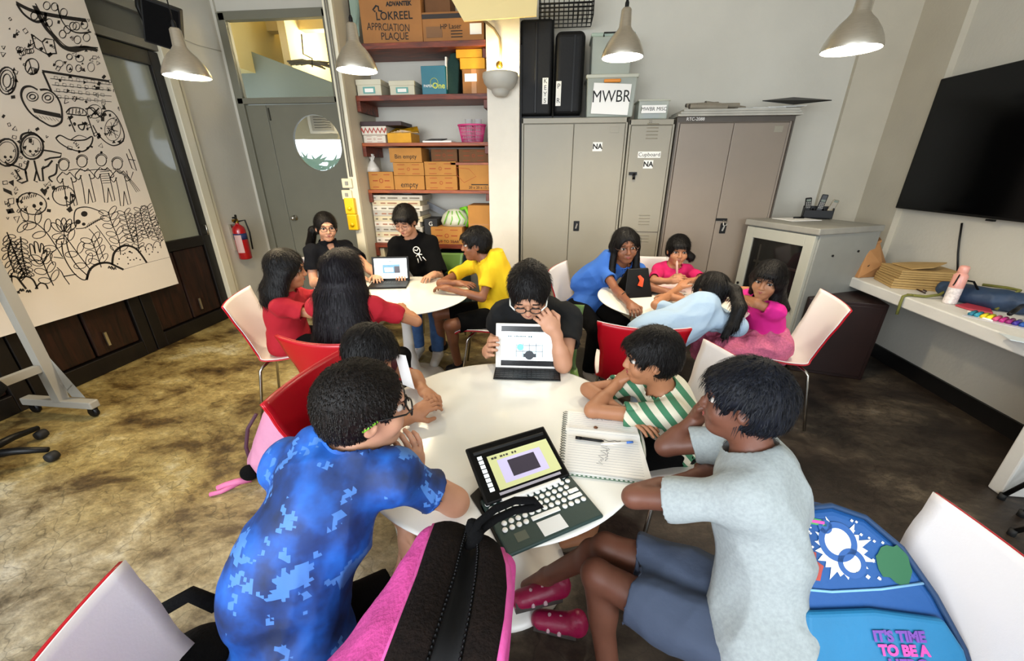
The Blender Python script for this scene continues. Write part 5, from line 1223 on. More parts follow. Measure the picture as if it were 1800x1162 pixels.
    nt = H(0, -0.02, -0.055); nd = (nt - neck).normalized(); nr = 0.056 * s
    T.append(cone(neck - nd * 0.01 * s, neck + nd * 0.022 * s, nr + 0.020 * s, nr + 0.016 * s, 0.012, cut=[(neck + nd * 0.026 * s, nd)]))
    T.append(cone(neck - nd * 0.030 * s + fw * 0.004, neck + nd * 0.20 * s, nr + 0.009 * s, nr + 0.012 * s, 0.006, 's'))
    T.append(ell(neck + nd * 0.078 * s + fw * 0.012 * s, (0.082 * s, 0.082 * s, 0.046 * s), Matrix((nd.orthogonal().normalized(), nd.cross(nd.orthogonal().normalized()), nd)).transposed(), 0.01, 's'))
    if top.get('collar'):
        T.append(cone(neck - nd * 0.01, neck + nd * 0.035 * s, nr + 0.024 * s, nr + 0.018 * s, 0.01, cut=[(neck + nd * 0.042 * s, nd - fw * 0.5)])); T.append(cone(neck - nd * 0.03, neck + nd * 0.2 * s, nr + 0.008, nr + 0.01, 0.005, 's')); T.append(cone(neck + fw * 0.06 * s - nd * 0.01, neck + fw * 0.09 * s - spine * 0.06 * s, 0.03 * s, 0.012 * s, 0.01, 's'))
    for i, a in enumerate(arms):
        p, e = L(a['sh']), L(a['el']); fr = top.get('sleeve', 0.55); q = p.lerp(e, fr); q2 = p.lerp(e, fr + 0.12); dr = (e - p).normalized()
        T.append(cone(p - (p - neck) * 0.08, q2, 0.056 * s * ar + tt * .4, (0.060 * s + top.get('slo', 0.0)) * ar, 0.03, cut=[(q, dr)]))
        T.append(cone(p.lerp(e, max(fr - 0.12, 0.1)), q2, (0.040 * s) * ar, (0.052 * s) * ar, 0.006, 's'))
    amp = top.get('amp', 0.0045); tobj = field_object(top.get('name', 'shirt'), T, top.get('h', h), tm, root, disp=folds(seed, amp, top.get('f', 22), tuple(spine)))
    # ---- bottom
    if bottom:
        bt = bottom.get('t', 0.014); Bt = [ell(pel, (0.150 * s * girth + 0.003, 0.115 * s * girth + 0.003, 0.105 * s + bt), M2, 0.03, cut=[(pel - spine * 0.01 * s, spine)])]
        for l in legs:
            hp_, k_, an = L(l['hip']), L(l['kn']), L(l['an'])
            if bottom['kind'] == 'shorts':
                q = hp_.lerp(k_, bottom.get('len', 0.72)); q2 = hp_.lerp(k_, bottom.get('len', 0.72) + 0.12)
                Bt.append(cone(hp_, q2, 0.088 * s * ar + bt * .5, 0.074 * s * ar + bt, 0.035, cut=[(q, k_ - hp_)]))
                Bt.append(cone(hp_.lerp(k_, bottom.get('len', 0.72) - .12), q2, 0.05 * s * ar, 0.068 * s * ar, 0.006, 's'))
            elif bottom['kind'] == 'pants':
                e_ = k_.lerp(an, 0.93)
                Bt += [cone(hp_, k_, 0.084 * s * ar + bt * .5, 0.060 * s * ar + bt * .6, 0.03), cone(k_, an, 0.060 * s * ar + bt * .6, 0.045 * s + bt * .5, 0.02, cut=[(e_, an - k_)])]
            elif bottom['kind'] == 'skirt':
                Bt += [cone(hp_, k_, 0.10 * s + bt, 0.085 * s + bt, 0.06), cone(k_, k_.lerp(an, 0.35), 0.09 * s + bt, 0.10 * s + bt, 0.05, cut=[(k_.lerp(an, 0.3), an - k_)])]
        if bottom['kind'] == 'skirt':
            kc = (L(legs[0]['kn']) + L(legs[1]['kn'])) / 2; Bt.append(cone(pel, kc, 0.13 * s, 0.11 * s, 0.05)); Bt.append(cone(pel, pel - Vector((0, 0, 0.10)), 0.15 * s, 0.17 * s, 0.05))
        field_object({'shorts': 'shorts', 'pants': 'trousers', 'skirt': 'skirt'}[bottom['kind']], Bt, h, bottom['mat'], root, disp=folds(seed + 5, bottom.get('amp', 0.004), bottom.get('f', 24), (0, 0, 1)))
    if shoes is not None:
        for l in legs:
            an, toe = L(l['an']), L(l['toe']); dn = Vector((0, 0, -1)); d_ = toe - an; d_ = Vector((d_.x, d_.y, d_.z * 0.3)).normalized()
            c_ = an.lerp(toe, 0.45) + dn * 0.010
            SP = [cone(an + dn * 0.015 - d_ * 0.01, toe + dn * 0.004, 0.043 * s, 0.036 * s, 0.02), cone(an + Vector((0, 0, 0.02)), an, 0.042 * s, 0.042 * s, 0.02, cut=[(an + Vector((0, 0, 0.03 * s)), (0, 0, 1))]), cone(an, an + Vector((0, 0, 0.08)), 0.034 * s, 0.036 * s, 0.004, 's')]
            so = field_object('shoe', SP, 0.007, shoes['mat'], root)
    # ---- glasses
    if glasses:
        gm = glasses['mat']; g = MB(); rim = glasses.get('r', (0.022, 0.017)); th = glasses.get('th', 0.0016)
        for q in (1, -1):
            pts = []
            for k in range(20):
                a_ = 2 * math.pi * k / 20; cx_, sx_ = math.cos(a_), math.sin(a_); e_ = glasses.get('sq', 0.7)
                pts.append(H(0.031 * q + rim[0] * math.copysign(abs(cx_) ** e_, cx_), 0.098 - 0.004 * abs(cx_), 0.0 + rim[1] * math.copysign(abs(sx_) ** e_, sx_)))
            g.tube(pts, th * hs, 6, closed=True)
        g.tube([H(0.010, 0.099, 0.003), H(0, 0.101, 0.006), H(-0.010, 0.099, 0.003)], th * hs, 6)
        go = g.build('glasses', gm, root)
        tmm = glasses.get('temple', gm)
        for q in (1, -1):
            tp_ = MB().tube([H(0.053 * q, 0.096, 0.004), H(0.073 * q, 0.075, 0.005), H(0.080 * q, 0.0, 0.006), H(0.078 * q, -0.02, -0.012)], glasses.get('tth', th) * hs, 6).build('temple_arm', tmm, go)
    return root, dict(H=H, O=O, TM=TM, fw=fw, spine=spine, rt=rt, neck=neck, pel=pel, chest=chest, md=md, shw=shw, HM=HM)
# ================================================================== THE PEOPLE IN THE PHOTOGRAPH
def J(px, py, z): return Z(px, py, z)
def leg(hip, kn, an, toe): return dict(hip=hip, kn=kn, an=an, toe=toe)
def V(*a): return Vector(a)
def seated_legs(pel, d, s, spread=0.09, knee_h=0.48, thigh=0.38, bend=0.05, w=0.10):
    d = Vector((d[0], d[1], 0)).normalized(); r = Vector((d.y, -d.x, 0)); out = []
    for q in (1, -1):
        hip = Vector(pel) + r * q * 0.085 * s - V(0, 0, 0.01); kn = Vector((pel[0], pel[1], knee_h)) + d * thigh * s + r * q * (w * s)
        an = Vector((kn.x, kn.y, 0.075)) - d * bend * q + r * q * 0.0; toe = an + d * 0.14 * s - V(0, 0, 0.03)
        out.append(leg(hip, kn, an, toe))
    return out
M_CAMO = m_camo()
M_GREYT = mat('heather grey tee', '9ba3a4', 0.9, var=0.10, scale=120, bump=0.25, bscale=25)
M_NAVYS = mat('slate blue shorts', '3f4a5f', 0.85, bump=0.25, bscale=30)
M_BLKT = mat('black cotton', '050506', 0.95, spec=0.15, bump=0.25, bscale=20)
M_CHAR = mat('dark grey tee', '1b1c1d', 0.95, spec=0.2, bump=0.2, bscale=25)
M_RED = mat('crimson tee', 'a5081f', 0.85, bump=0.2, bscale=25)
M_YEL = mat('yellow tee', 'd9b406', 0.85, bump=0.2, bscale=25)
M_BLUE = mat('royal blue tee', '2f62b4', 0.85, bump=0.2, bscale=25)
M_PINK = mat('hot pink tee', 'd21a86', 0.85, bump=0.2, bscale=25)
M_PINK2 = mat('magenta tee', 'c8125f', 0.85, bump=0.2, bscale=25)
M_LBLUE = mat('pale blue tee', '9db4cb', 0.9, bump=0.2, bscale=25)
M_SKIRT = mat('dusty pink gingham skirt', 'bb5f7e', 0.9, var=0.22, scale=90, bump=0.3, bscale=40)
M_NAVY = mat('navy polo', '070910', 0.9, spec=0.2, bump=0.2, bscale=25)
M_JEAN = mat('blue denim', '3f6397', 0.85, var=0.2, scale=20, bump=0.2, bscale=80)
M_GLB = mat('black glasses frame', '0b0b0b', 0.3); M_GLW = mat('white temple', 'd9d9cf', 0.4); M_GLG = mat('lime temple', '78b82a', 0.4); M_GLM = mat('thin metal frame', '8c6a5a', 0.3, 0.8)
M_STRIPE = m_stripe((0.75, 0.1, 0.65), 0.046)

P = {}
# 1 boy in blue, seen from behind at the lower left
pel = V(-0.57, 0.46, 0.54); nk = J(622, 800, 0.985)
P['blue'], B1 = person('boy in a blue pixel camouflage tee and green tipped glasses, seen from behind', 0.98,
    hs=1.03, head=J(642, 716, 1.09), face=(0.80, 0.60, -0.12), headup=(0.12, 0.1, 1), neck=nk, pel=pel, mid=J(500, 985, 0.79),
    arms=[dict(sh=J(694, 838, 0.93), el=J(802, 884, 0.785), wr=J(730, 836, 0.83), hd=(0.03, -0.03, 1), hn=(0.9, -0.5, 0), curl=0.5, side=-1),
          dict(sh=J(498, 820, 0.92), el=V(-0.56, 0.90, 0.74), wr=V(-0.38, 0.77, 0.70), hd=(0.15, -0.6, -1), hn=(0.4, 0.9, 0.0), curl=0.25, side=1)],
    legs=seated_legs(pel, (0.8, 0.6), 0.95), skin=M_SKINL, hair=dict(style='crop', mat=M_HAIRB, t=0.010, h=0.0045, slen=0.010, strands=7000),
    top=dict(mat=M_CAMO, sleeve=0.62, t=0.020, hem=0.16, amp=0.013, f=18, h=0.006), bottom=dict(kind='shorts', mat=M_BLKT), shoes=dict(mat=M_BLACK), fwd=(0.7, 0.7, 0),
    glasses=dict(mat=M_GLB, th=0.0022, r=(0.024, 0.017)), girth=1.0, seed=3, child=False, h=0.008)
for q in (1, -1):
    Hh = B1['H']; MB().tube([Hh(0.080 * q, 0.01, 0.006), Hh(0.079 * q, -0.022, -0.014)], 0.0034, 8).build('temple_tip', M_GLG, P['blue'])

# 2 boy in the grey tee
pel = V(0.545, 0.68, 0.54)
fn, ff_ = V(0.30, 0.95, 0.08), V(0.16, 0.93, 0.1)
P['grey'], B2 = person('boy in a heather grey tee and slate shorts at the lower right of the table', 0.95,
    head=J(1304, 706, 1.065), face=(-0.93, 0.36, -0.05), headup=(0.05, 0.1, 1), neck=None, pel=pel, mid=V(0.57, 0.80, 0.78), tdir=(-0.88, 0.47), swid=0.31,
    arms=[dict(sh=J(1262, 822, 0.92), el=J(1168, 786, 0.785), wr=J(1224, 736, 0.875), hd=(0.35, 0.15, 0.9), hn=(-0.6, 0.8, 0), curl=1.0, side=1),
          dict(sh=J(1285, 872, 0.91), el=J(1112, 874, 0.785), wr=J(1228, 838, 0.79), hd=(0.8, 0.35, 0.0), hn=(0, 0, 1), curl=0.4, side=-1)],
    legs=[leg(V(0.53, 0.80, 0.53), J(1065, 962, 0.50), V(0.02, 1.05, 0.16), V(-0.06, 1.06, 0.08)), leg(V(0.50, 0.64, 0.52), J(1048, 1010, 0.52), J(1075, 1220, 0.12), J(1000, 1220, 0.06))],
    skin=M_SKIND, hair=dict(style='short', mat=m_hair('blue black hair', '05060a', '161a26'), t=0.020, fringe=True, h=0.005),
    top=dict(mat=M_GREYT, sleeve=0.66, t=0.024, hem=0.13, amp=0.013, f=19, slo=0.012, h=0.006), bottom=dict(kind='shorts', mat=M_NAVYS, len=0.74, t=0.02, amp=0.009), fwd=(-0.9, 0.3, 0), seed=11, h=0.007, girth=0.88)
M_SHOEM = mat('magenta rubber', '8f0f3f', 0.4, bump=0.2, bscale=60)
# 3 boy in the striped shirt
pel = V(0.55, 1.50, 0.53)
P['stripe'], B3 = person('boy in a green and cream striped shirt resting his chin on his arms', 0.88,
    hs=0.98, head=J(1143, 628, 0.965), face=(-0.97, -0.02, -0.12), headup=(0.12, 0.0, 1), neck=None, pel=pel, tdir=(-0.97, -0.15), swap=True, swid=0.30,
    arms=[dict(sh=J(1172, 712, 0.86), el=J(1040, 722, 0.78), wr=J(1086, 674, 0.815), hd=(0.5, 0.5, 0.55), hn=(-0.8, 0.2, 0.6), curl=0.9, side=1),
          dict(sh=J(1160, 655, 0.86), el=J(1032, 684, 0.78), wr=J(1098, 728, 0.770), hd=(0.72, -0.62, -0.04), hn=(0, 0, 1), curl=0.28, side=-1)],
    legs=seated_legs(pel, (-1, -0.25), 0.85), skin=M_SKINT, hair=dict(style='short', t=0.018, fringe=True, h=0.0045),
    top=dict(mat=M_STRIPE, sleeve=0.62, t=0.018, hem=0.14, amp=0.010, slo=0.01, collar=False), bottom=dict(kind='shorts', mat=M_BLKT), fwd=(-0.9, -0.2, 0), seed=21, hf=0.004, expr='L')
# 4 boy hidden behind the boy in blue
pel = V(-0.80, 1.28, 0.53)
P['left'], B4 = person('dark haired boy almost hidden behind the boy in blue, looking down at a paper', 0.88,
    head=J(652, 622, 0.985), face=(0.88, 0.05, -0.48), headup=(0.35, 0.2, 1), neck=V(-0.75, 1.27, 0.89), pel=pel,
    arms=[dict(sh=V(-0.74, 1.14, 0.86), el=V(-0.60, 1.03, 0.78), wr=V(-0.50, 1.16, 0.78), hd=(0.6, 0.5, 0.3), hn=(0, -0.5, 1), curl=0.6, side=1),
          dict(sh=V(-0.76, 1.42, 0.86), el=V(-0.58, 1.44, 0.79), wr=V(-0.50, 1.32, 0.79), hd=(0.5, -0.6, 0.2), hn=(0, 0.5, 1), curl=0.6, side=-1)],
    legs=seated_legs(pel, (1, -0.15), 0.85), skin=M_SKINT, hair=dict(style='short', t=0.020, fringe=True, h=0.005),
    top=dict(mat=mat('maroon tee', '4a1520', 0.9), sleeve=0.6), bottom=dict(kind='shorts', mat=M_BLKT), fwd=(1, 0, 0), seed=31, expr='down')
def K(px, py, y): return Y(px, py, y)
# 5 woman at the far side of the front table
pel = V(-0.06, 2.04, 0.55)
P['centre'], B5 = person('woman in a dark grey tee and glasses leaning over the white tablet', 1.06,
    head=K(930, 513, 1.70), face=(0.02, -0.80, -0.60), headup=(0.0, -0.55, 0.8), neck=K(936, 532, 1.86), pel=pel, hs=1.08,
    arms=[dict(sh=K(880, 552, 1.86), el=V(-0.28, 1.90, 0.80), wr=V(-0.305, 1.70, 0.795), hd=(0.12, -0.70, 0.55), hn=(-0.9, -0.1, 0.2), curl=0.5, side=-1),
          dict(sh=K(1004, 556, 1.86), el=J(990, 642, 0.78), wr=J(977, 586, 0.935), hd=(-0.55, -0.05, 0.8), hn=(0.3, -0.9, 0.3), curl=0.85, side=1)],
    legs=seated_legs(pel, (-0.1, -1), 1.0), skin=M_SKINL, hair=dict(style='bun', t=0.016, h=0.0045),
    top=dict(mat=M_CHAR, sleeve=0.58, t=0.020, slo=0.012, amp=0.010), bottom=dict(kind='pants', mat=mat('grey trousers', '76736c', 0.9)), fwd=(0, -1, 0),
    glasses=dict(mat=M_GLB, temple=M_GLW, th=0.0020, tth=0.0034), seed=41, child=False, girth=1.0, h=0.0065, hf=0.0035, expr='down soft')
# 6 girl in red, shoulder length hair
pel = V(-1.80, 2.30, 0.55)
P['g6'], B6 = person('girl in a red tee with shoulder length black hair on the leftmost chair', 0.96,
    head=K(505, 474, 2.26), face=(0.90, 0.42, -0.10), headup=(0.05, 0, 1), neck=K(502, 513, 2.25), pel=pel, hs=1.06,
    arms=[dict(sh=K(492, 540, 2.12), el=V(-1.50, 2.16, 0.78), wr=V(-1.38, 2.36, 0.775), hd=(0.5, 0.8, 0), hn=(0, 0, 1), curl=0.3, side=-1, fine=False),
          dict(sh=K(520, 520, 2.40), el=V(-1.56, 2.52, 0.78), wr=V(-1.44, 2.58, 0.775), hd=(1, 0.1, 0), hn=(0, 0, 1), curl=0.3, side=1, fine=False)],
    legs=seated_legs(pel, (0.93, 0.37), 0.9), skin=M_SKINT, hair=dict(style='long', t=0.019, drape=0.13, w1=0.095, w2=0.105, fat=1.25, arc=1.7, off=0.080, slen=0.045),
    top=dict(mat=M_RED, sleeve=0.75, t=0.022, slo=0.012, amp=0.010), bottom=dict(kind='pants', mat=M_BLKT), shoes=dict(mat=M_BLACK), fwd=(0.9, 0.4, 0), seed=51)
# 7 girl in red, very long hair, from behind
pel = V(-1.10, 1.90, 0.55)
P['g7'], B7 = person('girl in a red tee with very long straight black hair, seen from behind', 1.0,
    head=K(605, 480, 1.97), face=(0.10, 0.99, -0.06), headup=(0, 0, 1), neck=K(606, 522, 1.96), pel=pel, hs=1.08,
    arms=[dict(sh=K(660, 542, 1.96), el=V(-0.80, 2.10, 0.78), wr=V(-0.98, 2.34, 0.775), hd=(-0.6, 0.8, 0), hn=(0, 0, 1), curl=0.3, side=-1, fine=False),
          dict(sh=K(554, 542, 1.96), el=V(-1.36, 2.12, 0.78), wr=V(-1.18, 2.36, 0.775), hd=(0.6, 0.8, 0), hn=(0, 0, 1), curl=0.3, side=1, fine=False)],
    legs=seated_legs(pel, (0.1, 1), 0.9), skin=M_SKINT, hair=dict(style='long', mat=M_HAIR2, t=0.018, drape=0.74, w1=0.10, w2=0.150, fat=1.3, arc=1.5, off=0.135, slen=0.07, strands=6500),
    top=dict(mat=M_RED, sleeve=0.6, t=0.022, amp=0.010), bottom=dict(kind='pants', mat=M_BLKT), shoes=dict(mat=M_BLACK), fwd=(0, 1, 0), seed=61)
# 8 woman in navy polo
pel = V(-2.06, 3.46, 0.56)
P['w8'], B8 = person('woman in a dark navy polo with dark rimmed glasses before the grey door', 1.06,
    head=K(573, 399, 3.38), face=(0.62, -0.78, -0.10), headup=(0, 0, 1), neck=None, pel=pel, hs=1.10, tdir=(0.75, -0.66), swid=0.31,
    arms=[dict(sh=K(540, 458, 3.30), el=K(552, 498, 3.22), wr=V(-1.70, 3.05, 0.79), hd=(0.9, -0.2, 0), hn=(0, 0, 1), curl=0.3, side=-1, fine=False),
          dict(sh=K(592, 450, 3.54), el=V(-1.66, 3.30, 0.80), wr=V(-1.50, 3.10, 0.79), hd=(0.5, -0.8, 0), hn=(0, 0, 1), curl=0.3, side=1, fine=False)],
    legs=seated_legs(pel, (0.75, -0.66), 0.95), skin=M_SKINL, hair=dict(style='tied', t=0.011, tail=[K(550, 405, 3.46), K(546, 430, 3.50), K(546, 452, 3.52)], th=-0.02),
    top=dict(mat=M_NAVY, sleeve=0.62, t=0.016, collar=True, slo=0.012, amp=0.009), bottom=dict(kind='pants', mat=M_BLKT), shoes=dict(mat=M_BLACK), fwd=(0.7, -0.7, 0),
    glasses=dict(mat=M_GLB, th=0.0020), seed=71, child=False, hf=0.0038)
# 9 person in the black tee at the laptop
pel = V(-1.14, 3.56, 0.56)
P['w9'], B9 = person('person in an oversized black tee with a white print behind the laptop', 1.06,
    head=K(712, 388, 3.38), face=(-0.10, -0.86, -0.42), headup=(0, -0.2, 1), neck=K(722, 415, 3.50), pel=pel, hs=1.12,
    arms=[dict(sh=K(694, 432, 3.50), el=K(692, 488, 3.40), wr=V(-1.30, 3.20, 0.79), hd=(0.2, -0.9, 0), hn=(0, 0, 1), curl=0.4, side=-1, fine=False),
          dict(sh=K(758, 430, 3.50), el=K(772, 486, 3.40), wr=V(-1.02, 3.20, 0.785), hd=(-0.3, -0.9, 0), hn=(0, 0, 1), curl=0.4, side=1, fine=False)],
    legs=seated_legs(pel, (0.05, -1), 1.0, thigh=0.40), skin=M_SKINL, hair=dict(style='short', t=0.015, fringe=True),
    top=dict(mat=M_BLKT, sleeve=0.9, t=0.030, slo=0.03, amp=0.012), bottom=dict(kind='pants', mat=M_JEAN), shoes=dict(mat=mat('white canvas shoe', 'd8d6d0', 0.7)), fwd=(0, -1, 0),
    glasses=dict(mat=M_GLM, th=0.0013, sq=1.0, r=(0.023, 0.020)), seed=81, child=False, girth=1.05, hf=0.0038, expr='down')
# 10 boy in yellow
pel = V(-0.46, 2.96, 0.55)
P['yel'], B10 = person('boy in a yellow tee and black shorts leaning on the left table with folded arms', 0.98,
    head=K(836, 429, 3.0), face=(-0.97, -0.20, -0.12), headup=(0.1, 0.05, 1), neck=K(852, 458, 3.0), pel=pel, hs=1.12, mid=V(-0.40, 2.97, 0.80),
    arms=[dict(sh=K(862, 478, 2.86), el=K(848, 524, 2.76), wr=J(788, 507, 0.79), hd=(-0.85, 0.35, 0), hn=(0, 0, 1), curl=0.5, side=1),
          dict(sh=K(826, 470, 3.14), el=J(774, 498, 0.80), wr=J(804, 498, 0.80), hd=(0.8, -0.25, 0.05), hn=(0, -0.2, 1), curl=0.3, side=-1)],
    legs=[leg(V(-0.50, 2.86, 0.54), J(790, 572, 0.53), J(806, 642, 0.09), J(790, 648, 0.05)), leg(V(-0.50, 3.05, 0.54), J(770, 552, 0.53), J(778, 606, 0.09), J(760, 612, 0.05))],
    skin=M_SKINB, hair=dict(style='short', t=0.013, fringe=True), top=dict(mat=M_YEL, sleeve=0.6, t=0.020, slo=0.008, amp=0.011), bottom=dict(kind='shorts', mat=M_BLKT, len=0.8), shoes=dict(mat=M_BLACK), fwd=(-1, 0, 0), seed=91, h=0.0065, hf=0.0036)
# 11 girl in blue with glasses
pel = V(0.28, 3.22, 0.55)
P['g10'], B11 = person('girl in a blue tee with round glasses and long hair at the right table', 1.02,
    head=K(1099, 433, 3.12), face=(0.12, -0.98, -0.08), headup=(-0.10, 0, 1), neck=None, pel=pel, hs=1.14, tdir=(0.30, -0.95), swid=0.29, mid=V(0.30, 3.22, 0.80),
    arms=[dict(sh=K(1048, 482, 3.12), el=K(1084, 511, 2.92), wr=J(1108, 535, 0.785), hd=(0.15, -1, -0.05), hn=(-0.2, 0, 1), curl=1.1, side=-1),
          dict(sh=K(1112, 480, 3.18), el=V(0.66, 3.02, 0.80), wr=V(0.82, 2.88, 0.785), hd=(0.7, -0.5, 0), hn=(0, 0, 1), curl=0.4, side=1, fine=False)],
    legs=seated_legs(pel, (0.45, -0.9), 0.95, w=0.12), skin=M_SKINB, hair=dict(style='long', t=0.016, len=0.38, fat=1.15, front=(1, -1), drape=0.30, w1=0.075, arc=1.2, slen=0.05),
    top=dict(mat=M_BLUE, sleeve=0.45, t=0.014, slo=0.006, amp=0.010), bottom=dict(kind='pants', mat=M_BLKT, t=0.03), shoes=dict(mat=mat('worn white shoe', 'b3aaa0', 0.7)), fwd=(0.4, -0.9, 0),
    glasses=dict(mat=M_GLM, th=0.0012, sq=1.0, r=(0.024, 0.021)), seed=101, h=0.0065, hf=0.0036, expr='smile')
# 12 girl in pink facing the camera
pel = V(0.95, 3.58, 0.55)
P['g11'], B12 = person('girl in a magenta tee with a fringe holding up a pale pencil', 0.94,
    head=K(1192, 440, 3.46), face=(-0.05, -0.98, -0.10), headup=(0, 0, 1), neck=None, pel=pel, hs=1.08, tdir=(0, -1), swid=0.29,
    arms=[dict(sh=K(1162, 476, 3.48), el=J(1148, 494, 0.79), wr=J(1176, 494, 0.81), hd=(0.7, -0.5, 0.35), hn=(-0.2, -0.7, 0.6), curl=0.7, side=-1),
          dict(sh=K(1221, 476, 3.48), el=J(1238, 492, 0.79), wr=J(1206, 494, 0.81), hd=(-0.7, -0.5, 0.35), hn=(0.2, -0.7, 0.6), curl=0.7, side=1)],
    legs=seated_legs(pel, (0, -1), 0.85), skin=M_SKINT, hair=dict(style='tied', t=0.015, fringe=True, tail=[K(1214, 452, 3.54)]),
    top=dict(mat=M_PINK2, sleeve=0.8, t=0.016, amp=0.009), bottom=dict(kind='pants', mat=M_BLKT), shoes=dict(mat=M_BLACK), fwd=(0, -1, 0), seed=111, hf=0.0038, expr='soft')
# 13 ponytail girl from behind
pel = V(0.50, 2.14, 0.55)
P['g12'], B13 = person('girl in a pale blue tee with a long ponytail slumped over the right table', 0.95,
    head=K(1246, 514, 2.44), face=(-0.55, 0.76, -0.34), headup=(0.25, 0.3, 0.9), neck=None, pel=pel, mid=V(0.62, 2.22, 0.76), hs=1.02, tdir=(0.35, 0.94), swid=0.30,
    arms=[dict(sh=K(1252, 560, 2.32), el=V(0.98, 2.60, 0.79), wr=V(0.84, 2.74, 0.785), hd=(-0.6, 0.6, 0), hn=(0, 0, 1), curl=0.4, side=-1, fine=False),
          dict(sh=K(1172, 534, 2.42), el=J(1152, 536, 0.79), wr=J(1194, 506, 0.80), hd=(0.5, 0.5, 0.4), hn=(-0.3, 0, 1), curl=0.6, side=1)],
    legs=seated_legs(pel, (0.1, 1), 0.85), skin=M_SKINT, hair=dict(style='pony', t=0.017, th=0.035, tail=[K(1292, 512, 2.34), K(1300, 542, 2.24), K(1288, 574, 2.2), K(1272, 592, 2.18)], slen=0.05),
    top=dict(mat=M_LBLUE, sleeve=0.85, t=0.022, slo=0.010, amp=0.012), bottom=dict(kind='pants', mat=mat('light denim', '8ea3b8', 0.85)), shoes=dict(mat=M_BLACK), fwd=(0, 1, 0), seed=121)
# 14 girl in pink with the gingham skirt
pel = V(1.45, 2.62, 0.54)
P['g13'], B14 = person('girl in a hot pink tee and dusty pink skirt sitting beside the brown box', 0.90,
    head=K(1349, 493, 2.56), face=(-0.62, -0.76, -0.10), headup=(0.12, 0, 1), neck=None, pel=pel, hs=1.02, tdir=(-0.9, -0.35), swap=True, swid=0.27,
    arms=[dict(sh=K(1374, 546, 2.52), el=J(1330, 534, 0.83), wr=J(1292, 518, 0.79), hd=(-1, 0.25, 0), hn=(0, 0, 1), curl=0.4, side=1, fine=False),
          dict(sh=K(1342, 524, 2.72), el=J(1316, 512, 0.80), wr=J(1284, 508, 0.79), hd=(-1, 0.1, 0), hn=(0, 0, 1), curl=0.4, side=-1, fine=False)],
    legs=seated_legs(pel, (-0.98, -0.1), 0.90, w=0.13, thigh=0.36), skin=M_SKINT, hair=dict(style='long', t=0.018, drape=0.28, fat=1.15, fringe=True, w1=0.085, arc=1.4, off=0.09, slen=0.045),
    top=dict(mat=M_PINK, sleeve=0.6, t=0.018, slo=0.008, hem=0.05, amp=0.010), bottom=dict(kind='skirt', mat=M_SKIRT, amp=0.022, f=34, t=0.03), shoes=dict(mat=mat('grey shoe', '6a5f62', 0.8)), fwd=(-1, 0, 0), seed=131, h=0.0065, hf=0.0036, expr='soft R')
# ================================================================== TABLE TOPS: SCREENS, NOTEBOOK
TZ = 0.7425
M_SCRW = mat('lit white slide', 'f2fbfb', 0.4, emit=0.85); M_SCRB = mat('screen border black', '0b0c0e', 0.2)
M_PIC1 = mat('slide picture blue', '5f8fb0', 0.4, emit=0.35); M_PIC2 = mat('slide picture dark', '1f2730', 0.4, emit=0.1); M_TXT = mat('slide heading teal', '2c5a66', 0.4, emit=0.1)
M_SCRY = mat('lit olive slide', 'b9bb86', 0.35, emit=0.30); M_LILAC = mat('lit lilac panel', 'b3abc9', 0.35, emit=0.35)
def dashes(mb, x0, x1, z, n, h, y, seed=0):
    R_ = random.Random(seed); w = (x1 - x0) / n
    for k in range(n):
        if R_.random() < 0.18: continue
        mb.box((x0 + w * (k + .5), y, z), (w * R_.uniform(.5, .9), 0.0004, h * R_.uniform(.6, 1)))
# white tablet on the black keyboard folio; local: x right, y away, z up; screen leans back
ta = empty('tablet', 'white bordered tablet propped on its black keyboard folio, slide facing the camera', 'tablet', (-0.108, 1.645, TZ), 0.05)
W_, H_ = 0.303, 0.216
def tilt(mb, ang):
    c, s_ = math.cos(ang), math.sin(ang); mb.v = [(x, y * c + z * s_, -y * s_ + z * c) for x, y, z in mb.v]; return mb
A_ = math.radians(17)
tilt(MB().b2(-W_ / 2, W_ / 2, 0.0, 0.007, 0.0, H_), A_).build('tablet_body', M_WHITEP, ta, bevel=0.003)
d_ = tilt(MB().b2(-W_ / 2 + .026, W_ / 2 - .026, -0.0008, 0, 0.016, H_ - .012), A_).build('display', M_SCRB, ta)
tilt(MB().b2(-W_ / 2 + .026, W_ / 2 - .026, -0.0014, -0.0009, 0.042, H_ - .038), A_).build('slide', M_SCRW, d_)
mb = MB(); mb.cur = 0; dashes(mb, -0.095, 0.02, H_ - .06, 12, 0.008, -0.0018, 3); tilt(mb, A_).build('slide_heading', M_TXT, d_)
mb = MB(); mb.b2(-0.055, 0.07, -0.0018, -0.0015, 0.058, 0.125); tilt(mb, A_).build('slide_picture', mat('picture pale', 'c9dde4', 0.4, emit=0.5), d_)
mb = MB()
for k in range(5): mb.b2(-0.055 + k * .031, -0.053 + k * .031, -0.0022, -0.0019, 0.058, 0.125)
for k in range(2): mb.b2(-0.055, 0.07, -0.0022, -0.0019, 0.085 + k * .028, 0.087 + k * .028)
tilt(mb, A_).build('grid_lines', M_PIC2, d_)
mb = MB(); mb.lathe([(0, 0), (0.022, 0)], (0.008, -0.0024, 0.068), 16, Matrix.Rotation(RX, 3, 'X')); mb.b2(-0.02, 0.04, -0.0026, -0.0023, 0.058, 0.075); tilt(mb, A_).build('picture_shape', M_PIC2, d_)
mb = MB(); mb.lathe([(0, 0), (0.016, 0)], (-0.035, -0.0026, 0.105), 10, Matrix.Rotation(RX, 3, 'X')); tilt(mb, A_).build('picture_shape', mat('picture cyan', '6cc3dd', 0.4, emit=0.4), d_)
MB().b2(-W_ / 2, W_ / 2, -0.105, 0.012, 0.0, 0.006).build('keyboard_base', M_BLACK, ta, bevel=0.002)
kb = MB()
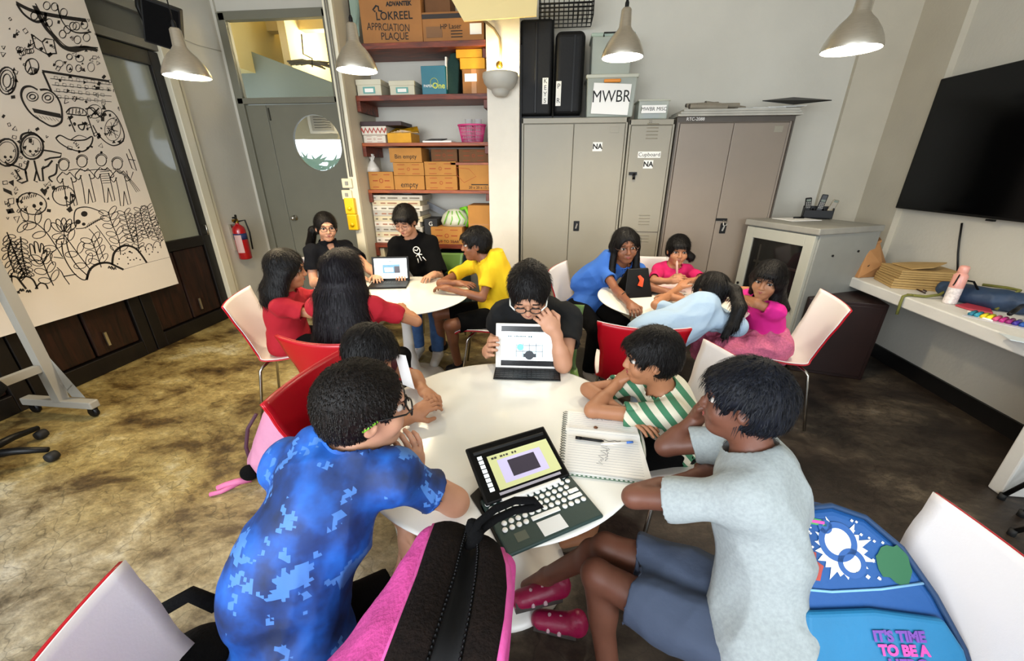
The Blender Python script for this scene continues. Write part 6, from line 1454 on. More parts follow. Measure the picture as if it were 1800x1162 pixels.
for r_ in range(5):
    for c_ in range(14): kb.box((-0.137 + c_ * 0.021, -0.018 - r_ * 0.018, 0.0068), (0.017, 0.014, 0.002))
o = kb.build('keys', mat('dark grey keys', '1c1d20', 0.5), ta); o['kind'] = 'stuff'
tilt(MB().b2(-0.12, 0.12, 0.007, 0.010, 0.0, 0.10), A_).build('stand_flap', M_BLACK, ta)
# dark tablet on the green keyboard case
tb = empty('tablet', 'dark tablet reclined in a dark green keyboard case with round white keys', 'tablet', (-0.01, 0.82, TZ), math.radians(31.5))
M_GCASE = mat('dark green case', '1c3532', 0.5, bump=0.05, bscale=300)
MB().b2(-0.143, 0.143, -0.095, 0.098, 0.0, 0.012).build('keyboard_base', M_GCASE, tb, bevel=0.006, seg=3)
MB().b2(-0.150, 0.12, -0.085, 0.085, 0.0, 0.006).build('case_back', M_BLACK, tb, bevel=0.003)
prof = [(0.0, 0.012), (0.0072, 0.012), (0.0078, 0.0135), (0.0070, 0.0158), (0.0, 0.0162)]
k0 = None
M_KEY = mat('white round key', 'f0f1ef', 0.35)
for r_, (n_, y_) in enumerate(((13, 0.072), (13, 0.0525), (12, 0.033), (12, 0.0135), (11, -0.006))):
    for c_ in range(n_):
        x_ = -0.1295 + c_ * 0.0205 + (0.004 * r_)
        if x_ > 0.132: continue
        if k0 is None: k0 = MB().lathe(prof, n=14).build('key', M_KEY, tb); kx = k0
        else: kx = k0.copy(); COL.objects.link(kx); kx.parent = tb
        kx.location = (x_, y_, 0)
for (xa, xb, y_) in ((0.098, 0.13, 0.0135), (0.09, 0.13, -0.006)): MB().b2(xa, xb, y_ - .007, y_ + .007, 0.012, 0.0160).build('wide_key', M_KEY, tb, bevel=0.004)
for k in range(4): kx = k0.copy(); COL.objects.link(kx); kx.parent = tb; kx.location = (-0.12 + k * .0205, -0.0255, 0)
for k in range(4): kx = k0.copy(); COL.objects.link(kx); kx.parent = tb; kx.location = (0.062 + k * .0205, -0.0255, 0)
MB().b2(-0.042, 0.045, -0.0325, -0.0185, 0.012, 0.0160).build('space_bar', M_KEY, tb, bevel=0.004)
MB().b2(-0.036, 0.036, -0.086, -0.040, 0.0118, 0.0128).build('track_pad', mat('white track pad', 'e4e6e6', 0.3), tb, bevel=0.0005)
MB().b2(-0.105, -0.072, -0.072, -0.045, 0.0118, 0.0126).build('worn_sticker', mat('worn sticker', '565c50', 0.7), tb)
TB = math.radians(68)                          # recline from the vertical
def recl(mb):
    c, s_ = math.cos(TB), math.sin(TB); mb.v = [(x, y * c + z * s_ + 0.062, -y * s_ + z * c + 0.022) for x, y, z in mb.v]; return mb
recl(MB().b2(-0.137, 0.137, 0.0, 0.012, 0.0, 0.182)).build('tablet_body', M_BLACK, tb, bevel=0.005)
d_ = recl(MB().b2(-0.130, 0.130, -0.0008, 0.0, 0.006, 0.175)).build('display', M_TVSCR, tb)
recl(MB().b2(-0.085, 0.120, -0.0014, -0.0009, 0.026, 0.135)).build('slide', M_SCRY, d_)
recl(MB().b2(-0.06, 0.085, -0.0020, -0.0015, 0.040, 0.115)).build('slide_panel', M_LILAC, d_)
recl(MB().b2(-0.03, 0.060, -0.0026, -0.0021, 0.052, 0.105)).build('slide_picture', mat('dark photo', '3a3340', 0.3), d_)
mb = MB(); dashes(mb, -0.075, 0.02, 0.124, 10, 0.007, -0.002, 5); recl(mb).build('slide_heading', mat('dark heading', '3a3a30', 0.5), d_)
mb = MB().b2(-0.09, 0.11, -0.0014, -0.001, 0.012, 0.020); recl(mb).build('slide_bar', mat('pale bar', '9c97a0', 0.3, emit=0.1), d_)
for k in range(8): recl(MB().b2(-0.113, -0.099, -0.0014, -0.0009, 0.03 + k * 0.0145, 0.041 + k * 0.0145)).build('thumbnail', M_SCRW, d_)
MB().b2(-0.09, 0.10, 0.055, 0.066, 0.012, 0.024).build('hinge_bar', M_WHITEP, tb, bevel=0.003)
MB().poly([(-0.150, 0.02, 0.001), (-0.16, 0.13, 0.001), (-0.09, 0.17, 0.001), (-0.09, 0.05, 0.001)], (0, 0, 0.005)).build('case_flap', M_BLACK, tb)
MB().poly([(-0.12, 0.15, 0.0), (0.12, 0.15, 0.0), (0.12, 0.205, 0.085), (-0.12, 0.205, 0.085)], (0, 0.004, 0.0)).build('kick_stand', M_BLACK, tb)
# notebook
def quad_frame(tl, tr, br, bl): return Vector(tl), Vector(tr), Vector(br), Vector(bl)
nbk = empty('notebook', 'open ruled spiral notebook with pencil scribbles lying on the front table', 'notebook', (0.185, 1.13, TZ), -0.06)
sh_ = MB(); n = 24
vs = []
for i in range(n + 1):
    t = i / n; y_ = 0.165 - t * 0.33
    z_ = 0.012 + 0.006 * math.exp(-((t - 0.36) / 0.05) ** 2) - 0.004 * math.exp(-((t - 0.42) / 0.03) ** 2)
    w_ = 0.125 + 0.006 * t
    vs += [(-w_ + 0.008 * t, y_, z_), (w_ + 0.012 * t, y_, z_)]
sh_.add(vs, [(2 * i, 2 * i + 2, 2 * i + 3, 2 * i + 1) for i in range(n)], True)
pg = sh_.build('page', M_PAPER, nbk)
MB().b2(-0.130, 0.132, -0.165, 0.165, 0.0, 0.0095).build('page_block', mat('page edges', 'dcdad2', 0.8), nbk)
MB().b2(-0.128, 0.140, -0.172, 0.17, 0.0, 0.003).build('cover', mat('green grey cover', '5f7a64', 0.6), nbk, bevel=0.001)
rl = MB()
for k in range(26):
    y_ = 0.15 - k * 0.0125; t = (0.165 - y_) / 0.33; z_ = 0.0123 + 0.006 * math.exp(-((t - 0.36) / 0.05) ** 2) - 0.004 * math.exp(-((t - 0.42) / 0.03) ** 2)
    rl.box((0.005, y_, z_), (0.235, 0.0007, 0.0003))
rl.build('ruled_lines', mat('pale grey line', 'a9aeb4', 0.8), pg)
hw = MB(); R_ = random.Random(4)
def scribble(mb, x, y, w, h, n, seed, rot=0.0, wd=0.0016):
    R_ = random.Random(seed); pts = []
    for k in range(n):
        a_, b_ = w * k / n + R_.uniform(-.4, .4) * w / n, R_.uniform(-h, h)
        pts.append((x + a_ * math.cos(rot) - b_ * math.sin(rot), y + a_ * math.sin(rot) + b_ * math.cos(rot), 0.0128))
    mb.ribbon(pts, wd, (0, 0, 1))
scribble(hw, -0.05, 0.13, 0.10, 0.010, 16, 1); scribble(hw, -0.01, -0.12, 0.10, 0.012, 18, 2, 1.35); scribble(hw, 0.01, -0.10, 0.07, 0.006, 12, 3, 1.4); scribble(hw, -0.06, 0.005, 0.13, 0.004, 22, 6, 0.0, 0.003)
hw.build('pencil_writing', mat('pencil grey', '55555a', 0.7), pg)['kind'] = 'stuff'
sr = MB()
for k in range(24): sr.tube([(-0.128, 0.155 - k * 0.0135, 0.001), (-0.138, 0.155 - k * 0.0135, 0.008), (-0.128, 0.155 - k * 0.0135, 0.015), (-0.120, 0.155 - k * 0.0135, 0.012)], 0.0012, 5)
o = sr.build('spiral_binding', M_GCASE, nbk); o['kind'] = 'stuff'
er = MB()
for k in range(16): er.box((-0.10 + k * 0.014, -0.169, 0.0034), (0.007, 0.004, 0.0008))
er.build('cover_dots', M_PAPER, nbk)
def pen_on(p0, p1, label, m, r=0.0045, cap=None):
    p0, p1 = Vector(p0), Vector(p1); e = p1 - p0
    t = empty('pen', label, 'pen', p0)
    MB().tube([(0, 0, 0), tuple(e * 0.88), tuple(e)], [r, r, r * .25], 12).build('barrel', m, t)
    MB().tube([tuple(e * -0.01), tuple(e * 0.2)], r * 1.12, 12).build('pen_cap', cap or m, t)
    return t
zz_ = TZ + 0.0195
a, b = J(1012, 769, zz_), J(1062, 776, zz_); pen_on(a, b, 'black marker pen lying across the fold of the notebook', M_BLACK, 0.005)
a, b = J(1112, 777, zz_), J(1056, 781, zz_); pen_on(a, b, 'white pen with a blue end lying beside the black pen on the notebook', M_PAPER, 0.0036, mat('blue cap', '3f74c9', 0.4))
q = J(1047, 752, TZ + 0.016); tag(MB().lathe([(0.0, 0.0), (0.007, 0.0), (0.008, 0.002), (0, 0.003)], n=10).build('brown_bead', mat('brown bead', '6a3d20', 0.4)), 'small brown bead lying on the upper page of the notebook', 'bead').location = q
# paper held by the hidden boy
tag(MB().poly([J(694, 622, 0.98), J(712, 625, 0.985), J(728, 684, 0.80), J(708, 676, 0.81)], (0.002, 0.001, 0)).build('paper_sheet', mat('white card sheet', 'f5f4f2', 0.6)), 'white card standing on the front table before the half hidden boy', 'paper')
# laptop on the left table
lt = empty('laptop', 'black laptop open on the left round table, slide on its screen', 'laptop', (-1.33, 2.97, TZ), 0.20)
MB().b2(-0.15, 0.15, -0.11, 0.09, 0.0, 0.015).build('base', M_BLACK, lt, bevel=0.003)
k_ = MB()
for r_ in range(5):
    for c_ in range(13): k_.box((-0.126 + c_ * 0.021, 0.062 - r_ * 0.02, 0.0158), (0.017, 0.015, 0.002))
o = k_.build('keys', mat('dark grey keys', '1c1d20', 0.5), lt); o['kind'] = 'stuff'
def tl_(mb): 
    c, s_ = math.cos(0.2), math.sin(0.2); mb.v = [(x, y * c + z * s_ + .095, -y * s_ + z * c + .01) for x, y, z in mb.v]; return mb
ld = tl_(MB().b2(-0.15, 0.15, 0.0, 0.008, 0.0, 0.20)).build('lid', M_BLACK, lt, bevel=0.003)
tl_(MB().b2(-0.132, 0.132, -0.001, 0, 0.022, 0.185)).build('slide', M_SCRW, ld)
tl_(MB().b2(-0.065, 0.075, -0.002, -0.0012, 0.065, 0.135)).build('slide_picture', M_PIC1, ld)
tl_(MB().b2(-0.05, 0.02, -0.0026, -0.0021, 0.075, 0.11)).build('picture_shape', M_SCRW, ld)
tl_(MB().b2(0.03, 0.075, -0.0026, -0.0021, 0.065, 0.12)).build('picture_shape', mat('dark photo', '3a3340', 0.3), ld)
mb = MB(); dashes(mb, -0.11, 0.02, 0.16, 9, 0.008, -0.002, 9); tl_(mb).build('slide_heading', M_TXT, ld)
# black folio and orange tag on the right table
fo_ = empty('tablet_folio', 'black tablet folio standing like a tent on the right round table', 'tablet', J(1120, 522, TZ), 0.3)
MB().poly([(-0.11, -0.02, 0), (0.11, -0.02, 0), (0.09, 0.05, 0.20), (-0.07, 0.05, 0.20)], (0, 0.008, 0)).build('front_flap', M_BLACK, fo_, bevel=0.003)
MB().poly([(-0.11, 0.16, 0), (0.11, 0.16, 0), (0.09, 0.06, 0.20), (-0.07, 0.06, 0.20)], (0, 0.008, 0)).build('rear_flap', M_BLACK, fo_)
MB().poly([(-0.01, -0.002, 0.09), (0.03, -0.002, 0.075), (0.045, 0.018, 0.13), (0.02, 0.032, 0.155), (0.0, 0.03, 0.15), (0.012, 0.015, 0.12)], (0, -0.003, 0.001)).build('orange_tag', mat('orange fabric tag', 'e2451a', 0.5), fo_)
q = J(1152, 512, TZ); o = MB().b2(-0.11, 0.11, -0.08, 0.08, 0, 0.008).build('flat_case', M_BLACK, bevel=0.002); o.location = q; o.rotation_euler = (0, 0, -0.4); tag(o, 'black flat case lying on the right table beside the folio', 'case')
pc0 = J(1190, 496, 0.80); pc1 = J(1190, 458, 0.97)
pn = empty('pencil', 'pale pink pencil held upright by the girl in magenta', 'pencil', pc0)
MB().tube([(0, 0, 0), tuple((pc1 - pc0) * 0.9), tuple(pc1 - pc0)], [0.009, 0.009, 0.002], 8).build('shaft', mat('pale pink lacquer', 'd9a79a', 0.4), pn)
# wrist bands
q = P['g10']; wr_ = J(1101, 524, 0.79) - Vector((0.28, 3.16, 0))
MB().lathe([(0.030, -0.004), (0.0315, 0), (0.030, 0.004)], tuple(wr_), 20, (J(1108, 535, 0.775) - J(1090, 514, 0.82)).to_track_quat('Z', 'Y').to_matrix()).build('wrist_band', M_BLACK, q)
# marks of henna-like pale lines on her sleeve arm are left to the skin; print on the black tee
B_ = B9; ct = B_['chest'] + B_['fw'] * 0.155 + B_['rt'] * -0.06
FR = frame(B_['rt'] * -1, B_['spine'])
pr = MB()
def onp(x, z, y=0.0): return ct + FR @ Vector((x, z, 0)) + B_['fw'] * y
pr.tube([onp(0.03 * math.cos(a_ * .42), 0.05 + 0.032 * math.sin(a_ * .42)) for a_ in range(15)], 0.004, 5, closed=True)
pr.tube([onp(-0.02, 0.06), onp(0.0, 0.045), onp(0.02, 0.06)], 0.004, 5).tube([onp(-0.03, 0.0), onp(0.0, 0.015), onp(0.03, 0.0)], 0.005, 5).tube([onp(0, 0.02), onp(0, -0.05)], 0.005, 5).tube([onp(-0.025, -0.02), onp(-0.035, -0.06)], 0.004, 5).tube([onp(0.025, -0.02), onp(0.04, -0.06)], 0.004, 5)
pr.build('shirt_print', M_PAPER, P['w9'])
# white flashes on the navy polo sleeve
for (a, b) in (((548, 452), (560, 449)), ((562, 446), (574, 460))):
    pass

# ================================================================== BAGS
def soft(name, prims, m, parent, h=0.008, amp=0.0, f=30, seed=1):
    return field_object(name, prims, h, m, parent, disp=(folds(seed, amp, f) if amp else None))
# pink plush backpack with dark corduroy bands, nearest the camera
fb = empty('backpack', 'pink backpack with dark brown corduroy zip bands, nearest the camera', 'backpack', (-0.2, 0.30, 0.44))
M_PLUSH = mat('pink plush', 'bf4088', 0.9, var=0.08, scale=30, bump=0.35, bscale=120); M_CORD = mat('dark brown corduroy', '120b08', 0.95, spec=0.15, var=0.4, scale=60, bump=0.6, bscale=160)
def F(px, py, z): return Z(px, py, z) - Vector((-0.2, 0.30, 0.44))
soft('bag_body', [cone(F(764, 965, .86), (-0.07, -0.22, 0.28), 0.035, 0.14, 0.05), cone(F(764, 985, .82), (-0.19, -0.15, 0.16), 0.045, 0.17, 0.08), cone((0.0, 0.1, 0.1), (0.0, -0.2, 0.1), 0.12, 0.14, 0.08), cone(F(880, 1000, .84), (0.06, -0.22, 0.27), 0.035, 0.09, 0.05), cone((0.05, 0.18, 0.3), (0.04, 0.1, 0.06), 0.06, 0.09, 0.06), cone(F(828, 1000, .825), (0.0, -0.20, 0.345), 0.045, 0.075, 0.05)], M_PLUSH, fb, 0.008, 0.004, 34, 5)
def strip(pts_l, pts_r, thick, m, name, par, sag=0.012):
    mb = MB(); n = len(pts_l); vs = []
    for a, b in zip(pts_l, pts_r):
        for k in range(7):
            t = k / 6; p_ = a.lerp(b, t) + Vector((0, 0, sag * math.sin(math.pi * t))); vs.append(p_)
    mb.add(vs, [(i * 7 + k, i * 7 + k + 1, (i + 1) * 7 + k + 1, (i + 1) * 7 + k) for i in range(n - 1) for k in range(6)], True)
    o = mb.build(name, m, par); md = o.modifiers.new('s', 'SOLIDIFY'); md.thickness = thick; md.offset = 0; return o
zt = [0.915, 0.92, 0.925, 0.93, 0.93]
LL = [F(x, y, z) for (x, y), z in zip([(764, 924), (750, 962), (733, 1015), (706, 1085), (672, 1175)], zt)]
LR = [F(x, y, z) for (x, y), z in zip([(822, 930), (812, 965), (800, 1015), (778, 1085), (750, 1175)], zt)]
RL = [F(x, y, z) for (x, y), z in zip([(838, 940), (840, 975), (836, 1020), (826, 1085), (808, 1175)], zt)]
RR = [F(x, y, z) for (x, y), z in zip([(880, 968), (890, 1000), (893, 1040), (888, 1095), (874, 1175)], zt)]
strip(LL, LR, 0.012, M_CORD, 'corduroy_band', fb); strip(RL, RR, 0.012, M_CORD, 'corduroy_band', fb)
strip([p_ + Vector((-0.004, 0, -0.012)) for p_ in LR], [p_ + Vector((0.004, 0, -0.012)) for p_ in RL], 0.004, mat('black bag lining', '050405', 0.9), 'bag_opening', fb, -0.02)
zp = MB()
for row in (LR, RL):
    for i in range(4):
        for k in range(9):
            p_ = row[i].lerp(row[i + 1], k / 9) + Vector((0, 0, 0.008)); zp.lathe([(0.0, -0.004), (0.004, 0), (0.0, 0.004)], tuple(p_), 6)
o = zp.build('zip_teeth', M_BLACK, fb); o['kind'] = 'stuff'
pi_ = MB().tube(LL, 0.007, 8).tube(RR, 0.009, 8); pi_.build('seam_piping', mat('pink piping', 'c0488c', 0.8, bump=0.3), fb); 
h0 = [F(828, 945, .93), F(842, 918, .95), F(870, 895, .955), F(905, 880, .95), F(938, 880, .94), F(950, 890, .935), F(935, 893, .93), F(905, 897, .93), F(872, 912, .93), F(848, 930, .93), F(835, 950, .92)]
MB().tube(h0, 0.0085, 8).build('grab_handle', M_BLACKF, fb)
soft('handle_knot', [cone(F(836, 950, .925), F(830, 925, .935), 0.014, 0.017, 0.01), cone(F(822, 960, .915), F(840, 940, .93), 0.010, 0.014, 0.01)], M_BLACKF, fb, 0.006, 0.002, 90, 3)
CH['bagstool'] = chair(-0.20, 0.24, (0.0, 1.0), 'shell chair carrying the pink and brown backpack at the bottom of the picture')
# blue backpack
bbk = empty('backpack', 'bright blue printed backpack leaning on the white chair behind the grey tee boy', 'backpack', (0.80, 0.66, 0.46))
OB = Vector((0.80, 0.66, 0.46))
tlv, trv, brv, blv = Vector((0.66, 0.80, 0.84)), Vector((0.80, 0.755, 0.84)), Vector((0.94, 0.625, 0.60)), Vector((0.575, 0.60, 0.585))
nrm = (brv - blv).cross(tlv - blv).normalized()
if nrm.y > 0: nrm = -nrm
ux = (brv - blv).normalized(); uy = nrm.cross(ux).normalized()
if uy.z < 0: uy = -uy
M_BB = mat('blue bag cloth', '0a4c8c', 0.6, var=0.05, bump=0.12, bscale=60); M_BB2 = mat('cyan bag cloth', '14709e', 0.6, var=0.08, bump=0.12, bscale=60)
def bag_pt(u, v, w=0.0): return blv + ux * (u * 0.37) + uy * (v * 0.33) + nrm * w - OB
outl = [(0.0, -0.12), (1.03, -0.12), (1.02, 0.10), (0.93, 0.42), (0.80, 0.72), (0.62, 0.92), (0.42, 1.0), (0.24, 0.98), (0.12, 0.88), (0.04, 0.5)]
MB().poly([bag_pt(a_, b_, 0.0) for a_, b_ in outl], -nrm * 0.13).build('bag_body', M_BB, bbk, bevel=0.022, seg=4)
MB().poly([bag_pt(a_, b_, 0.0) for a_, b_ in ((0.08, -0.1), (0.98, -0.1), (0.97, 0.12), (0.90, 0.30), (0.5, 0.35), (0.10, 0.33), (0.06, 0.1))], nrm * 0.022).build('front_pocket', M_BB2, bbk, bevel=0.012, seg=3)
MB().tube([bag_pt(a_, b_, 0.004) for a_, b_ in ((0.02, 0.46), (0.3, 0.44), (0.6, 0.46), (0.86, 0.50))], 0.003, 6).build('seam_line', mat('pale blue seam', '7fb4dc', 0.6), bbk)
MB().tube([bag_pt(a_, b_, -0.005) for a_, b_ in outl[1:]], 0.007, 8).build('edge_piping', mat('navy piping', '12365c', 0.6), bbk)
MB().tube([bag_pt(0.12, 0.93, -0.06), bag_pt(0.12, 1.08, -0.07), bag_pt(0.3, 1.12, -0.07), bag_pt(0.38, 1.0, -0.06)], 0.009, 8).build('grab_handle', M_BLACKF, bbk)
BR = frame(ux, uy)
def bag_text(s_, u, v, size, m, w=0.026, sx=1.0, bold=0.001):
    o = text_mesh('printed_lettering', s_, size, m, bag_pt(u, v, w), BR.to_euler(), bbk, bold=bold, sx=sx); return o
M_PURP = mat('purple print', '6a3a9a', 0.5); M_PPINK = mat('pink print', 'c9409a', 0.5)
bag_text("IT'S TIME", 0.60, 0.20, 0.028, M_PURP, bold=0.0015); bag_text('TO BE A', 0.61, 0.12, 0.028, M_PPINK, bold=0.0015); bag_text('HERO', 0.62, 0.035, 0.032, M_PURP, bold=0.0015)
sb = MB(); R_ = random.Random(8); c0 = (0.42, 0.70)
pts = []
for k in range(40):
    a_ = 2 * math.pi * k / 40; r_ = 0.15 if k % 2 else 0.21 * R_.uniform(.8, 1.15); pts.append(bag_pt(c0[0] + r_ * 0.85 * math.cos(a_), c0[1] + r_ * math.sin(a_), 0.002))
sb.add([bag_pt(c0[0], c0[1], 0.0024)] + pts, [(0, i + 1, (i + 1) % 40 + 1) for i in range(40)])
for k in range(34):
    a_ = R_.uniform(0, 6.28); r_ = R_.uniform(.20, .34); u_, v_ = c0[0] + r_ * .85 * math.cos(a_), c0[1] - .05 + r_ * math.sin(a_) * .8; e_ = R_.uniform(.005, .016)
    if 0.1 < u_ < .8 and .5 < v_ < .9: sb.add([bag_pt(u_ - e_, v_, .002), bag_pt(u_, v_ - e_, .002), bag_pt(u_ + e_, v_, .002), bag_pt(u_, v_ + e_, .002)], [(0, 1, 2, 3)])
sb.build('burst_print', M_PAPER, bbk)
em = MB().lathe([(0.030, 0), (0.044, 0)], tuple(bag_pt(0.40, 0.76, 0.0035)), 28, BR).lathe([(0.020, 0), (0.032, 0)], tuple(bag_pt(0.46, 0.62, 0.0035)), 28, BR)
em.lathe([(0.006, 0), (0.016, 0)], tuple(bag_pt(0.34, 0.86, 0.0035)), 20, BR); em.build('ring_emblem', mat('print blue', '0e4f93', 0.5), bbk)
MB().poly([bag_pt(a_, b_, 0.0025) for a_, b_ in ((0.20, 0.93), (0.36, 0.90), (0.35, 0.86), (0.19, 0.89))], nrm * 0.001).build('logo_patch', mat('green print', '3a9a4a', 0.5), bbk)
MB().poly([bag_pt(a_, b_, 0.0038) for a_, b_ in ((0.23, 0.915), (0.34, 0.895), (0.335, 0.875), (0.225, 0.895))], nrm * 0.001).build('logo_lettering', M_PPINK, bbk)
def blob(name, u, v, r1, r2, m, seed):
    R_ = random.Random(seed); pts = [bag_pt(u + r1 * math.cos(a_ * .35) * R_.uniform(.75, 1.15), v + r2 * math.sin(a_ * .35) * R_.uniform(.75, 1.15), 0.003) for a_ in range(18)]
    MB().add([bag_pt(u, v, 0.0034)] + pts, [(0, i + 1, (i + 1) % 18 + 1) for i in range(18)]).build(name, m, bbk)
blob('red_patch', 0.17, 0.60, 0.10, 0.13, mat('red print', 'a8433a', 0.7), 2); blob('green_patch', 0.72, 0.62, 0.11, 0.13, mat('dark green print', '1f5f3c', 0.6), 3)
# pink backpack on the floor
pbp = empty('backpack', 'pale pink backpack slumped on the floor beside the red backed chair', 'backpack', (-1.52, 1.66, 0))
M_PB = mat('pale pink nylon', 'c987a6', 0.6, var=0.05, bump=0.25, bscale=25)
soft('bag_body', [cone((-0.02, -0.02, 0.10), (0.02, 0.06, 0.30), 0.13, 0.11, 0.05), cone((0.12, -0.04, 0.10), (0.14, 0.02, 0.26), 0.11, 0.10, 0.06), cone((-0.10, -0.02, 0.07), (0.0, 0.0, 0.07), 0.07, 0.09, 0.05)], M_PB, pbp, 0.009, 0.007, 30, 9)
MB().tube([(-0.145, -0.06, 0.06), (-0.155, -0.05, 0.18), (-0.13, -0.03, 0.29), (-0.08, 0.0, 0.37)], 0.010, 8).build('side_piping', mat('plum piping', '4a2a3a', 0.7), pbp)
MB().box((0.10, -0.155, 0.235), (0.10, 0.012, 0.03), Matrix.Rotation(-0.45, 3, 'Y')).build('name_patch', M_BLACK, pbp)
MB().tube([(-0.10, -0.13, 0.03), (-0.16, -0.17, 0.04), (-0.22, -0.18, 0.02), (-0.25, -0.20, 0.012)], 0.018, 8).tube([(-0.14, -0.16, 0.03), (-0.21, -0.22, 0.015), (-0.26, -0.24, 0.01)], 0.012, 8).build('shoulder_strap', mat('bright pink webbing', 'cf6f9c', 0.6), pbp)
soft('dark_pouch', [ell((-0.10, -0.13, 0.075), (0.05, 0.04, 0.045), None, 0.01)], M_BLACKF, pbp, 0.007)
# black cloth bag strap on the lower left chair
soft_ = empty('black_bag', 'black bag with a strap lying on the lower left chair beside the boy in blue', 'bag', Z(318, 1175, 0.60) - Vector((0, 0, 0.12)))
soft('bag_body', [ell((0.0, 0.02, 0.07), (0.10, 0.10, 0.07), None, 0.02)], M_BLACKF, soft_, 0.008, 0.006, 40, 2)
MB().tube([(-0.12, 0.02, 0.10), (-0.10, 0.06, 0.19), (-0.04, 0.10, 0.21), (0.02, 0.10, 0.18)], 0.017, 8).build('strap', M_BLACKF, soft_)

# sandals of the boy in the grey tee
for k, (a, b, lab) in enumerate(((J(1075, 1222, 0.075), J(990, 1215, 0.06), 'magenta sandal on the near foot of the grey tee boy at the bottom edge'), (J(985, 1028, 0.13), J(915, 1045, 0.13), 'magenta strapped sandal with a white buckle on the raised foot of the grey tee boy'), (J(1015, 1095, 0.05), J(950, 1080, 0.05), 'magenta sandal resting under the front table, behind the other one'))):
    t = empty('sandal', lab, 'sandal', (a.x, a.y, a.z - 0.03), 0, 'magenta sandals'); d_ = b - a
    soft('upper', [cone((0, 0, 0.02), tuple(d_), 0.040, 0.036, 0.02), cone((0, 0, 0.03), (0, 0, 0.05), 0.036, 0.034, 0.02)], M_SHOEM, t, 0.007, 0.0015, 60, k)
    MB().tube([(0, 0, -0.012), tuple(d_ * 1.15 + Vector((0, 0, -0.012)))], 0.036, 12).build('sole', mat('grey sole', '4a4340', 0.7), t)
    sd = d_.cross(Vector((0, 0, 1))).normalized()
    MB().tube([tuple(d_ * .45 + sd * .042), tuple(d_ * .45 + Vector((0, 0, .045))), tuple(d_ * .45 - sd * .042)], 0.008, 6).tube([tuple(d_ * .75 + sd * .040), tuple(d_ * .75 + Vector((0, 0, .042))), tuple(d_ * .75 - sd * .040)], 0.007, 6).build('strap', mat('pale strap print', 'c9a8b0', 0.5), t)

# ================================================================== LEDGE ITEMS
LZ = 0.781
q = Vector((2.63, 3.62, LZ)); pbg = empty('paper_bag', 'crumpled brown paper bag standing at the far end of the white ledge', 'bag', q, 0.2)
pbg.scale = (1.5, 1.2, 1.15)
M_KRAFT = mat('kraft paper', 'a9794a', 0.8, var=0.10, scale=8, bump=0.4, bscale=25); M_KRAFT2 = mat('tan envelope paper', 'a98a55', 0.8, var=0.08, bump=0.2)
MB().add([(-0.10, -0.10, 0), (0.12, -0.07, 0), (0.10, 0.10, 0), (-0.08, 0.12, 0), (-0.05, -0.05, 0.20), (0.03, -0.02, 0.235), (0.04, 0.05, 0.24), (-0.04, 0.04, 0.22), (0.02, -0.10, 0.09)],
         [(0, 3, 2, 1), (0, 1, 8), (0, 8, 4), (1, 5, 8), (8, 5, 4), (1, 2, 6, 5), (2, 3, 7, 6), (3, 0, 4, 7), (4, 5, 6, 7)]).build('bag_body', M_KRAFT, pbg, bevel=0.004)
MB().poly([(-0.06, -0.04, 0.205), (0.03, -0.03, 0.235), (0.06, 0.03, 0.25), (0.05, 0.05, 0.225), (-0.03, 0.04, 0.21)], (0, 0, 0.02)).build('folded_top', M_KRAFT, pbg, bevel=0.005)
MB().ribbon([(-0.055, -0.088, 0.08), (-0.03, -0.083, 0.10), (-0.015, -0.079, 0.075), (0.0, -0.075, 0.10)], 0.006, (0, -1, 0.2)).build('pen_mark', M_INK, pbg)
def stack_env(px, py, w, d, h, z, rz, label, m):
    q = Vector((2.775, 3.27, z)); t = empty('envelope_bundle', label, 'envelopes', q, rz, 'brown envelope bundles'); n = 4
    for k in range(n): MB().b2(-w / 2 + random.uniform(0, .01), w / 2 - random.uniform(0, .012), -d / 2 + random.uniform(0, .01), d / 2, h * k / n, h * (k + .9) / n).build('envelope', m, t, bevel=0.002)
    return t
stack_env(0, 0, 0.40, 0.30, 0.075, LZ, -0.25, 'lower bundle of brown envelopes behind the paper bag on the ledge', M_KRAFT2)
stack_env(0, 0, 0.38, 0.27, 0.065, LZ + 0.077, -0.15, 'upper bundle of brown envelopes on the ledge', M_KRAFT2)
q = Vector((2.77, 3.28, LZ + 0.145)); o = MB().poly([(-0.13, -0.10, 0), (0.0, -0.12, 0.02), (0.16, -0.02, 0.035), (0.02, 0.10, 0.01), (-0.12, 0.10, 0)], (0, 0, 0.008)).build('open_envelope', M_KRAFT2); o.location = q; tag(o, 'loose brown envelope lying open on top of the two bundles', 'envelope')
q = Z(1668, 533, LZ); bt = empty('water_bottle', 'pink and white patterned water bottle standing on the ledge', 'bottle', q)
MB().lathe([(0.0, 0.0), (0.034, 0.0), (0.036, 0.01), (0.036, 0.11)], n=28).build('lower_body', mat('white printed bottle', 'd9cfcb', 0.35, var=0.25, scale=60), bt)
MB().lathe([(0.0362, 0.11), (0.036, 0.19), (0.030, 0.20), (0.024, 0.208)], n=28).build('upper_body', mat('pink bottle', 'd99a8c', 0.3), bt)
MB().lathe([(0.024, 0.206), (0.026, 0.21), (0.026, 0.245), (0.02, 0.255), (0.0, 0.258)], n=28).build('bottle_cap', mat('pink bottle', 'd99a8c', 0.3), bt)
MB().tube([(-0.03, -0.02, 0.20), (-0.05, -0.04, 0.19), (-0.055, -0.04, 0.15), (-0.04, -0.02, 0.13)], 0.004, 6).build('carry_loop', M_BLACK, bt)
q = Vector((2.86, 2.80, LZ)); db = empty('sling_bag', 'navy blue sling bag with olive straps lying on the ledge behind the bottle', 'bag', q)
M_NAVB = mat('navy nylon', '1f3550', 0.6, var=0.1, bump=0.3, bscale=30); M_OLIVE = mat('olive webbing', '6a6a2e', 0.8, bump=0.2)
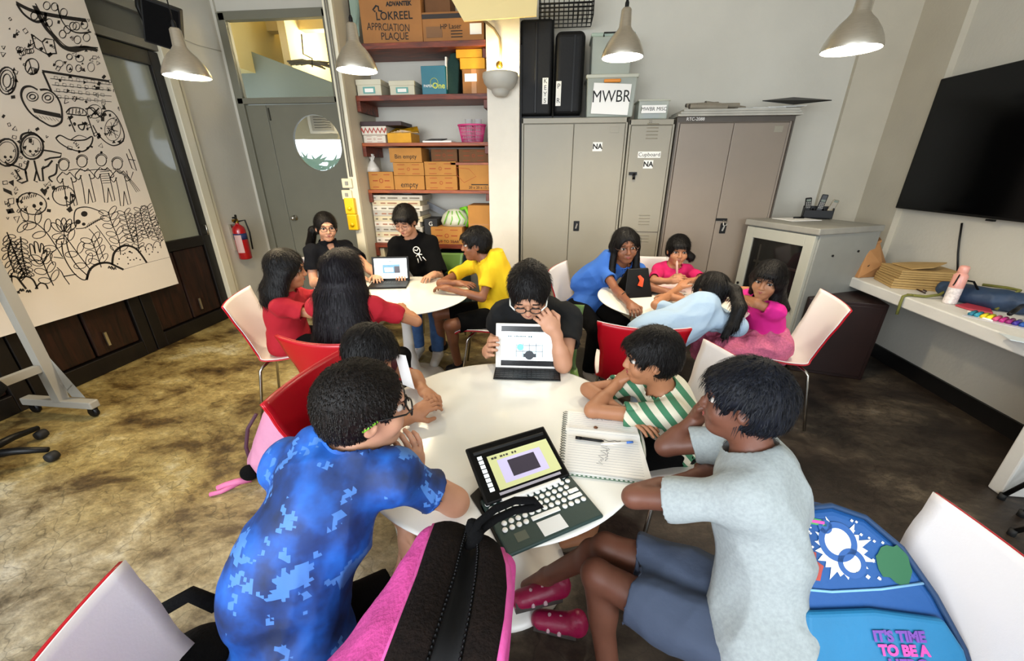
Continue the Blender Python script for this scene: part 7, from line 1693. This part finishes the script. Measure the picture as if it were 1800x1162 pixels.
soft('bag_body', [cone((-0.10, 0.20, 0.055), (0.03, -0.16, 0.065), 0.055, 0.07, 0.04), cone((-0.13, 0.12, 0.045), (-0.05, -0.08, 0.055), 0.045, 0.055, 0.04)], M_NAVB, db, 0.008, 0.006, 40, 12)
MB().tube([(-0.06, -0.12, 0.01), (-0.04, -0.13, 0.08), (0.02, -0.12, 0.14), (0.02, -0.04, 0.135), (-0.02, 0.06, 0.125)], 0.010, 6).tube([(-0.14, 0.14, 0.06), (-0.20, 0.12, 0.03), (-0.27, 0.13, 0.012), (-0.33, 0.16, 0.010)], 0.010, 6).build('olive_strap', M_OLIVE, db)
MB().tube([(-0.33, 0.16, 0.010), (-0.36, 0.17, 0.010)], 0.010, 6).build('strap_end', M_OLIVE, db)
MB().tube([(-0.15, 0.12, 0.08), (-0.14, 0.07, 0.15), (-0.11, 0.03, 0.15), (-0.09, 0.0, 0.10)], 0.006, 6).build('grab_loop', M_BLACKF, db)
st_ = [Z(1612, 516, LZ + .004), Z(1602, 540, LZ + .006), Z(1592, 556, LZ + .0), Z(1588, 562, LZ - .03)]
o = MB().tube([Vector((2.53, 2.97, LZ + .010)), Vector((2.50, 2.96, LZ + .011)), Vector((2.468, 2.955, LZ + .002)), Vector((2.463, 2.95, LZ - .04)), Vector((2.46, 2.94, LZ - .13))], 0.009, 6).build('hanging_strap', M_OLIVE); tag(o, 'olive strap running over the front edge of the ledge', 'strap')
for k, (a, b) in enumerate((((1606, 500), (1628, 512)), ((1604, 505), (1626, 515)))):
    tag(MB().tube([Z(*a, LZ + .006), Z(*b, LZ + .006)], 0.005, 8).build('chopstick', mat('dark brown lacquer', '2a120c', 0.4)), 'dark brown stick lying left of the navy bag, %s of two' % ('upper', 'lower')[k], 'stick')
# pencil case with coloured pens
pc = empty('pen_pouch', 'clear pouch of colourful felt pens on the ledge near the right edge', 'pouch', Z(1762, 566, LZ), -1.0)
for k, cc in enumerate(('1f6f86', '2a8aa0', 'd9c21f', 'e0d21f', 'c94f7a', 'b5287a', '8a1f6a', '3a2a8a', '1f4f9a', '1f7ab5')):
    MB().tube([(-0.13 + k * 0.026, -0.03, 0.012), (-0.13 + k * 0.026, 0.05, 0.014)], 0.012, 8).build('felt_pen', mat('pen ' + cc, cc, 0.4), pc)
MB().b2(-0.15, 0.14, -0.07, 0.07, 0.0, 0.003).build('pouch_back', mat('pouch film', 'c9c5c9', 0.3), pc)
tag(MB().poly([Z(1678, 538, LZ), Z(1700, 545, LZ), Z(1745, 553, LZ), Z(1738, 541, LZ), Z(1700, 535, LZ)], (0, 0, 0.012)).build('red_pouch', mat('translucent red pouch', 'b03a48', 0.35), bevel=0.004), 'flat red pouch lying in front of the pink bottle', 'pouch')
tag(MB().poly([Z(1700, 548, LZ), Z(1730, 556, LZ), Z(1745, 566, LZ), Z(1712, 556, LZ)], (0, 0, 0.01)).build('white_pouch', M_PAPER, bevel=0.003), 'small white packet beside the red pouch', 'packet')
tag(MB().poly([Z(1762, 528, LZ), Z(1800, 524, LZ), Z(1805, 552, LZ), Z(1775, 548, LZ)], (0, 0, 0.05)).build('tissue_pack', mat('white film', 'd9d6cf', 0.4, bump=0.5, bscale=30), bevel=0.012), 'white tissue pack at the right edge of the picture', 'packet')
tag(MB().tube([Z(1775, 552, LZ + .06), Z(1803, 534, LZ + .07)], 0.012, 8).build('black_marker', M_BLACK), 'thick black marker lying across the tissue pack', 'pen')
tag(MB().poly([Z(1755, 586, LZ), Z(1800, 596, LZ), Z(1805, 604, LZ), Z(1775, 598, LZ)], (0, 0, 0.004)).build('ruler', mat('clear ruler', 'c9d2d6', 0.3)), 'clear plastic ruler near the edge of the ledge at the far right', 'ruler')
# black legged stool seen at the right edge
bs_ = empty('stool', 'black legged stool whose feet show at the right edge of the picture', 'stool', (2.62, 1.62, 0))
for (a, b) in ((Z(1762, 872, 0.02), (2.50, 1.75, 0.42)), (Z(1797, 902, 0.02), (2.62, 1.60, 0.42)), (Z(1780, 935, 0.02), (2.5, 1.48, 0.42)), (Vector((2.86, 1.72, 0.02)), (2.72, 1.66, 0.42))):
    o_ = Vector((2.62, 1.62, 0)); lg = MB().tube([a - o_, Vector(b) - o_], 0.011, 8).build('leg', mat('black tube', '151515', 0.3, 0.5), bs_); MB().tube([a - o_ + Vector((0, 0, -0.02)), a - o_ + Vector((0, 0, 0.015))], 0.015, 8).build('foot_cap', M_RUBBER, lg)
MB().lathe([(0.0, 0.41), (0.16, 0.41), (0.165, 0.425), (0.155, 0.44), (0, 0.442)], n=28).build('seat', M_BLACK, bs_)

# ================================================================== LEFT SIDE: STAND, OFFICE CHAIR BASE, POSTER
M_STAND = mat('grey painted stand', '9a968c', 0.45)
sd_ = empty('whiteboard_stand', 'grey wheeled board stand at the left edge in front of the poster', 'stand', (-3.4, 2.0, 0))
bd = MB().b2(-0.03, 0.03, -0.03, 0.03, 0.12, 1.9).b2(-0.02, 0.02, -1.9, 0.0, 0.94, 1.00).b2(-0.02, 0.02, -1.9, 0.0, 0.36, 0.41)
bd.poly([(-0.02, -0.03, 0.55), (-0.02, 0.03, 0.55), (0.16, 0.03, 0.13), (0.05, 0.03, 0.13)], (0, 0.0, 0.0001)); bd.build('frame', M_STAND, sd_, bevel=0.006)
MB().b2(-0.30, 0.26, -0.03, 0.03, 0.075, 0.13).build('foot_bar', M_STAND, sd_, bevel=0.008)
MB().b2(-0.012, 0.012, -1.85, -0.05, 1.02, 1.88).build('white_board', mat('white board face', 'e6e4de', 0.25), sd_)
for x_ in (-0.25, 0.22):
    cs = MB().lathe([(0.0, -0.012), (0.034, -0.012), (0.038, 0), (0.034, 0.012), (0, 0.012)], (x_, 0, 0.038), 20, Matrix.Rotation(RX, 3, 'X')).build('caster', M_BLACK, sd_)
    MB().b2(x_ - 0.02, x_ + 0.02, -0.018, 0.018, 0.045, 0.085).build('caster_fork', M_BLACK, cs)
ob = empty('office_chair', 'black star base and wheels of an office chair cut off at the left edge', 'chair', (-3.22, 1.44, 0))
MB().lathe([(0.03, 0.08), (0.045, 0.08), (0.04, 0.16), (0.02, 0.20), (0.02, 0.42)], n=20).build('column', M_BLACK, ob)
for k in range(5):
    a_ = math.radians(25 + 72 * k); e = Vector((math.cos(a_), math.sin(a_), 0))
    am = MB().tube([e * 0.03 + Vector((0, 0, .11)), e * .18 + Vector((0, 0, .105)), e * .31 + Vector((0, 0, .08))], [0.026, 0.022, 0.016], 8).build('base_arm', M_BLACK, ob)
    MB().lathe([(0.0, -0.025), (0.026, -0.025), (0.030, -0.01), (0.030, 0.01), (0.026, 0.025), (0, 0.025)], tuple(e * .31 + Vector((0, 0, .031))), 16, Matrix.Rotation(RX, 3, 'X')).build('wheel', M_RUBBER, am)
MB().lathe([(0.0, 0.42), (0.2, 0.43), (0.23, 0.46), (0.22, 0.49), (0, 0.50)], n=28).build('seat', M_BLACKF, ob)
# ================================================================== POSTER WITH LINE DRAWINGS (flat print on its own plane, x = -3.70)
PX = -3.69
def PP(px, py): return X(px, py, PX)
pa = PP(314, 498); pb2 = PP(45, 580)
po = empty('poster', 'tall white poster covered in black doodle line drawings on the left wall', 'poster', (PX - 0.006, 2.6, 0))
y0, y1 = pb2.y - 0.9, pa.y; z0 = (pa.z + pb2.z) / 2
pbd = MB().b2(0.0, 0.006, y0 - 2.6, y1 - 2.6, z0, 3.10); pbd.build('sheet', mat('poster paper', 'd9cfc2', 0.75), po)
IK = MB(); O_ = Vector((PX - 0.006, 2.6, 0)); NX = Vector((1, 0, 0)); LIFT = Vector((0.0068, 0, 0))
def pq(px, py):
    v = X(px, py, PX) - O_; v.x = 0.0068; return v
def inside(p_): return y0 - 2.6 < p_.y < y1 - 2.6 and z0 < p_.z < 3.10
def stroke(pts, w=0.009, closed=False, smooth=True):
    P_ = [pq(*p_) for p_ in pts]
    if smooth and len(P_) > 2:
        Q_ = []
        n = len(P_); rng = n if closed else n - 1
        for i in range(rng):
            a, b = P_[i], P_[(i + 1) % n]; pr_ = P_[i - 1] if (closed or i > 0) else a; nx = P_[(i + 2) % n] if (closed or i + 2 < n) else b
            for k in range(5):
                t = k / 5; Q_.append(0.5 * ((2 * a) + (b - pr_) * t + (2 * pr_ - 5 * a + 4 * b - nx) * t * t + (3 * a - pr_ - 3 * b + nx) * t ** 3))
        if not closed: Q_.append(P_[-1])
        P_ = Q_
    P_ = [p_ for p_ in P_ if inside(p_)]
    if len(P_) > 1: IK.ribbon(P_, w * 0.8, NX, closed and len(P_) > 3)
def ellp(cx, cy, rx, ry, w=0.008, rot=0.0, a0=0, a1=2 * math.pi, n=18):
    pts = [(cx + rx * math.cos(t) * math.cos(rot) - ry * math.sin(t) * math.sin(rot), cy + rx * math.cos(t) * math.sin(rot) + ry * math.sin(t) * math.cos(rot)) for t in [a0 + (a1 - a0) * k / n for k in range(n + 1)]]
    P_ = [pq(*p_) for p_ in pts]; P_ = [p_ for p_ in P_ if inside(p_)]
    if len(P_) > 2: IK.ribbon(P_, w * 0.75, NX)
def fill(pts):
    P_ = [pq(*p_) for p_ in pts]
    if all(inside(p_) for p_ in P_): IK.add(P_, [tuple(range(len(P_)))])
R_ = random.Random(12)
# wavy ribbons across the top
stroke([(28, 5), (60, 20), (110, 30), (152, 36)], 0.03); stroke([(30, 8), (42, 25), (62, 38), (78, 34), (80, 22)], 0.02)
stroke([(60, 10), (78, 45), (92, 62), (110, 82), (130, 88), (150, 84), (170, 88)], 0.035); stroke([(62, 6), (86, 48), (98, 64), (118, 82), (140, 82), (172, 84)], 0.010)
stroke([(100, 8), (108, 35), (122, 52), (140, 58), (160, 56)], 0.012)
for (x_, y_) in ((82, 10), (96, 12), (112, 22), (118, 52), (134, 46), (128, 46), (152, 66), (136, 70), (60, 28), (110, 60), (86, 40), (148, 44)): ellp(x_, y_, 6, 7, 0.007)
# open book, peace sign, gadgets
stroke([(55, 60), (62, 84), (82, 95), (99, 94), (94, 70), (80, 68), (74, 74), (55, 60)], 0.012, smooth=False); stroke([(74, 74), (82, 95)], 0.008, smooth=False)
ellp(56, 117, 12, 14, 0.01); stroke([(50, 104), (58, 130)], 0.008, smooth=False); stroke([(54, 117), (48, 128)], 0.008, smooth=False); stroke([(56, 119), (68, 122)], 0.008, smooth=False)
ellp(122, 100, 5, 5, 0.008); ellp(140, 103, 7, 6, 0.007); ellp(122, 120, 5, 7, 0.007); ellp(138, 120, 5, 6, 0.007); ellp(160, 118, 6, 8, 0.006); ellp(104, 112, 7, 6, 0.006)
for k in range(8): ellp(48 + R_.uniform(-16, 18), 88 + R_.uniform(-8, 8), 4, 4, 0.006)
ellp(12, 142, 16, 24, 0.012); ellp(12, 142, 12, 19, 0.008); ellp(12, 142, 7, 12, 0.008)
# facade with rows of windows
stroke([(74, 125), (192, 143)], 0.020, smooth=False); stroke([(75, 126), (90, 160)], 0.018, smooth=False)
for k in range(4): stroke([(88 + 3 * k, 138 + 11 * k), (196, 149 + 10 * k)], 0.005, smooth=False)
for r_ in range(4):
    for c_ in range(8):
        x_, y_ = 95 + c_ * 13 + r_ * 2, 134 + r_ * 11 + c_ * 1.3; 
        if x_ < 190: stroke([(x_, y_), (x_ + 6, y_ + 1), (x_ + 6, y_ + 6), (x_, y_ + 5), (x_, y_)], 0.004, smooth=False)
# balloon heart with band
stroke([(66, 158), (54, 152), (42, 154), (37, 166), (42, 182), (55, 200), (75, 214), (92, 222), (106, 216), (109, 206), (107, 186), (98, 168), (84, 158), (70, 158)], 0.016)
fill([(56, 190), (106, 200), (108, 208), (60, 198)]); ellp(57, 170, 10, 8, 0.008); ellp(84, 172, 10, 9, 0.008); ellp(57, 170, 5, 4, 0.01); ellp(84, 172, 5, 4, 0.01)
for k in range(7): stroke([(62 + 6 * k, 202 + k), (68 + 6 * k, 208 + k)], 0.004, smooth=False)
# happy jar, banana bowl, pear
stroke([(116, 198), (124, 190), (140, 190), (150, 196), (149, 203), (117, 200)], 0.010); stroke([(120, 204), (132, 232)], 0.012, smooth=False); stroke([(153, 203), (166, 240)], 0.012, smooth=False)
for k in range(5): stroke([(122 + 6 * k, 191), (121 + 6 * k, 200)], 0.007, smooth=False)
ellp(131, 218, 1.5, 2, 0.012); ellp(150, 217, 1.5, 2, 0.012); stroke([(137, 220), (148, 219), (146, 228), (140, 226), (137, 220)], 0.012)
stroke([(98, 243), (106, 238), (124, 246), (148, 246), (162, 240), (160, 254), (146, 266), (124, 262), (106, 252), (98, 243)], 0.012); stroke([(124, 246), (138, 238), (152, 242)], 0.007)
stroke([(163, 220), (172, 236), (186, 250), (200, 256), (214, 250), (218, 236), (208, 210), (196, 196), (184, 196), (176, 206), (164, 190), (150, 192)], 0.012); ellp(198, 228, 14, 20, 0.006)
for k in range(16): stroke([(190 + R_.uniform(-4, 18), 214 + R_.uniform(0, 26)), (192 + R_.uniform(-4, 18), 218 + R_.uniform(0, 26))], 0.006, smooth=False)
ellp(166, 196, 13, 12, 0.007); stroke([(158, 190), (174, 204)], 0.012, smooth=False); stroke([(174, 190), (160, 204)], 0.012, smooth=False)
# the two running children on the left
for (cx, cy, rx, ry) in ((12, 268, 20, 24), (56, 258, 20, 22)):
    ellp(cx, cy, rx, ry, 0.016); ellp(cx, cy, rx - 4, ry - 5, 0.006); ellp(cx - 3, cy + 8, 1.3, 1.5, 0.01); ellp(cx + 7, cy + 8, 1.3, 1.5, 0.01); stroke([(cx - 1, cy + 12), (cx + 2, cy + 15), (cx + 5, cy + 12)], 0.008)
stroke([(36, 246), (40, 236), (60, 234), (78, 250)], 0.014); stroke([(76, 264), (90, 266), (108, 270), (106, 276), (88, 278), (78, 282)], 0.014, smooth=False)
stroke([(50, 282), (44, 298), (28, 292), (10, 288)], 0.014); stroke([(60, 282), (64, 300), (70, 318), (76, 318), (74, 296), (84, 292), (92, 282)], 0.014, smooth=False); stroke([(44, 298), (48, 318), (38, 322), (30, 318), (36, 314), (26, 298)], 0.014, smooth=False); stroke([(64, 300), (60, 318), (66, 320)], 0.012, smooth=False)
# group of children with scarves
for k, (cx, cy) in enumerate(((112, 290), (144, 284), (178, 282), (206, 288))):
    ellp(cx, cy, 9, 10, 0.009); ellp(cx, cy - 3, 10, 9, 0.007, a0=math.pi, a1=2 * math.pi); bx_ = cx + 4; by_ = cy + 12
    stroke([(bx_ - 6, by_), (bx_ - 16, by_ + 12), (bx_ - 10, by_ + 20), (bx_ - 5, by_ + 12)], 0.008); stroke([(bx_ + 6, by_), (bx_ + 18, by_ + 14), (bx_ + 12, by_ + 18), (bx_ + 8, by_ + 10)], 0.008)
    stroke([(bx_ - 7, by_ + 12), (bx_ - 2, by_ + 34), (bx_ + 2, by_ + 62), (bx_ + 7, by_ + 62), (bx_ + 8, by_ + 36)], 0.008, smooth=False); stroke([(bx_ + 9, by_ + 10), (bx_ + 14, by_ + 32), (bx_ + 20, by_ + 58), (bx_ + 15, by_ + 60), (bx_ + 8, by_ + 36)], 0.008, smooth=False)
    stroke([(bx_ - 5, by_ + 1), (bx_ + 1, by_ + 5), (bx_ + 6, by_ + 1)], 0.008)
    if k == 2:
        for j in range(7): stroke([(bx_ - 7 + j * .8, by_ + 4 + j * 4), (bx_ + 9 + j * .6, by_ + 3 + j * 4)], 0.005)
stroke([(100, 288), (98, 305), (86, 312), (92, 320)], 0.014); stroke([(120, 300), (135, 297), (150, 300), (170, 298), (196, 300)], 0.007)
for k in range(3): stroke([(198 + k * 4, 296), (222 + k * 3, 312 + k), (240 + k * 3, 338 - k)], 0.006)
stroke([(222, 270), (232, 296), (240, 300), (232, 276), (226, 262)], 0.010, smooth=False); stroke([(226, 280), (238, 282)], 0.008, smooth=False); stroke([(222, 300), (228, 320), (234, 302)], 0.008, smooth=False)
# two faces lower left, hearts and spots
for (cx, cy, rx, ry) in ((56, 358, 26, 19), (112, 344, 20, 17)):
    ellp(cx, cy, rx, ry, 0.010, 0.2); ellp(cx + 4, cy + 4, 1.6, 2.2, 0.014); ellp(cx + 16, cy + 0, 1.6, 2.2, 0.014); stroke([(cx + 5, cy + 9), (cx + 11, cy + 12), (cx + 16, cy + 7)], 0.009)
    for j in range(7): stroke([(cx - 18 + j * 4, cy - 6 - j), (cx - 16 + j * 4, cy - 12 - j)], 0.006, smooth=False)
fill([(70, 334), (74, 330), (77, 333), (82, 331), (83, 336), (79, 345)]); fill([(14, 320), (24, 316), (24, 328)]); fill([(5, 330), (20, 336), (22, 344), (6, 336)]); fill([(10, 368), (22, 366), (26, 374), (14, 376)]); fill([(116, 368), (124, 362), (128, 370), (122, 374)])
fill([(90, 328), (96, 326), (98, 332), (92, 334)]); stroke([(14, 350), (24, 348), (24, 358), (16, 360), (14, 350)], 0.007, smooth=False); stroke([(24, 382), (34, 380), (30, 392), (24, 382)], 0.007, smooth=False)
# toadstool
stroke([(133, 400), (130, 385), (134, 368), (152, 364), (172, 370), (182, 376)], 0.010); stroke([(133, 402), (150, 400), (170, 388), (184, 384)], 0.008); stroke([(156, 402), (170, 420), (182, 455)], 0.008); stroke([(168, 396), (186, 420), (200, 440)], 0.008)
for (cx, cy, rr2) in ((148, 376, 6), (137, 390, 5), (147, 394, 3.4)): fill([(cx + rr2 * math.cos(t * .7), cy + rr2 * .85 * math.sin(t * .7)) for t in range(9)])
for k in range(9): stroke([(150 + k * 3.4, 402 - k * 2), (156 + k * 3.4, 392 - k * 1.6)], 0.004, smooth=False)
# plants: leaf rows on curved stems
def leafy(pts, n, ln, w=0.007, side=2):
    stroke(pts, 0.009)
    for k in range(n):
        t = (k + .5) / n * (len(pts) - 1); i = min(int(t), len(pts) - 2); f_ = t - i; x_ = pts[i][0] * (1 - f_) + pts[i + 1][0] * f_; y_ = pts[i][1] * (1 - f_) + pts[i + 1][1] * f_
        dx, dy = pts[i + 1][0] - pts[i][0], pts[i + 1][1] - pts[i][1]; a_ = math.atan2(dy, dx)
        for sg in (-1, 1)[:side]:
            b_ = a_ + sg * 1.0 ; cx, cy = x_ + math.cos(b_) * ln * .55, y_ + math.sin(b_) * ln * .55
            ellp(cx, cy, ln * .5, ln * .24, w, b_, n=12)
leafy([(12, 408), (24, 440), (36, 468), (44, 486)], 8, 13); leafy([(36, 416), (38, 440), (42, 462), (48, 484)], 8, 13); leafy([(20, 420), (14, 445), (26, 480)], 5, 14)
leafy([(94, 502), (84, 482), (76, 462), (72, 452)], 4, 22); leafy([(160, 476), (140, 450), (118, 420), (112, 412)], 4, 22); leafy([(110, 452), (84, 412), (62, 392), (40, 388)], 4, 24); leafy([(178, 470), (168, 440), (160, 420)], 4, 20)
leafy([(212, 448), (208, 420), (196, 392), (190, 372)], 6, 18); leafy([(236, 428), (226, 402), (218, 372)], 7, 13); leafy([(262, 420), (252, 396), (246, 366)], 7, 12); leafy([(280, 424), (268, 398), (258, 362)], 7, 12); leafy([(292, 424), (284, 404), (272, 380)], 5, 11); leafy([(244, 440), (240, 410), (236, 376)], 6, 12)
stroke([(108, 424), (112, 450), (128, 478), (146, 492), (154, 486), (136, 468), (122, 446), (116, 422)], 0.010); stroke([(96, 440), (88, 450), (94, 466)], 0.008); stroke([(94, 452), (112, 454)], 0.008); stroke([(112, 486), (134, 482)], 0.010, smooth=False); stroke([(100, 470), (108, 478), (112, 486), (122, 500)], 0.008)
for a_ in (-.9, -.45, 0, .45, .9): ellp(112 + 16 * math.sin(a_), 408 - 13 * math.cos(a_), 12, 5, 0.009, a_ - math.pi / 2)
stroke([(54, 448), (52, 430), (58, 432), (62, 446), (60, 426), (66, 428), (70, 444), (72, 428), (77, 434), (76, 446), (82, 440), (80, 456), (68, 464), (54, 448)], 0.009)
# hills, title scrawl and dots
stroke([(152, 492), (158, 474), (172, 464), (190, 462), (204, 468), (217, 474)], 0.022); stroke([(197, 466), (200, 446), (212, 434), (226, 432), (242, 440), (258, 462)], 0.022)
stroke([(8, 500), (10, 492), (20, 486), (30, 488), (38, 498), (46, 508)], 0.016); stroke([(34, 490), (46, 486), (58, 492), (66, 508)], 0.014); stroke([(62, 508), (70, 498), (80, 500), (84, 508)], 0.012)
stroke([(22, 522), (20, 480)], 0.010)
for (x_, y_) in ((26, 516), (34, 512), (46, 514), (190, 472), (196, 474)): stroke([(x_, y_), (x_ + 2, y_ - 4), (x_ + 4, y_), (x_ + 6, y_ - 4), (x_ + 8, y_)], 0.010)
for k in range(26): x_ = 206 + R_.uniform(0, 80); y_ = 470 - (x_ - 206) * .32 - R_.uniform(0, 22); ellp(x_, y_, .9, .8, 0.008, n=5)
stroke([(216, 474), (250, 464), (298, 452)], 0.003, smooth=False)
for cx in (250, 262, 276, 288): ellp(cx, 444 - (cx - 250) * .3, 7, 12, 0.008, 0, math.pi, 2 * math.pi)
# confetti
for k in range(330):
    x_, y_ = R_.uniform(5, 230), R_.uniform(30, 440)
    if (36 < x_ < 112 and 150 < y_ < 224) or (y_ > 270 and x_ > 90) or y_ > 385: continue
    e_ = R_.uniform(2.2, 5.2); rt_ = R_.uniform(0, 3); pts = [(x_ + e_ * math.cos(rt_ + a_), y_ + e_ * math.sin(rt_ + a_)) for a_ in ((0, 2.1, 4.2) if k % 2 else (0, 1.3, 3.1, 4.4))]
    if R_.random() < .5: fill(pts)
    else: stroke(pts + [pts[0]], 0.006, smooth=False)
nv_ = len(IK.v); f0 = list(IK.f)
for sh_ in (-1.16,):      # the drawing goes on behind the stand
    b_ = len(IK.v); IK.v += [(x, y + sh_, z) for x, y, z in IK.v[:nv_]]
    for f_ in f0:
        g_ = tuple(i + b_ for i in f_)
        if all(IK.v[i][1] > y0 - 2.6 + 0.02 for i in g_): IK.f.append(g_); IK.mi.append(0); IK.sm.append(False)
o = IK.build('line_drawing', mat('poster ink', '17110e', 0.7), po)
